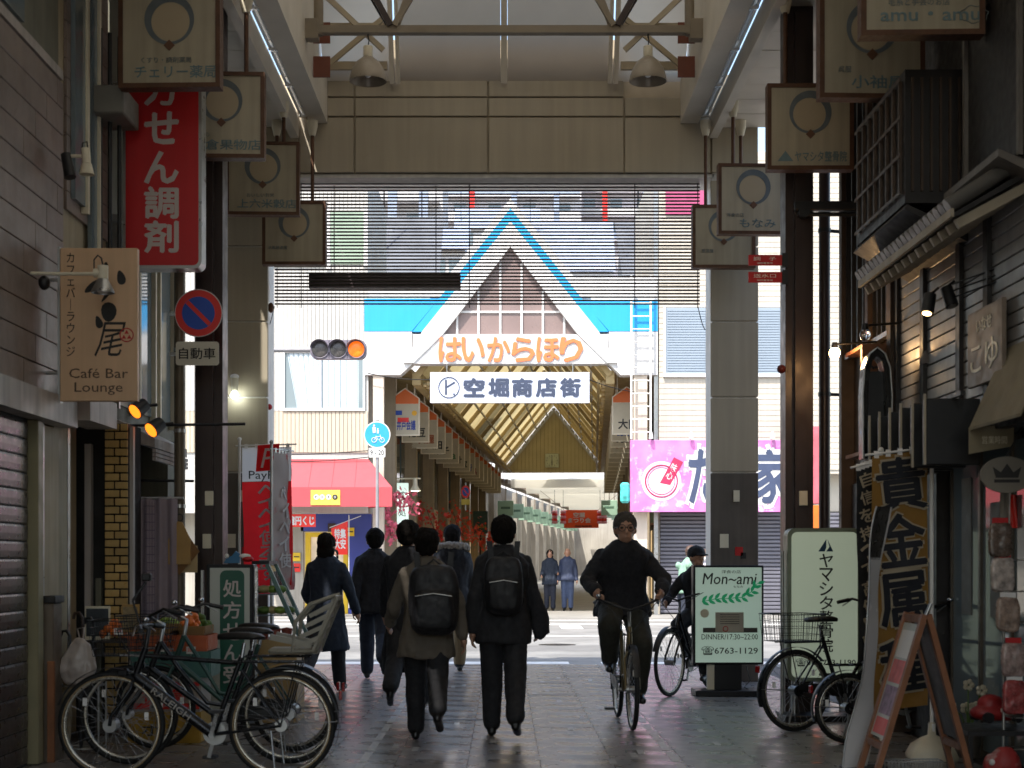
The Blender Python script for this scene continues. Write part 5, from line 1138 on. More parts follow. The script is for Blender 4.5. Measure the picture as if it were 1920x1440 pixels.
MB().box(-.36, .36, 0, .012, 0, .32).build('cloth', M_sred, t); text('億円くじ', (.64, .22), M_gw, t, o=(0, -.004, .16), bold=.08, depth=.004)
MB().cyl((-.36, .006, .32), (-.36, .006, .45), .008, n=5).cyl((.36, .006, .32), (.36, .006, .45), .008, n=5).build('cord', M_alu, t)
t = thing('sale_banner', 'small tilted red banner on a pole beside the yellow door frame', 'banner', P(640, 1040, YF - .3))
MB().prism([(-.2, 0, .0), (.16, 0, .0), (.16, 0, .85), (-.26, 0, .66)], (0, .012, 0)).build('cloth', M_sred, t); text('特集\n大安', (.28, .5), M_gw, t, o=(-.03, -.004, .4), bold=.06, depth=.004)
MB().cyl((.19, .01, -1.35), (.19, .01, 1.0), .014, n=6).cyl((-.3, .01, .68), (.5, .01, .98), .01, n=6).build('pole', M_gw, t)
for k, (px, py, m) in enumerate(((622, 990, M_dwood), (556, 1045, M_yel), (556, 1065, M_sred), (657, 998, M_yel))):
    t = thing('door_notice', ['brown', 'yellow', 'red', 'pale yellow'][k] + ' notice on the shop front under the red awning', 'notice', P(px, py, YF + .85)); MB().box(-.1, .1, 0, .02, -.1, .12).build('sheet', m, t); MB().box(-.07, .07, -.005, -.001, .0, .03).build('print', M_inkb, t)
# traffic lights on an arm
tl = thing('traffic_light', 'horizontal three lens traffic light on a grey arm, amber lit', 'traffic light', P(500, 655, 26.5))
yt = 26.5; w = 105/F*yt; c0 = P(634, 655, yt) - P(500, 655, yt)
M_tl = mat('traffic_grey', '#77707a', .5, 0, .08, 3)
MB().prism([(q[0] + c0.x, q[1], q[2]) for q in rrect(w, 36/F*yt, .12, 0, 6, cz=0)], (0, .16, 0)).build('housing', M_tl, tl)
for k in range(3):
    x = c0.x + (k - 1)*.322
    lens = MB().ell((x, -.01, 0), (.145, .03, .145), 20, 10).build('lens', mat('amber_lit', '#f07a28', .3, 0, .2, 20, emit=.35, ecol='#ff6a10') if k == 2 else mat('lens_dark', '#5a5654', .25, 0, .25, 14), tl)
    MB().torus((x, -.01, 0), .155, .012, None, 28, 6).build('lens_ring', M_tl, lens)
    hood = MB().grid(lambda u, v: (x + .162*math.cos(math.pi*(.05 + .9*u)), -.01 - .14*v, .162*math.sin(math.pi*(.05 + .9*u))), 16, 2).build('visor', M_tl, lens, fix=False)
for x in (-.161, .161): MB().box(c0.x + x - .004, c0.x + x + .004, -.004, .0, -.16, .16).build('seam', M_dark, tl)
MB().cyl((-3.6, .08, 0), (c0.x - w/2, .08, 0), .045, n=10).cyl((-3.6, .08, -5.2), (-3.6, .08, .5), .09, n=12).build('arm', mat('pole_grey', '#8d8b8e', .5, .3), tl)
# pedestrian and bicycle sign
yp_ = 35.6
t = thing('pedestrian_sign', 'round blue pedestrian and bicycle sign with hours plate on a pole', 'sign', P(707, 815, yp_))
r = 25/F*yp_; M_cy = mat('sign_cyan', '#2a8fd0', .4, 0, .03, 2)
MB().prism(cir(r, 0), (0, .015, 0)).build('rim', M_gw, t); MB().prism(cir(r*.92, -.004), (0, .004, 0)).build('disc', M_cy, t)
MB().ell((-.07, -.012, .21), (.028, .008, .03), 10, 6).prism([(-.11, -.012, .18), (-.03, -.012, .18), (-.035, -.012, .04), (-.1, -.012, .04)], (0, .005, 0)).ell((.02, -.012, .13), (.02, .008, .022), 10, 6).prism([(-.005, -.012, .11), (.045, -.012, .11), (.04, -.012, .03), (0, -.012, .03)], (0, .005, 0)).build('walkers_symbol', M_gw, t)
MB().torus((-.07, -.01, -.13), .055, .009, None, 18, 5).torus((.12, -.01, -.13), .055, .009, None, 18, 5).bar((-.07, -.01, -.13), (-.02, -.01, -.03), .012).bar((-.02, -.01, -.05), (.08, -.01, -.05), .012).bar((.12, -.01, -.13), (.07, -.01, -.0), .012).bar((-.02, -.01, -.05), (.03, -.01, -.13), .012).build('bicycle_symbol', M_gw, t)
MB().prism(rrect(31/F*yp_, 18/F*yp_, .02, 0, cz=-33.5/F*yp_), (0, .012, 0)).build('sub_plate', M_gw, t); text('9 - 20', (.32, .12), M_inkb, t, o=(0, -.002, -33.5/F*yp_), bold=.02)
MB().cyl((.0, .06, -ZZ(815, yp_)), (.0, .06, .35), .04, n=10).build('pole', mat('pole_grey', '#8d8b8e', .5, .3), t)

# ---------------------------------------------------------------- right corner building with the pink signboard
rb = thing('tiled_building', 'cream tiled corner building with grey blinds above the pink signboard', 'building', (XX(1400, YF), YF, 0))
E = lambda mb, n, m, p=rb, kind=None: mb.build(n, m, p, kind, w=True)
xa, xb = XX(1236, YF), XX(1700, YF)
M_ctile = mat('cream_small_tile', '#b9b1a4', .5, 0, .1, 1, streak=.12, rnd=.03)
E(MB().box(xa, xb, YF + .05, YF + 7, 6.7, 11.8).box(xa, xb, YF + .05, YF + .8, 3.6, 6.69).box(xa, xb, YF + .6, YF + .8, 0, 3.599), 'wall', M_ctile)
for k in range(58):
    z = 3.7 + k*.138
    E(MB().box(xa, xb, YF + .02, YF + .049, z, z + .128), 'tile_course', M_ctile)
M_blind = mat('grey_blue_blind', '#8793a0', .5, 0, .06, 1)
for (a, b) in ((1248, 1327), (1412, 1500)):
    z0, z1 = ZZ(700, YF), ZZ(577, YF)
    w2 = E(MB().box(XX(a, YF), XX(b, YF), YF - .02, YF + .019, z0, z1), 'window', M_blind)
    for k in range(24): E(MB().box(XX(a, YF) + .04, XX(b, YF) - .04, YF - .035, YF - .021, z0 + .06 + k*.066, z0 + .105 + k*.066), 'blind_slat', M_blind, w2)
    E(MB().box(XX(a, YF) - .06, XX(b, YF) + .06, YF - .06, YF + .018, z0 - .1, z0 - .001).box(XX(a, YF) - .06, XX(a, YF) - .001, YF - .05, YF + .018, z0, z1 + .05).box(XX(b, YF) + .001, XX(b, YF) + .06, YF - .05, YF + .018, z0, z1 + .05), 'frame', M_gw, w2)
E(MB().box(XX(1248, YF), XX(1320, YF), YF - .04, YF + .018, ZZ(402, YF), ZZ(340, YF)), 'magenta_panel', mat('magenta_panel', '#a8476f', .5))
E(MB().box(xa - .12, xa - .02, YF + .1, YF + .2, 0, 11), 'downpipe', M_alu)
st = E(MB().box(XX(1242, YF), xb, YF + .5, YF + .59, 0, 2.65), 'roller_shutter', M_void)
M_sh2 = mat('blue_grey_shutter', '#6c6b74', .4, .3, .1, 2)
for k in range(26): E(MB().prism([(XX(1242, YF), YF + .5, .03 + k*.1), (XX(1242, YF), YF + .47, .05 + k*.1), (XX(1242, YF), YF + .47, .1 + k*.1), (XX(1242, YF), YF + .5, .12 + k*.1)], (xb - XX(1242, YF), 0, 0)), 'slat', M_sh2, st)
ys = YF - .35
pk = thing('pink_signboard', 'large pink floral signboard with bowl picture and brush characters', 'signboard', P(1182, 960, ys))
Wp, Hp = (1482 - 1182)/F*ys, 135/F*ys
M_pink = mat('pink_floral', '#c975b3', .5, 0, .35, 1.6, stain=('#e6bfe0', 2.6, .54))
MB().chbox((Wp/2, .08, Hp/2), (Wp, .16, Hp), .01).build('board', M_pink, pk)
def kp(px, py): return ((px - 1182)/F*ys, -.006, (960 - py)/F*ys)
bc_ = kp(1240, 902)
MB().prism([(bc_[0] + .5*math.cos(a), -.006, bc_[2] + .5*math.sin(a)) for a in [2*math.pi*i/40 for i in range(40)]], (0, .004, 0)).build('bowl_halo', mat('pale_pink', '#dfc4dc', .5), pk)
MB().torus((bc_[0], -.008, bc_[2]), .4, .02, None, 40, 5).torus((bc_[0], -.008, bc_[2]), .34, .01, None, 40, 5).build('bowl_ring', mat('crimson', '#a8234c', .5), pk)
MB().prism([(bc_[0] + .3*math.cos(a), -.01, bc_[2] - .02 + .3*math.sin(a)) for a in [2*math.pi*i/30 for i in range(30)]], (0, .003, 0)).build('bowl', M_gw, pk)
MB().prism([(bc_[0] - .04, -.014, bc_[2] - .05), (bc_[0] + .32, -.014, bc_[2] + .6), (bc_[0] + .55, -.014, bc_[2] + .48), (bc_[0] + .22, -.014, bc_[2] - .1)], (0, .003, 0)).build('ribbon', mat('crimson', '#a8234c', .5), pk)
text(vtext('味心'), (.16, .42), M_gw, pk, o=(bc_[0] + .26, -.018, bc_[2] + .24), up=(.5, 0, 1), right=(1, 0, -.5), bold=.02)
for ch, px, w2 in (('た', 1322, .8), ('家', 1445, 1.05)):
    c = Vector(kp(px, 893)); text(ch, (w2*1.1, 1.4), M_gw, pk, o=c + Vector((0, -.003, 0)), bold=.16, depth=.004); text(ch, (w2, 1.3), mat('slate_blue', '#39435e', .5), pk, o=c + Vector((0, -.014, 0)), bold=.05, depth=.004)
text('TAKOYA', (.6, .1), mat('slate_blue', '#39435e', .5), pk, o=kp(1340, 937))
for px in (1220, 1295, 1447): c = kp(px, 822); MB().lathe([(.06, 0), (.05, .1), (.03, .18)], 10, Matrix.Translation((c[0], -.1, c[2] - .02))).cyl((c[0], -.1, c[2] + .14), (c[0], .1, c[2] - .04), .012, n=5).build('spot_lamp', M_gw, pk)
for k in range(3): MB().box(.3 + k*1.4, .36 + k*1.4, .161, .35, Hp*.4, Hp*.4 + .06).build('bracket', M_alu, pk)
t = thing('orange_post_panel', 'tall orange panel at the edge of the tiled building', 'panel', (XX(1525, 30), 30, 0))
MB().chbox((0, 0, 1.25), (.25, .1, 2.5), .01).build('board', mat('orange_panel', '#d2691e', .5), t); MB().chbox((.02, 0, 3.3), (.5, .12, 1.55), .01).build('pink_panel', mat('salmon_panel', '#c0606a', .5, 0, .3, 3), t); MB().box(-.02, .02, -.02, .02, 2.5, 2.53).build('spacer', M_alu, t)
# ---------------------------------------------------------------- roofs and buildings behind the gate
M_apt0 = mat('pale_apartment', '#c5c3c4', .6, 0, .06, .3, streak=.1)
M_slate = mat('blue_grey_roof', '#8f9bb0', .6, 0, .2, 1); M_blk = mat('dark_roof', '#66696e', .6, 0, .3, 1)
lab = ['dark tiled upper house left of the gable behind the slat screen', 'blue grey roofed upper house behind the left slope of the gable', 'tall blue grey roofed house behind the right slope of the gable', 'dark roofed narrow upper house right of the gable', 'tall pale roofed house close behind the gable peak']
for k, (px0, px1, py0, py1, d, m, zlow) in enumerate(((690, 815, 520, 375, 54, M_blk, 6.66), (770, 872, 470, 405, 74, M_slate, 6.66), (985, 1150, 510, 405, 146, M_slate, 0), (1175, 1240, 520, 385, 54, M_blk, 6.66), (855, 1010, 430, 380, 158, M_slate, 0))):
    a, b = P(px0, py0, d), P(px1, py1, d)
    h = thing('roof_house', lab[k], 'house', ((a.x + b.x)/2, d, zlow))
    MB().box(a.x, b.x, d, d + 5, zlow, a.z).build('wall', M_apt0, h, w=True)
    n = 6
    for j in range(n):
        z0, z1 = a.z + (b.z - a.z)*j/n, a.z + (b.z - a.z)*(j + 1)/n; y0, y1 = d - .4 + 3.5*j/n, d - .4 + 3.5*(j + 1)/n
        MB().prism([(a.x - .2, y0, z0), (b.x + .2, y0, z0), (b.x + .2, y1, z1), (a.x - .2, y1, z1)], (0, .1, .12)).build('roof_course', m, h, w=True)
    MB().prism([(a.x, d + .1, a.z), (a.x, d + 4.9, a.z), (a.x, d + 3.1, b.z - .1), (a.x, d + 2.9, b.z - .1)], (b.x - a.x, 0, 0)).build('roof_core', m, h, w=True)
    for j in range(3):
        x = a.x + (b.x - a.x)*(j + .5)/3; MB().box(x - .35, x + .35, d - .06, d - .01, a.z - 1.6, a.z - .4).build('window', M_glass, h, w=True)
    MB().cyl((a.x + .5, d + 1, a.z - .3), (a.x + .5, d + 1, b.z + 2.0), .03, n=6).bar((a.x, d + 1, b.z + 1.8), (a.x + 1.1, d + 1, b.z + 1.8), .04).build('antenna', M_dark, h, w=True)
for k, (px0, px1, pyt, d, cc) in enumerate(((640, 830, 230, 100, '#d0ced0'), (830, 1090, 205, 170, '#c9c7ca'), (1080, 1330, 225, 180, '#cdc8cc'))):
    a, b = P(px0, pyt, d), P(px1, pyt, d)
    h = thing('apartment_block', ['pale apartment block rising left of the gable peak', 'wide grey apartment block straight behind the gable peak', 'pale apartment block with red strip right of the gable peak'][k], 'building', ((a.x + b.x)/2, d, 0))
    mm = mat('apt_%d' % k, cc, .6, 0, .06, .3, streak=.1)
    MB().box(a.x, b.x, d, d + 10, 0, a.z).build('wall', mm, h, w=True)
    nf = int((a.z - 2)/2.9)
    for j in range(nf):
        z = 2 + j*2.9
        if z < ZZ(480, d): continue
        MB().box(a.x + .2, b.x - .2, d - 1.0, d - .001, z, z + .15).build('balcony_slab', mm, h, w=True)
        MB().box(a.x + .2, b.x - .2, d - 1.02, d - .96, z + .15, z + 1.05).build('balcony_rail', [M_slate, M_gw, mm][(j + k) % 3], h, w=True)
        nw = max(2, int((b.x - a.x)/3.2))
        for i in range(nw):
            x = a.x + (b.x - a.x)*(i + .5)/nw; MB().box(x - .7, x + .7, d - .04, d - .003, z + .3, z + 2.3).build('window', M_glass, h, w=True)
    for i in range(3): x = a.x + (b.x - a.x)*(i + .7)/3.3; MB().box(x - .3, x + .3, d - 1.1, d - 1.03, ZZ(480, d), a.z - .5).build('strip', M_sred if i == 0 else M_slate, h, w=True)

cab = [((430, 852), (690, 845), .05), ((430, 857), (700, 856), .12), ((690, 700), (806, 712), .05), ((1105, 712), (1190, 735), .04)]
cl = ['cable running above the red awning on the corner building', 'sagging cable just above the red awning', 'thin cable from the left gate post to the street name board', 'thin cable from the street name board to the ladder']
for (a, b, sag), lb_ in zip(cab, cl):
    A_, B_ = P(a[0], a[1], YF - .12), P(b[0], b[1], YF - .12); t = thing('overhead_cable', lb_, 'cable', A_)
    MB().tube([A_.lerp(B_, i/10) - A_ - Vector((0, 0, sag*math.sin(math.pi*i/10))) for i in range(11)], .012, 5).build('wire', M_dark, t)
for x in (720, 1190):
    c = P(x, 640, YF - .01)
    for k in range(3): G(MB().box(c.x - .004 + (k-1)*.45, c.x + .004 + (k-1)*.45, YF - .003, YF + .0, ZZ(702, YF), ZZ(624, YF)), 'panel_joint', mat('joint_grey', '#8d8b88', .6))
# ---------------------------------------------------------------- bicycles
M_tyre = mat('tyre_rubber', '#101010', .7, 0, .1, 20); M_rim = mat('rim_alloy', '#b8b2a6', .3, .8, .08, 10); M_bfr = mat('bicycle_black', '#15161a', .3, .3, .08, 8)
M_spoke = mat('spoke_steel', '#8d8d90', .3, .9, 0); M_sadd = mat('saddle_black', '#191614', .5, 0, .1, 10); M_tanw = mat('tan_sidewall', '#a8906a', .6)
def wheel(par, cx, r, hub=.035, rimm=None, side=None, nsp=28):
    T = Matrix.Translation((cx, 0, r))
    w = MB().torus((0, 0, 0), r - .02, .02, T, 48, 8).build('wheel_tyre', M_tyre, par)
    MB().torus((0, 0, 0), r - .043, .011, T, 48, 8, flat=1.2).build('rim', rimm or M_rim, w)
    if side: MB().torus((0, -.019, 0), r - .034, .004, T, 48, 5).torus((0, .019, 0), r - .034, .004, T, 48, 5).build('sidewall', side, w)
    MB().cyl((cx, -.05, r), (cx, .05, r), hub, n=14).cyl((cx, -.055, r), (cx, .055, r), .012, n=8).build('hub', M_alu, w)
    sp = MB()
    for k in range(nsp):
        a = 2*math.pi*k/nsp; b = a + (.35 if k % 2 else -.35); y = .03 if k % 4 < 2 else -.03
        sp.tube([(cx + hub*math.cos(b), y, r + hub*math.sin(b)), (cx + (r - .045)*math.cos(a), 0, r + (r - .045)*math.sin(a))], .0016, 4, cap=False)
    sp.build('spokes', M_spoke, w, 'stuff')
    for a in (.7, 2.9): MB().cbox((cx + r*.66*math.cos(a), -.012, r + r*.66*math.sin(a)), (.025, .012, .05)).build('spoke_reflector', M_white, w)
    return w
def mudguard(par, cx, r, a0, a1, m):
    mb = MB(); n = 24
    mb.grid(lambda u, v: (cx + (r + .016 + .006*math.cos((v - .5)*2))*math.cos(R(a0 + (a1 - a0)*u)), (v - .5)*.055, r + (r + .016 + .006*math.cos((v - .5)*2))*math.sin(R(a0 + (a1 - a0)*u))), n, 4)
    o = mb.build('mudguard', m, par, fix=False)
    for s in (-1, 1):
        a = R(a0 + (a1 - a0)*(.1 if a0 > 120 else .85)); MB().cyl((cx, s*.045, r), (cx + (r + .015)*math.cos(a), s*.028, r + (r + .015)*math.sin(a)), .0025, n=5).build('mudguard_stay', M_spoke, o)
def basket(par, c, d, m, nx=8, nz=5, taper=.82):
    b = MB(); x, y, z = c; w, dd, h = d
    for k in range(nz + 1):
        f = taper + (1 - taper)*k/nz; zz = z + h*k/nz
        b.tube([(x - w/2*f, y - dd/2*f, zz), (x + w/2*f, y - dd/2*f, zz), (x + w/2*f, y + dd/2*f, zz), (x - w/2*f, y + dd/2*f, zz)], .0045 if k == nz else .0022, 5, closed=True)
    for k in range(nx + 1):
        u = -1 + 2*k/nx
        for s in (-1, 1):
            b.tube([(x + u*w/2*taper, y + s*dd/2*taper, z), (x + u*w/2, y + s*dd/2, z + h)], .002, 4)
            b.tube([(x + s*w/2*taper, y + u*dd/2*taper, z), (x + s*w/2, y + u*dd/2, z + h)], .002, 4)
        b.tube([(x + u*w/2*taper, y - dd/2*taper, z), (x + u*w/2*taper, y + dd/2*taper, z)], .002, 4)
    return b.build('basket', m, par)
def bicycle(label, loc, rz, style='city', fr=M_bfr, r=.34, wb=1.08, lean=0, bask=True, rack=True, child=False, rearbask=False, side=None, stand=True, steer=0, phone=False, textm=None, hb=None, group=None):
    t = thing('bicycle', label, 'bicycle', loc, rz, group)
    xr, xf = -wb/2, wb/2
    wheel(t, xr, r, .04, side=side); wheel(t, xf, r, .045 if style == 'ebike' else .03, side=side)
    bb = (xr + .44, 0, .285); st = (xr + .26, 0, .78); ht = (xf - .22, 0, .84); hl = (xf - .155, 0, .66)
    F_ = MB()
    F_.tube([hl, (hl[0] - .02, 0, hl[2] - .02), bb], [.03, .034, .034] if style == 'ebike' else [.02, .021, .02], 10)
    F_.tube([bb, st], .017, 10)
    if style == 'mixte': F_.tube([ht, (ht[0] - .12, 0, .66), (bb[0] + .12, 0, .42), (bb[0] - .02, 0, .4)], .016, 8)
    else: F_.tube([(ht[0] + .012, 0, ht[2] - .05), (st[0], 0, st[2] - .04)], .016, 10)
    F_.tube([hl, ht], .021, 10)
    for s in (-1, 1):
        F_.tube([(bb[0], s*.03, bb[2]), (xr, s*.055, r)], .009, 6); F_.tube([(st[0], s*.015, st[2] - .08), (xr, s*.055, r)], .008, 6)
    fr_o = F_.build('frame', fr, t)
    if textm:
        a, b = Vector(hl), Vector(bb); d = (b - a); c = a.lerp(b, .47)
        text('RALEIGH', (.3, .04), textm, fr_o, o=c + Vector((0, -.037 if rz == 0 else .037, .0)), right=(-d if rz == 0 else d), up=(0, 0, 1) , bold=.01)
    fk = MB()
    for s in (-1, 1): fk.tube([(hl[0] + .01, s*.02, hl[2] - .02), (hl[0] + .02, s*.05, hl[2] - .08), (xf - .01, s*.055, r + .06), (xf, s*.055, r)], .012, 8)
    fk.build('fork', fr, t)
    hz = ht[2] + .12
    stem = MB().tube([ht, (ht[0] - .02, 0, hz), (ht[0] + .03, 0, hz + .02)], .014, 8).build('stem', M_alu if style != 'ebike' else M_black, t)
    hx = ht[0] + .03
    if style == 'ebike': pts = [(hx - .07, -.3, hz + .0), (hx - .02, -.15, hz + .02), (hx, 0, hz + .02), (hx - .02, .15, hz + .02), (hx - .07, .3, hz + .0)]
    else: pts = [(hx - .24, -.27, hz + .08), (hx - .1, -.25, hz + .11), (hx + .02, -.12, hz + .06), (hx, 0, hz + .02), (hx + .02, .12, hz + .06), (hx - .1, .25, hz + .11), (hx - .24, .27, hz + .08)]
    hb_ = MB().tube(pts, .011, 8).build('handlebar', hb or M_black, t)
    for e, e2 in ((0, 1), (-1, -2)):
        p, q = Vector(pts[e]), Vector(pts[e2]); MB().cyl(p, p.lerp(q, .75), .016, n=8).build('grip', M_black, hb_); MB().tube([p.lerp(q, .9) + Vector((.02, 0, 0)), p + Vector((.05, 0, -.03))], .005, 5).build('brake_lever', M_alu, hb_)
        MB().tube([p.lerp(q, .9) + Vector((.03, 0, 0)), (hx + .12, p.y*.5, hz), (hx + .08, 0, ht[2] - .05), (hl[0], 0, hl[2])], .0035, 5).build('cable', M_black, hb_)
    MB().ell((pts[1][0] + .03, pts[1][1], pts[1][2] + .03), (.022, .022, .018), 12, 6).build('bell', M_chrome, hb_)
    if phone:
        MB().cyl((hx, .02, hz + .02), (hx + .05, .02, hz + .18), .008, n=6).cyl((hx + .05, .02, hz + .18), (hx - .03, .0, hz + .3), .01, n=6).build('mount_arm', M_black, hb_); MB().chbox((hx - .035, 0, hz + .33), (.06, .05, .05), .008).build('camera_mount', M_black, hb_)
    MB().cyl((st[0], 0, st[2] - .02), (st[0] - .02, 0, st[2] + .09), .013, n=8).build('seat_post', M_chrome, t)
    sd = MB().loft([(0, 0, 0, .01, .01)], 4) if False else MB()
    prof = [(-.15, .03, .0), (-.12, .085, .02), (-.05, .08, .03), (.03, .045, .03), (.1, .028, .028), (.15, .02, .015)]
    vs = []; nn = 12
    for x, w, h in prof:
        for k in range(nn): a = 2*math.pi*k/nn; vs.append((st[0] + x, w*math.cos(a), st[2] + .13 + (h if math.sin(a) > 0 else .02)*math.sin(a)))
    fs = [(i*nn + k, i*nn + (k+1) % nn, (i+1)*nn + (k+1) % nn, (i+1)*nn + k) for i in range(len(prof) - 1) for k in range(nn)] + [tuple(range(nn))[::-1], tuple(range((len(prof)-1)*nn, len(prof)*nn))]
    sd.add(vs, fs, None, True); sd.build('saddle', M_sadd, t)
    cr = MB().cyl((bb[0], -.05, bb[2]), (bb[0], -.058, bb[2]), .075, n=28).cyl((bb[0], -.07, bb[2]), (bb[0], .07, bb[2]), .018, n=10).build('chainring', M_alu, t)
    for s, a in ((-1, -75), (1, 105)):
        e = (bb[0] + .165*math.cos(R(a)), s*.075, bb[2] + .165*math.sin(R(a))); MB().bar((bb[0], s*.072, bb[2]), e, .012, .024).build('crank_arm', M_alu, cr); MB().chbox((e[0], e[1] + s*.05, e[2]), (.09, .085, .02), .004).build('pedal', M_black, cr)
    MB().tube([(bb[0], -.054, bb[2] + .075), (xr, -.05, r + .04)], .004, 5).tube([(bb[0], -.054, bb[2] - .075), (xr, -.05, r - .04)], .004, 5).cyl((xr, -.045, r), (xr, -.055, r), .045, n=20).build('chain', M_dark, t)
    if style != 'ebike': MB().prism([(bb[0] + .1, -.062, bb[2] + .06), (bb[0] + .1, -.062, bb[2] - .04), (xr, -.062, r + .01), (xr, -.062, r + .06), (bb[0], -.062, bb[2] + .1)], (0, -.006, 0)).build('chain_guard', M_black, t)
    mudguard(t, xr, r, 40, 200, M_black if side or style == 'ebike' else M_bfr); mudguard(t, xf, r, 20, 150, M_black)
    if rack:
        rk = MB()
        for s in (-1, 1): rk.tube([(st[0] + .05, s*.06, r*2 + .06), (xr - .15, s*.07, r*2 + .06)], .006, 6).tube([(xr - .1, s*.07, r*2 + .055), (xr, s*.065, r)], .005, 6)
        for k in range(4): rk.tube([(st[0] - k*.11, -.065, r*2 + .06), (st[0] - k*.11, .065, r*2 + .06)], .004, 5)
        rk.build('rear_rack', M_bfr, t)
    if stand:
        MB().tube([(xr + .06, .07, r - .03), (xr + .02, .13, .012)], .008, 6).build('kickstand', M_alu, t)
    if bask: basket(t, (xf + .06, 0, hl[2] + .09), (.34, .42, .24), M_black); MB().tube([(hl[0] + .02, 0, hl[2] + .08), (xf + .06, 0, hl[2] + .085)], .008, 6).build('basket_stay', M_alu, t)
    if rearbask: basket(t, (xr - .02, 0, r*2 + .07), (.42, .36, .22), M_dark, 9, 4, .9)
    MB().chbox((hl[0] + .08, 0, hl[2] + .02), (.07, .05, .05), .01).build('headlight', M_dark, t)
    MB().chbox((xr - r - .03, 0, r*1.55), (.02, .05, .06), .006).build('rear_reflector', mat('reflector_red', '#8c1414', .2), t)
    if child:
        M_ch = mat('child_seat_grey', '#8f8b7e', .5, 0, .06, 5)
        cs = MB().chbox((xr - .02, 0, r*2 + .1), (.3, .26, .04), .015).build('child_seat', M_ch, t)
        bk = MB()
        x0, z0, x1, z1 = xr - .19, r*2 + .1, xr - .33, r*2 + .46
        for s in (-1, 1): bk.bar((x0, s*.15, z0), (x1, s*.15, z1), .03, .04); bk.bar((x0 + .02, s*.15, z0 + .04), (x0 + .3, s*.16, z0 + .1), .03, .04)
        bk.bar((x1, -.165, z1), (x1, .165, z1), .04, .03); bk.bar((x0, -.165, z0), (x0, .165, z0), .04, .03); bk.build('seat_back_frame', M_ch, cs)
        for s in (-1, 1):
            sidep = MB()
            P0 = [(x0 + .15, s*.165, z0), (x0 + .13, s*.165, z0 + .2), (x0 + .03, s*.165, z0 + .32), (x1, s*.165, z1 + .02), (x1 - .0, s*.165, z1 - .03), (x0, s*.165, z0)]
            sidep.tube(P0, .014, 6, closed=True)
            for k in range(4): sidep.bar((x0 + .125 - .03*k, s*.165, z0 + .03 + .07*k), (x0 - .04 - .028*k, s*.165, z0 + .1 + .075*k), .01, .028)
            sidep.build('side_frame', M_ch, cs)
        for k in range(5): f = (k + .5)/5; MB().bar((x0 + (x1 - x0)*f, -.15, z0 + (z1 - z0)*f), (x0 + (x1 - x0)*f, .15, z0 + (z1 - z0)*f), .015, .05).build('seat_back_slat', M_ch, cs)
    t.rotation_euler = (lean, 0, rz)
    return t
M_lab = mat('frame_lettering', '#9a948c', .5)
bicycle('black electric city bicycle with phone mount parked across the arcade in front', (XX(369, 9.55), 9.55, 0), R(180), 'ebike', bask=False, side=M_tanw, phone=True, textm=M_lab, wb=1.09, r=.345)
bicycle('black bicycle with wire basket and grey child seat parked behind the front one', (XX(392, 10.25), 10.25, 0), R(181), 'mixte', child=True, wb=1.1, r=.34)
bicycle('dark bicycle with front basket half hidden between the two bicycles and the crates', (XX(420, 11.0), 11.0, 0), R(172), 'mixte', bask=True, rack=False, wb=1.05, r=.31, fr=mat('green_frame', '#2a4a42', .4, .2))
bicycle('black bicycle with rear basket leaning before the clinic sign', (XX(1590, 12.4), 12.4, 0), R(24), 'mixte', bask=False, rearbask=True, r=.335, wb=1.05)
bicycle('black bicycle with small wheels behind the gold banner', (XX(1700, 11.5), 11.5, 0), R(12), 'city', bask=True, r=.27, wb=.98)
bicycle('black bicycle parked beside the lit restaurant sign', (1.98, 15.75, 0), R(238), 'mixte', bask=False, r=.35, wb=1.06)

# ---------------------------------------------------------------- greengrocer corner on the left
M_card = mat('cardboard', '#8d6c43', .8, 0, .12, 5, .05, 40); M_crate = mat('orange_crate', '#b5562a', .5, 0, .1, 5); M_teal = mat('teal_crate', '#3f6b62', .5, 0, .1, 5)
def crate(label, px, y, z, w, d, h, m, txt=None, tm=None, slats=0):
    t = thing('produce_crate', label, 'crate', (XX(px, y), y, z))
    MB().box(-w/2, w/2, -d/2, d/2, 0, .015).build('bottom', m, t)
    for s in (-1, 1):
        MB().box(-w/2, w/2, s*d/2 - .008, s*d/2 + .008, .016, h).build('side_wall', m, t); MB().box(s*w/2 - .008, s*w/2 + .008, -d/2 + .009, d/2 - .009, .016, h - .002).build('end_wall', m, t)
    MB().box(-w/2 - .006, w/2 + .006, -d/2 - .018, -d/2 - .0085, h - .03, h - .004).build('rim', m, t)
    if txt: text(txt, (w*.6, h*.4), tm, t, o=(0, -d/2 - .011, h*.45), bold=.03)
    return t
crate('yellow cardboard crate with dark lettering at the bottom of the produce stack', 318, 11.6, .0, .55, .4, .24, mat('yellow_card', '#a5802a', .7), 'ポン', M_inkb)
crate('white and red cardboard crate in the middle of the produce stack', 318, 11.6, .241, .55, .4, .26, mat('white_red_card', '#a89c90', .7, 0, .1, 5), '徳島', M_sred)
for z in (.262, .44): t = thing('crate_tape', ('lower' if z < .3 else 'upper') + ' red stripe on the white cardboard crate', 'tape', (XX(318, 11.6), 11.389, z)); MB().box(-.274, .274, 0, .002, 0, .045).build('stripe', M_sred, t)
crate('teal plastic crate above the white and red one', 330, 11.6, .502, .6, .4, .2, M_teal)
crate('orange plastic crate near the top of the produce stack', 325, 11.6, .703, .6, .4, .12, M_crate)
rg = random.Random(21)
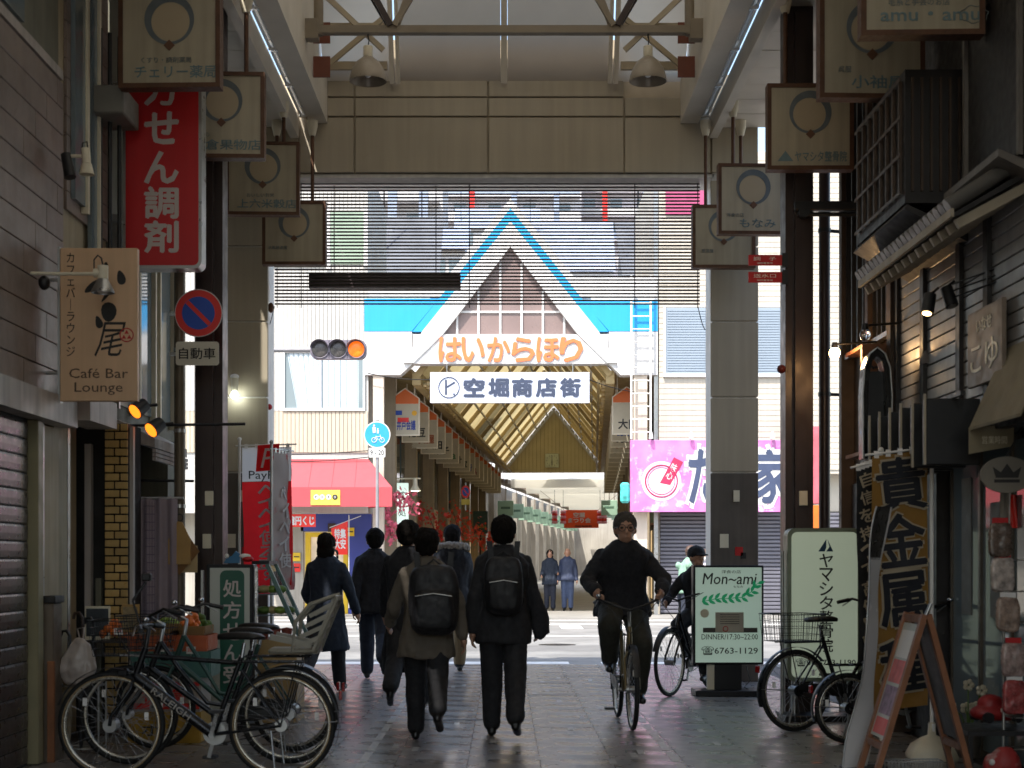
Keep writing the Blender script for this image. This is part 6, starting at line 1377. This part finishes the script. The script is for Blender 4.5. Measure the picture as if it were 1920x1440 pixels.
def fruit_heap(name, label, px, y, z, w, d, n, r, m, cat='fruit'):
    t = thing(name, label, cat, (XX(px, y), y, z), group='heaps of produce on the crates')
    base = MB().ell((0, 0, 0), (1, 1, 1), 10, 7).mesh('fruit_piece'); base.materials.append(m)
    for k in range(n):
        lay = k / n; o = link('fruit_piece', base, None, t)
        o.location = (rg.uniform(-w/2, w/2)*(1 - .7*lay), rg.uniform(-d/2, d/2)*(1 - .7*lay), r + lay*r*3.2); q = r*rg.uniform(.85, 1.15); o.scale = (q, q, q*.9)
M_grape = mat('green_grape', '#7f9a3a', .35, 0, .15, 9, rnd=.2); M_mikan = mat('mandarin', '#d8702a', .4, 0, .1, 9, rnd=.15); M_veg = mat('leafy_green', '#4f6b2c', .6, 0, .2, 9, rnd=.25)
crate('open cardboard box of green grapes on the produce stack', 310, 11.6, .824, .3, .36, .09, M_card)
fruit_heap('grape_heap', 'heap of green grapes in the cardboard box', 312, 11.6, .85, .26, .3, 60, .021, M_grape)
crate('open cardboard box of mandarins and greens on the produce stack', 362, 11.6, .824, .24, .36, .07, M_card)
fruit_heap('mandarin_heap', 'heap of orange mandarins beside the green grapes', 358, 11.55, .84, .16, .2, 18, .032, M_mikan)
fruit_heap('greens_heap', 'small heap of leafy greens beside the mandarins', 378, 11.7, .84, .14, .2, 20, .03, M_veg, 'vegetables')
t = thing('produce_shelf', 'low wooden shelf holding oranges behind the bicycle basket', 'shelf', (XX(225, 12.0), 12.0, 0))
MB().box(-.25, .25, -.15, .15, .0, .02).box(-.25, .25, -.15, .15, .74, .76).build('board', M_dwood, t)
for s in (-1, 1): MB().box(s*.235 - .012, s*.235 + .012, -.14, .14, .021, .739).build('upright', M_dwood, t)
fruit_heap('orange_heap', 'row of oranges on the low wooden shelf', 215, 11.95, .761, .2, .18, 16, .035, M_mikan)
for px, py, w, h, lab in ((183, 1200, .2, .27, 'dark framed photo poster standing on the low shelf'), (245, 1185, .14, .22, 'small tan price board beside the brick pier')):
    c = P(px, py, 11.9); t = thing('display_board', lab, 'board', c); MB().chbox((0, 0, h/2), (w, .015, h), .003).build('frame', M_cream if w > .15 else M_kraft, t); MB().box(-w/2 + .012, w/2 - .012, -.011, -.008, .03, h - .02).build('print', mat('poster_dark', '#3a4046', .4, 0, .6, 9) if w > .15 else mat('poster_tan', '#8d7a58', .5, 0, .5, 20), t)
    MB().cyl((0, .05, -(c.z - .761 if w > .15 else c.z) ), (0, .01, h*.8), .008, n=5).build('prop', M_alu, t)
# umbrella stand with umbrellas and white bag
us = thing('umbrella_stand', 'metal stand holding umbrellas beside the steel shutter', 'stand', (XX(150, 10.75), 10.75, 0))
for z in (.05, .5): MB().tube([(-.14, -.1, z), (.16, -.1, z), (.16, .1, z), (-.14, .1, z)], .007, 6, closed=True).build('ring', M_alu, us)
for x, y in ((-.14, -.1), (.16, -.1), (.16, .1), (-.14, .1)): MB().cyl((x, y, 0), (x, y, .52), .008, n=6).build('post', M_alu, us)
for k, (px, py, lab, m) in enumerate(((160, 1160, 'tall dark wooden handled umbrella in the stand', M_black), (178, 1170, 'black umbrella with hooked handle behind the white bag', M_dark), (130, 1195, 'beige folded umbrella with hooked handle in the stand', mat('beige_umbrella', '#8d7f68', .8)))):
    c = P(px, py, 10.75); t = thing('umbrella', lab, 'umbrella', (c.x - .02, 10.75 + .04*(k - 1), .03))
    zt = c.z
    MB().tube([(0, 0, .05), (.01, 0, zt - .12), (.012, 0, zt - .02), (-.012, 0, zt + .015), (-.045, 0, zt + .01), (-.055, 0, zt - .03)], [.008, .01, .012, .012, .012, .01], 8).build('handle', M_dwood if k == 0 else M_black, t)
    MB().lathe([(.008, 0), (.02, .1), (.04, .4), (.03, .58), (.012, .66)], 10).build('canopy', m, t)
bg = thing('white_bag', 'white plastic bag hanging over the umbrella stand', 'bag', (XX(145, 10.55), 10.55, ZZ(1285, 10.55)))
b_ = MB().loft([(0, 0, 0, .02, .02), (0, 0, .02, .1, .05), (0, 0, .1, .135, .07), (.01, 0, .2, .12, .06), (.02, 0, .29, .07, .04), (.02, 0, .33, .03, .03)], 18)
link('bag_body', remesh(b_, .012, 2, .012, 14, (1, 1, .6)), mat('white_plastic_bag', '#a89c94', .4, 0, .08, 5), bg)
MB().tube([(.02, 0, .32), (.0, 0, .4), (.05, 0, .41), (.04, 0, .32)], .006, 6).build('bag_handle', mat('white_plastic_bag', '#a89c94', .4), bg)
t = thing('bin_box', 'dark topped metal box standing by the shutter post', 'box', (XX(95, 10.45), 10.45, 0))
MB().chbox((0, 0, .55), (.1, .2, 1.1), .006).build('body', mat('dull_metal_box', '#6f6356', .4, .3), t); MB().chbox((.005, 0, 1.125), (.12, .22, .05), .006).build('lid', M_black, t)
MB().chbox((.04, -.12, .35), (.05, .03, .7), .004).build('wood_post', M_wood, t)
# display case with slanting glass
y = 12.9
dc = thing('display_case', 'glass display case with slanted front holding food beside the prescription sign', 'display case', (XX(515, y), y, 0))
z0, zt = ZZ(1198, y), ZZ(1058, y); xl_, xr_ = (482 - 515)/F*y, (558 - 515)/F*y
MB().chbox((.0, .15, z0/2), (xr_ - xl_ + .06, .5, z0), .006).build('cabinet', mat('tan_cabinet', '#9a7e4c', .5, 0, .12, 4), dc)
MB().box(xl_ - .03, xl_ - .0, -.09, .0, z0, zt).build('post', M_white, dc)
MB().bar((xl_ + .1, -.08, zt), (xr_ + .03, -.08, z0 + .02), .035, .05, up=(0, 1, 0)).build('slant_frame', mat('teal_frame', '#47625f', .4, .3), dc); MB().bar((xl_ + .1, .38, zt), (xr_ + .03, .38, z0 + .02), .035, .05, up=(0, 1, 0)).build('slant_frame', mat('teal_frame', '#47625f', .4, .3), dc)
MB().box(xl_ - .03, xl_ + .12, -.1, .4, zt, zt + .03).build('top', M_dark, dc)
MB().prism([(xl_ + .1, -.06, zt - .01), (xl_ + .1, .36, zt - .01), (xr_ + .02, .36, z0 + .03), (xr_ + .02, -.06, z0 + .03)], (.006, 0, .002)).build('glass', M_clear, dc)
for k, z in enumerate((z0 + .2, z0 + .38)): MB().box(xl_, xr_ - .08 - .1*k, -.07, .36, z, z + .012).build('shelf', M_glass, dc)
for k in range(3): o = link('food_cup', MB().lathe([(.035, 0), (.05, .08), (.05, .09), (.0, .1)], 10).mesh('cup'), mat('red_cup', '#7d3a2c', .5, 0, .2, 9, rnd=.2), dc); o.location = (xl_ + .06 + k*.1, -.02, z0 + .002)
for k in range(7): o = link('food_pack', MB().ell((0, 0, 0), (.06, .06, .035), 10, 6).mesh('pack'), [M_veg, mat('pale_food', '#a89a6a', .6, 0, .2, 9), M_grape][k % 3], dc); o.location = (xl_ + .06 + (k % 4)*.07, 0.02*(k % 2), (z0 + .25) if k < 4 else z0 + .43)
t = thing('blue_toy', 'small blue ornament with white wings on top of the display case', 'ornament', P(437, 1056, 12.4))
MB().prism([(-.08, 0, .0), (.05, 0, 0), (.06, 0, .07), (.02, 0, .1), (-.01, 0, .06), (-.05, 0, .05)], (0, .05, 0)).build('body', mat('toy_blue', '#2a6a94', .5), t); MB().ell((-.05, -.01, .06), (.02, .015, .02), 10, 6).ell((.1, 0, .06), (.05, .01, .02), 10, 6).build('wing', M_white, t); MB().ell((.12, .01, .035), (.05, .03, .025), 10, 6).build('red_cloth', M_red, t)

# ---------------------------------------------------------------- goods at the near right shop
rk = thing('goods_rack', 'wire goods rack with hanging bags at the near right shop', 'rack', (XX(1905, 9.6), 9.6, 0))
for x in (-.08, .25): MB().cyl((x, 0, 0), (x, 0, ZZ(985, 9.6)), .01, n=6).build('upright', M_alu, rk)
for k in range(7): MB().tube([(-.08, 0, .2 + k*.2), (.25, 0, .2 + k*.2), (.25, -.15, .2 + k*.2), (-.08, -.15, .2 + k*.2)], .004, 5, closed=True).build('wire_shelf', M_alu, rk)
for k, (px, py, cc, lab) in enumerate(((1880, 1075, '#b5a8a0', 'clear'), (1890, 1150, '#9a8578', 'tan'), (1900, 1235, '#a08a84', 'grey'), (1902, 1305, '#9c4a48', 'red'), (1875, 1010, '#6a5a50', 'brown'))):
    t = thing('goods_bag', lab + ' plastic goods bag hanging on the wire rack', 'bag', P(px, py + 35, 9.42), group='goods bags on the wire rack')
    link('pouch', remesh(MB().ell((0, 0, .11), (.075, .022, .11), 16, 12, p=.4), .009, 1, .006, 12, (1, 1, 1)), mat('bag_' + lab, cc, .25, 0, .6, 22), t); MB().box(-.05, .05, -.004, .004, .2, .25).build('header_card', M_white if k % 2 else M_red, t)
for k, (px, py, m, lab) in enumerate(((1862, 930, mat('grey_scarf', '#8f8a82', .9), 'pale'), (1882, 935, M_sred, 'bright red'), (1896, 935, mat('yellow_cloth', '#8d9a2c', .9), 'yellow green'))):
    t = thing('hanging_cloth', lab + ' cloth strip hanging under the oval sign', 'cloth', P(px + 22, py + 55, 9.9)); MB().grid(lambda u, v: (-.03 + .06*u, .012*math.sin(u*7 + v*3), .0 + .22*v), 8, 4).build('cloth', m, t, fix=False)
def slip(lab, px, py, y, m1, m2, rz):
    t = thing('toy_car', lab, 'toy', P(px, py, y), rz)
    link('toy_body', remesh(MB().ell((0, 0, .06), (.18, .09, .055), 16, 8, p=.8).ell((-.04, 0, .12), (.09, .07, .06), 14, 8), .01, 3), m1, t); MB().ell((.05, -.08, .075), (.07, .02, .035), 12, 6).build('white_patch', m2, t)
    for x in (-.1, .1):
        for s in (-1, 1): MB().cyl((x, s*.07, .035), (x, s*.1, .035), .035, n=14).build('toy_wheel', M_black, t)
gb = thing('goods_bench', 'low dark bench carrying toys at the near right shop', 'bench', (XX(1870, 9.7), 9.7, 0))
MB().box(-.25, .35, -.2, .3, .28, .31).build('top', M_black, gb)
for x in (-.23, .33):
    for yy in (-.18, .28): MB().box(x - .012, x + .012, yy - .012, yy + .012, 0, .279).build('leg', M_black, gb)
slip('red and white toy car on the low dark bench', 1868, 1356 - 3, 9.7, mat('toy_red', '#8a1a1a', .5, 0, .2, 8), M_white, R(10))
t = thing('toy_cushion', 'red and white soft toy lying below the bench goods', 'toy', (XX(1885, 9.35), 9.35, 0)); link('toy_body', remesh(MB().ell((0, 0, .12), (.1, .08, .12), 14, 8).ell((-.09, 0, .1), (.05, .05, .09), 12, 8), .012, 3, .008), mat('red_white_toy', '#9a2a28', .6, 0, .2, 4, stain=('#b0aaa6', 4, .5)), t); MB().ell((-.1, -.05, .14), (.02, .02, .02), 8, 6).build('eye', M_white, t)
t = thing('wire_tray', 'clear ribbed plastic tray on the floor below the easel', 'tray', (XX(1712, 9.75), 9.75, 0))
for k in range(16): MB().tube([(-.17 + k*.0227, -.06, .09), (-.165 + k*.022, -.055, .0), (-.165 + k*.022, .055, .0), (-.17 + k*.0227, .06, .09)], .003, 5).build('rib', mat('clear_plastic', '#b0b0ae', .2, 0, .1, 5), t)
MB().tube([(-.18, -.065, .092), (.18, -.065, .092), (.18, .065, .092), (-.18, .065, .092)], .005, 6, closed=True).build('rim', mat('clear_plastic', '#b0b0ae', .2), t)
fl = thing('flower_plant', 'potted white flowers beside the wire rack', 'plant', (XX(1815, 10.6), 10.6, 0))
MB().lathe([(.07, 0), (.1, .18), (.105, .19), (.0, .17)], 16, cap=False).build('pot', mat('grey_pot', '#55504c', .6), fl)
rg = random.Random(4)
for k in range(9):
    a = rg.uniform(0, 6.28); p = Vector((.14*math.cos(a), .1*math.sin(a), rg.uniform(.32, .52))); MB().tube([(0, 0, .17), (p.x*.4, p.y*.4, .3), p], .005, 5).build('stem', M_veg, fl)
    for q in range(5): b = 2*math.pi*q/5; MB().ell(p + Vector((.025*math.cos(b), -.01, .025*math.sin(b))), (.02, .008, .02), 8, 5).build('petal', mat('flower_cream', '#b5ab94', .6), fl)

for k, (px, py, tx, lb_) in enumerate(((300, 1222, '480', 'white price card on the green grape box'), (358, 1226, '300', 'white price card on the mandarin box'), (222, 1190, '100', 'white price card among the oranges'))):
    t = thing('price_card', lb_, 'price card', P(px, py, 11.36 if k < 2 else 11.8)); MB().box(-.035, .035, 0, .003, 0, .055).build('card', M_white, t); text(tx, (.05, .028), M_sred, t, o=(0, -.002, .03)); MB().cyl((0, .005, -.05), (0, .005, .02), .003, n=5).build('stick', M_alu, t)
# ---------------------------------------------------------------- people
M_skin = mat('skin', '#a98069', .5, 0, .08, 8); M_hair = mat('black_hair', '#171311', .85, 0, .3, 40, .6, 120, spec=.15); M_greyh = mat('grey_hair', '#4a4540', .85, 0, .3, 40, .6, 120, spec=.15)
M_blackc = mat('black_wool', '#1d1d22', .9, 0, .15, 14, .1, 60); M_suit = mat('black_suit', '#1c1c20', .8, 0, .1, 10, .05, 90); M_navyc = mat('navy_coat', '#1c2534', .85, 0, .12, 10, .1, 60)
M_taupe = mat('taupe_jacket', '#5d554b', .85, 0, .12, 10, .1, 60); M_shoe = mat('shoe_black', '#131212', .4, 0, .1, 10); M_jean = mat('dark_jeans', '#262b38', .85, 0, .15, 12, .1, 60); M_blue = mat('blue_jeans', '#3d4a66', .85, 0, .15, 12)
M_khaki = mat('khaki_trousers', '#7d6a4e', .85, 0, .1, 10); M_pack = mat('black_nylon', '#121216', .6, 0, .1, 12, .1, 40); M_fur = mat('fur_trim', '#8f877d', .95, 0, .3, 40, .6, 60)
def pose(legs=((10, 5), (-10, 10)), arms=((-8, 6, 12), (8, 6, 12)), seated=None, lean=0):
    J = {}
    for i, s in enumerate((-1, 1)):
        h, k = R(legs[i][0]), R(legs[i][1]); hip = Vector((s*.092, 0, .93)); kn = hip + Vector((0, math.sin(h), -math.cos(h)))*.43; an = kn + Vector((0, math.sin(h - k), -math.cos(h - k)))*.42
        J['hip', s], J['kn', s], J['an', s] = hip, kn, an; J['pitch', s] = (h - k)*.6
        f, ab, e = (R(v) for v in arms[i]); sh = Vector((s*.172, 0, 1.40)); d = Vector((s*math.sin(ab), math.sin(f)*math.cos(ab), -math.cos(f)*math.cos(ab))); el = sh + d*.29
        d2 = Vector((s*math.sin(ab)*.6, math.sin(f + e), -math.cos(f + e))).normalized(); J['sh', s], J['el', s], J['wr', s] = sh, el, el + d2*.25
    if seated: J.update(seated)
    dz = 0
    if not seated:
        dz = .078 - min(J['an', -1].z, J['an', 1].z)
        for k in list(J):
            if k[0] != 'pitch': J[k] = J[k] + Vector((0, 0, dz))
    J['dz'] = dz; return J
def person(label, loc, rz, h, J, top, trou, hair=None, hairm=None, hem=.8, flare=.05, coat=True, bulk=1.0, vox=.010, hood=None, cap=None, glasses=False, head_rot=0, mask=False, hands=True, fwd=0, group=None):
    t = thing('person', label, 'person', loc, rz, group); s0 = h/1.75; dz = J['dz']; S = Matrix.Scale(s0, 4)
    sw = Matrix.Translation((0, fwd, 0))
    def TR(z): return Vector((0, fwd*max(0, (z - .95))/.5, z + dz))
    mb = MB()
    for s in (-1, 1):
        mb.cap(J['hip', s], J['kn', s], .098*bulk, .08*bulk); mb.cap(J['kn', s], J['an', s] + Vector((0, 0, .03)), .08*bulk, .072)
        a = J['an', s]; p = J['pitch', s]; d = Vector((s*.12, math.cos(p), math.sin(p))).normalized()
        mb.cap(a + Vector((0, -.03, -.04)), a + d*.15 + Vector((0, 0, -.045)), .036, .032); mb.cap(a, a + d*.06 + Vector((0, 0, -.02)), .046, .036)
        mb.cap(J['sh', s], J['el', s], .052, .042); mb.cap(J['el', s], J['wr', s], .042, .03)
        if hands:
            w = J['wr', s]; f = (w - J['el', s]).normalized(); nrm = Vector((-s, 0, 0)); nrm = (nrm - f*nrm.dot(f)).normalized(); sd = f.cross(nrm) * s
            if sd.y < 0: sd = -sd
            pc = w + f*.05; mb.cap(w, pc, .026, .03); mb.cap(pc - sd*.02, pc + sd*.02 + f*.02, .022, .022)
            for q, L in ((-1.5, .062), (-.5, .074), (.5, .078), (1.5, .07)):
                b0 = pc + f*.03 + sd*q*.018; b1 = b0 + (f + nrm*.25).normalized()*L*.55; b2 = b1 + (f*.6 + nrm*.8).normalized()*L*.5; mb.cap(b0, b1, .0095, .009, 8); mb.cap(b1, b2, .009, .0075, 8)
            b0 = pc - f*.01 + sd*.03; b1 = b0 + (sd*.6 + f*.7 + nrm*.4).normalized()*.04; mb.cap(b0, b1, .012, .011, 8); mb.cap(b1, b1 + (f + nrm*.4).normalized()*.03, .011, .009, 8)
    mb.loft([TR(z)[:2] + (TR(z).z,) + (rx*bulk, ry*bulk) for z, rx, ry in ((.86, .12, .09), (.92, .165, .115), (1.0, .165, .118), (1.1, .148, .108), (1.25, .165, .115), (1.38, .175, .108), (1.45, .12, .085), (1.5, .06, .06))], 18)
    nk = TR(1.47); hc = TR(1.62); mb.cap(nk, hc - Vector((0, .0, .06)), .055, .05)
    HR = Matrix.Translation(hc) @ Matrix.Rotation(R(head_rot), 4, 'Z') @ Matrix.Scale(1.1, 4)
    mb.ell((0, 0, .02), (.076, .096, .1), 18, 12, HR); mb.ell((0, .028, -.055), (.055, .062, .058), 16, 10, HR)
    mb.cap(HR @ Vector((0, .095, .005)), HR @ Vector((0, .108, -.03)), .011, .016, 8)
    for s in (-1, 1): mb.ell((s*.078, -.005, -.008), (.012, .022, .032), 10, 8, HR)
    mb.ell((0, .09, .028), (.05, .012, .012), 12, 6, HR); mb.ell((0, .088, -.062), (.024, .01, .009), 10, 6, HR)
    me = remesh(mb, vox, 3, .006, 9, (1, 1, .8))
    for m in (trou, top, M_skin, M_shoe): me.materials.append(m)
    zn = hc.z - .115; wr = [(J['wr', s], J['el', s]) for s in (-1, 1)]
    for p in me.polygons:
        c = p.center; k = 0 if c.z < 1.02 + dz else 1
        if c.z > zn and abs(c.x - hc.x) < .13: k = 2
        elif c.z < .085 + dz and not any(False for _ in wr): k = 3
        for s in (-1, 1):
            if (c - J['an', s]).length < .19 and c.z < J['an', s].z + .01: k = 3
            w, e = J['wr', s], J['el', s]
            ax = (w - e).normalized(); al = (c - w).dot(ax)
            if -.005 < al < .22 and (c - w - ax*al).length < .06 and min(((c - J['hip', s]).cross((J['kn', s] - J['hip', s]).normalized())).length, 9) > .1: k = 2
        p.material_index = k
    me.transform(S); body = link('body', me, None, t)
    if coat:
        cb = MB(); b = bulk
        rings = []
        zs = [(hem, .165 + flare, .125 + flare*.7), (hem + .03, .17 + flare, .13 + flare*.7), ((hem + 1.05)/2, .178 + flare*.45, .135 + flare*.3), (1.05, .172, .13), (1.15, .168, .128), (1.28, .19, .135), (1.38, .198, .125), (1.44, .165, .11), (1.49, .105, .09), (1.52, .08, .08)]
        for z, rx, ry in zs: q = TR(z); rings.append((q.x, q.y, q.z, rx*b, ry*b))
        cb.loft(rings, 24)
        for s in (-1, 1):
            cb.cap(J['sh', s] + Vector((-s*.012, 0, -.02)), J['el', s], .066*b, .058*b); w = J['el', s].lerp(J['wr', s], .97); cb.cap(J['el', s], w, .058*b, .046*b)
        if hood: cb.ell((hc.x, hc.y - .09, hc.z - .16), (.15, .11, .11), 16, 10)
        cm = remesh(cb, max(.011, vox), 2, .015*b, 8, (1, 1, .45)); cm.transform(S); link('coat', cm, top, t)
        ck_ = MB(); q = TR(1.5); ck_.lathe([(.075, -.02), (.085, .0), (.078, .035), (.066, .035), (.066, -.02)], 20, Matrix.Translation(q)); ck_.build('collar', top, t).data.transform(S)
        if hood:
            fm = MB(); rgf = random.Random(2)
            for i in range(30):
                a = 2*math.pi*i/30; fm.ell(Vector((hc.x + .165*math.cos(a), hc.y - .05 + .125*math.sin(a), hc.z - .12 - .02*math.sin(a))), (.042, .045, .042), 8, 6)
            fme = remesh(fm, .012, 1, .02, 40, (1, 1, 1)); fme.transform(S); link('fur_trim', fme, M_fur, t)
    hm = hairm or M_hair
    if hair:
        hb = MB(); hb.ell((0, -.016, .036), (.094, .104, .1), 18, 12, HR); hb.ell((0, -.045, -.01), (.084, .062, .07), 16, 10, HR)
        if hair == 'bob': hb.ell((0, -.035, -.05), (.092, .075, .085), 16, 10, HR)
        if hair == 'long': hb.cap(HR @ Vector((0, -.06, 0)), HR @ Vector((0, -.085, -.2)), .08, .05)
        if hair == 'bun': hb.ell((0, -.1, .05), (.045, .045, .045), 12, 8, HR)
        hme = remesh(hb, .008 if vox < .015 else .014, 1, .006 if hairm else .011, 26, (1, 1, .35)); hme.transform(S); link('hair', hme, hm, t)
    if cap:
        cb = MB().ell((0, -.01, .05), (.095, .112, .085), 18, 10, HR).ell((0, .1, .03), (.07, .07, .012), 16, 6, HR); cme = remesh(cb, .01, 2, .006, 20); cme.transform(S); link('cap', cme, cap, t)
    if glasses:
        gm = MB()
        for s in (-1, 1): gm.torus((s*.034, .1, .008), .026, .0025, HR, 18, 6); gm.tube([HR @ Vector((s*.062, .1, .012)), HR @ Vector((s*.085, .0, .008))], .004, 5)
        gm.tube([HR @ Vector((-.008, .105, .012)), HR @ Vector((.008, .105, .012))], .004, 5); gm.build('glasses', M_black, t).data.transform(S)
    for s in (-1, 1):
        if glasses: MB().ell((s*.034, .089, .008), (.014, .008, .008), 10, 6, HR).build('eye', M_inkb, t).data.transform(S)
    if mask: MB().ell((0, .06, -.05), (.058, .065, .045), 14, 8, HR).build('face_mask', M_white, t).data.transform(S)
    return t
def backpack(label, t, h, c, d, m, strap=True):
    s0 = h/1.75; b = thing('backpack', label, 'backpack', _ROOT[t] @ Vector((c[0]*s0, c[1]*s0, (c[2] - d[2]/2)*s0)), t.rotation_euler.z)
    me = remesh(MB().ell((0, 0, d[2]/2), (d[0]/2, d[1]/2, d[2]/2), 20, 14, p=.5).ell((0, -d[1]*.4, d[2]*.36), (d[0]*.4, d[1]*.3, d[2]*.28), 18, 12, p=.5), .012, 3, .008, 9); me.transform(Matrix.Scale(s0, 4)); link('bag_body', me, m, b)
    MB().tube([(-.05*s0, .02, d[2]*s0), (0, .01, d[2]*s0 + .04), (.05*s0, .02, d[2]*s0)], .007, 6).build('carry_loop', m, b)
    for s in (-1, 1): MB().grid(lambda u, v: (s*(d[0]*.3 + .045*(u - .5))*s0 + s*.02*v, (d[1]*.35 + .0 + v*.02)*s0, (d[2]*(.82) + .2*v)*s0), 2, 8).build('strap', m, b, fix=False)
    MB().tube([(-d[0]*.36*s0, -d[1]*.69*s0, d[2]*.56*s0), (0, -d[1]*.72*s0, d[2]*.6*s0), (d[0]*.36*s0, -d[1]*.69*s0, d[2]*.56*s0)], .004, 5).build('zip', M_alu, b)
    return b
GW = 'pedestrians walking away towards the street'
y = GY(1300); p1 = person('person with short dark hair in a long navy coat walking toward the street', (XX(612, y), y, 0), R(-8), 1.70, pose(((-24, 28), (18, 6)), ((12, 14, 55), (-14, 20, 40))), M_navyc, M_suit, 'bob', hem=.5, flare=.07, bulk=1.06)
y = GY(1276); p2 = person('person in black jacket over pale shirt tail and jeans near the payment banner', (XX(703, y), y, 0), R(4), 1.82, pose(((24, 6), (-24, 34)), ((-20, 8, 18), (22, 8, 18))), M_blackc, M_jean, 'short', hem=.82, bulk=1.1)
t = thing('shirt_tail', 'pale shirt tail showing below the black jacket of a walker', 'clothing', (XX(703, y), y, .78*1.04), R(4)); MB().lathe([(.185, 0), (.19, .02), (.185, .14)], 24, Matrix.Diagonal((1.05, .78, 1, 1))).build('cloth', mat('pale_shirt', '#77736e', .9), t)
y = GY(1338); p3 = person('person in long black coat walking just ahead of the big backpack', (XX(765, y), y, 0), R(-3), 1.79, pose(((-22, 34), (20, 6)), ((20, 9, 16), (-20, 9, 20))), M_blackc, M_suit, 'short', hem=.42, flare=.05, bulk=1.06)
y = GY(1393); p4 = person('person in taupe jacket and black trousers carrying a large backpack', (XX(800, y), y, 0), R(2), 1.66, pose(((16, 4), (-22, 38)), ((18, 18, 35), (-22, 16, 25))), M_taupe, M_suit, 'bun', hem=.72, flare=.06, bulk=1.06)
backpack('large round black backpack on the taupe jacket', p4, 1.66, (.06, -.25, 1.16), (.4, .24, .56), M_pack)
y = GY(1262); p5 = person('person in dark parka with fur trimmed hood and khaki trousers', (XX(848, y), y, 0), R(3), 1.87, pose(((-20, 28), (20, 4))), M_blackc, M_khaki, 'short', hem=.8, bulk=1.1, hood=True)
y = GY(1384); p6 = person('person in black suit walking with a slim backpack and coat over one arm', (XX(944, y), y, 0), R(0), 1.75, pose(((11, 3), (-15, 24)), ((-12, 9, 14), (10, 12, 14))), M_suit, M_suit, 'short', hem=.76, flare=.03, bulk=1.12)
backpack('slim black backpack on the suit jacket', p6, 1.75, (0, -.22, 1.2), (.3, .13, .46), M_pack)
t = thing('carried_coat', 'black coat carried beside the right hand of the suited walker', 'coat', (XX(1010, y), y + .02, .78)); link('cloth', remesh(MB().loft([(.0, 0, 0, .03, .05), (.02, 0, .05, .07, .06), (.0, 0, .25, .06, .06), (-.05, 0, .42, .04, .05)], 16), .012, 2, .014, 12), M_blackc, t)
MB().lathe([(.058, 0), (.062, .03)], 20, Matrix.Translation(Vector((XX(944, y), y - .005, (1.5 + .0) * 1.0)))).build('shirt_collar', M_white, p6, w=True)
# cyclist riding towards us
cyx, cyy = XX(1172, 12.75), 12.78
M_cb = mat('olive_gold_frame', '#6e6040', .35, .4, .1, 8)
cyc = bicycle('olive gold bicycle ridden toward the camera by the cyclist', (cyx, cyy, 0), R(-88), 'mixte', fr=M_cb, bask=False, rack=True, stand=False)
seat = {('hip', 1): Vector((.09, 0, .97)), ('kn', 1): Vector((.15, .37, .82)), ('an', 1): Vector((.12, .13, .50)), ('hip', -1): Vector((-.09, 0, .97)), ('kn', -1): Vector((-.13, .31, .66)), ('an', -1): Vector((-.12, .17, .235)), ('pitch', 1): 0, ('pitch', -1): 0,
        ('sh', 1): Vector((.19, .1, 1.40)), ('el', 1): Vector((.32, .22, 1.19)), ('wr', 1): Vector((.275, .42, 1.10)), ('sh', -1): Vector((-.19, .1, 1.40)), ('el', -1): Vector((-.32, .22, 1.19)), ('wr', -1): Vector((-.275, .42, 1.10))}
person('cyclist in black padded coat and glasses riding the olive gold bicycle', (cyx, cyy + .29, .0), R(182), 1.80, pose(seated=seat), M_blackc, mat('olive_trousers', '#2a2a22', .85, 0, .1, 10), 'short', M_greyh, hem=.88, flare=.04, bulk=1.2, glasses=True, fwd=.16)
# rider beside the restaurant sign
d_ = Vector((math.cos(R(238)), math.sin(R(238))))
bx, by = 1.98, 15.75
person('person in black cap and padded coat sitting on the parked bicycle', (bx - d_.x*.27, by - d_.y*.27, -.02), R(238 - 90), 1.56, pose(seated=seat), M_blackc, M_suit, None, hem=.9, bulk=1.15, cap=M_blackc, fwd=.12, head_rot=60)
# people across the street
y = 41.2
person('person in dark hooded coat waiting at the covered street', (XX(1031, y), y, 0), R(178), 1.68, pose(((3, 2), (-3, 4)), ((10, 8, 70), (8, 8, 60))), M_navyc, mat('navy_trousers', '#1d2230', .85), 'bob', hem=.75, bulk=1.05, vox=.016)
person('bald person in navy down jacket and blue jeans waiting at the covered street', (XX(1064, y), y, 0), R(175), 1.72, pose(((2, 2), (-2, 4)), ((0, 12, 12), (0, 12, 12))), mat('navy_down', '#2c3650', .6, 0, .12, 10), M_blue, None, hem=.85, bulk=1.1, vox=.016)
y = 27
person('person in mint green shirt leaning forward beyond the right end pillar', (XX(1282, y), y, 0), R(-60), 1.66, pose(((8, 4), (-8, 8)), ((40, 8, 30), (35, 8, 30))), mat('mint_shirt', '#7fa08c', .85), M_jean, 'short', mat('brown_hair', '#4a3326', .5), hem=.85, vox=.016, fwd=.14)
person('person in white top and face mask beyond the right end pillar', (XX(1321, y + .5), y + .5, 0), R(160), 1.6, pose(), mat('white_top', '#c9c3cc', .85), M_navyc, 'long', mat('brown_hair', '#4a3326', .5), hem=.85, vox=.016, mask=True)
y = 36.9
person('masked person in navy coat in front of the yellow door frame', (XX(627, y), y, 0), R(170), 1.66, pose(), M_navyc, M_suit, 'bob', hem=.7, vox=.016, mask=True)

bpy.data.scenes.remove(_TS)
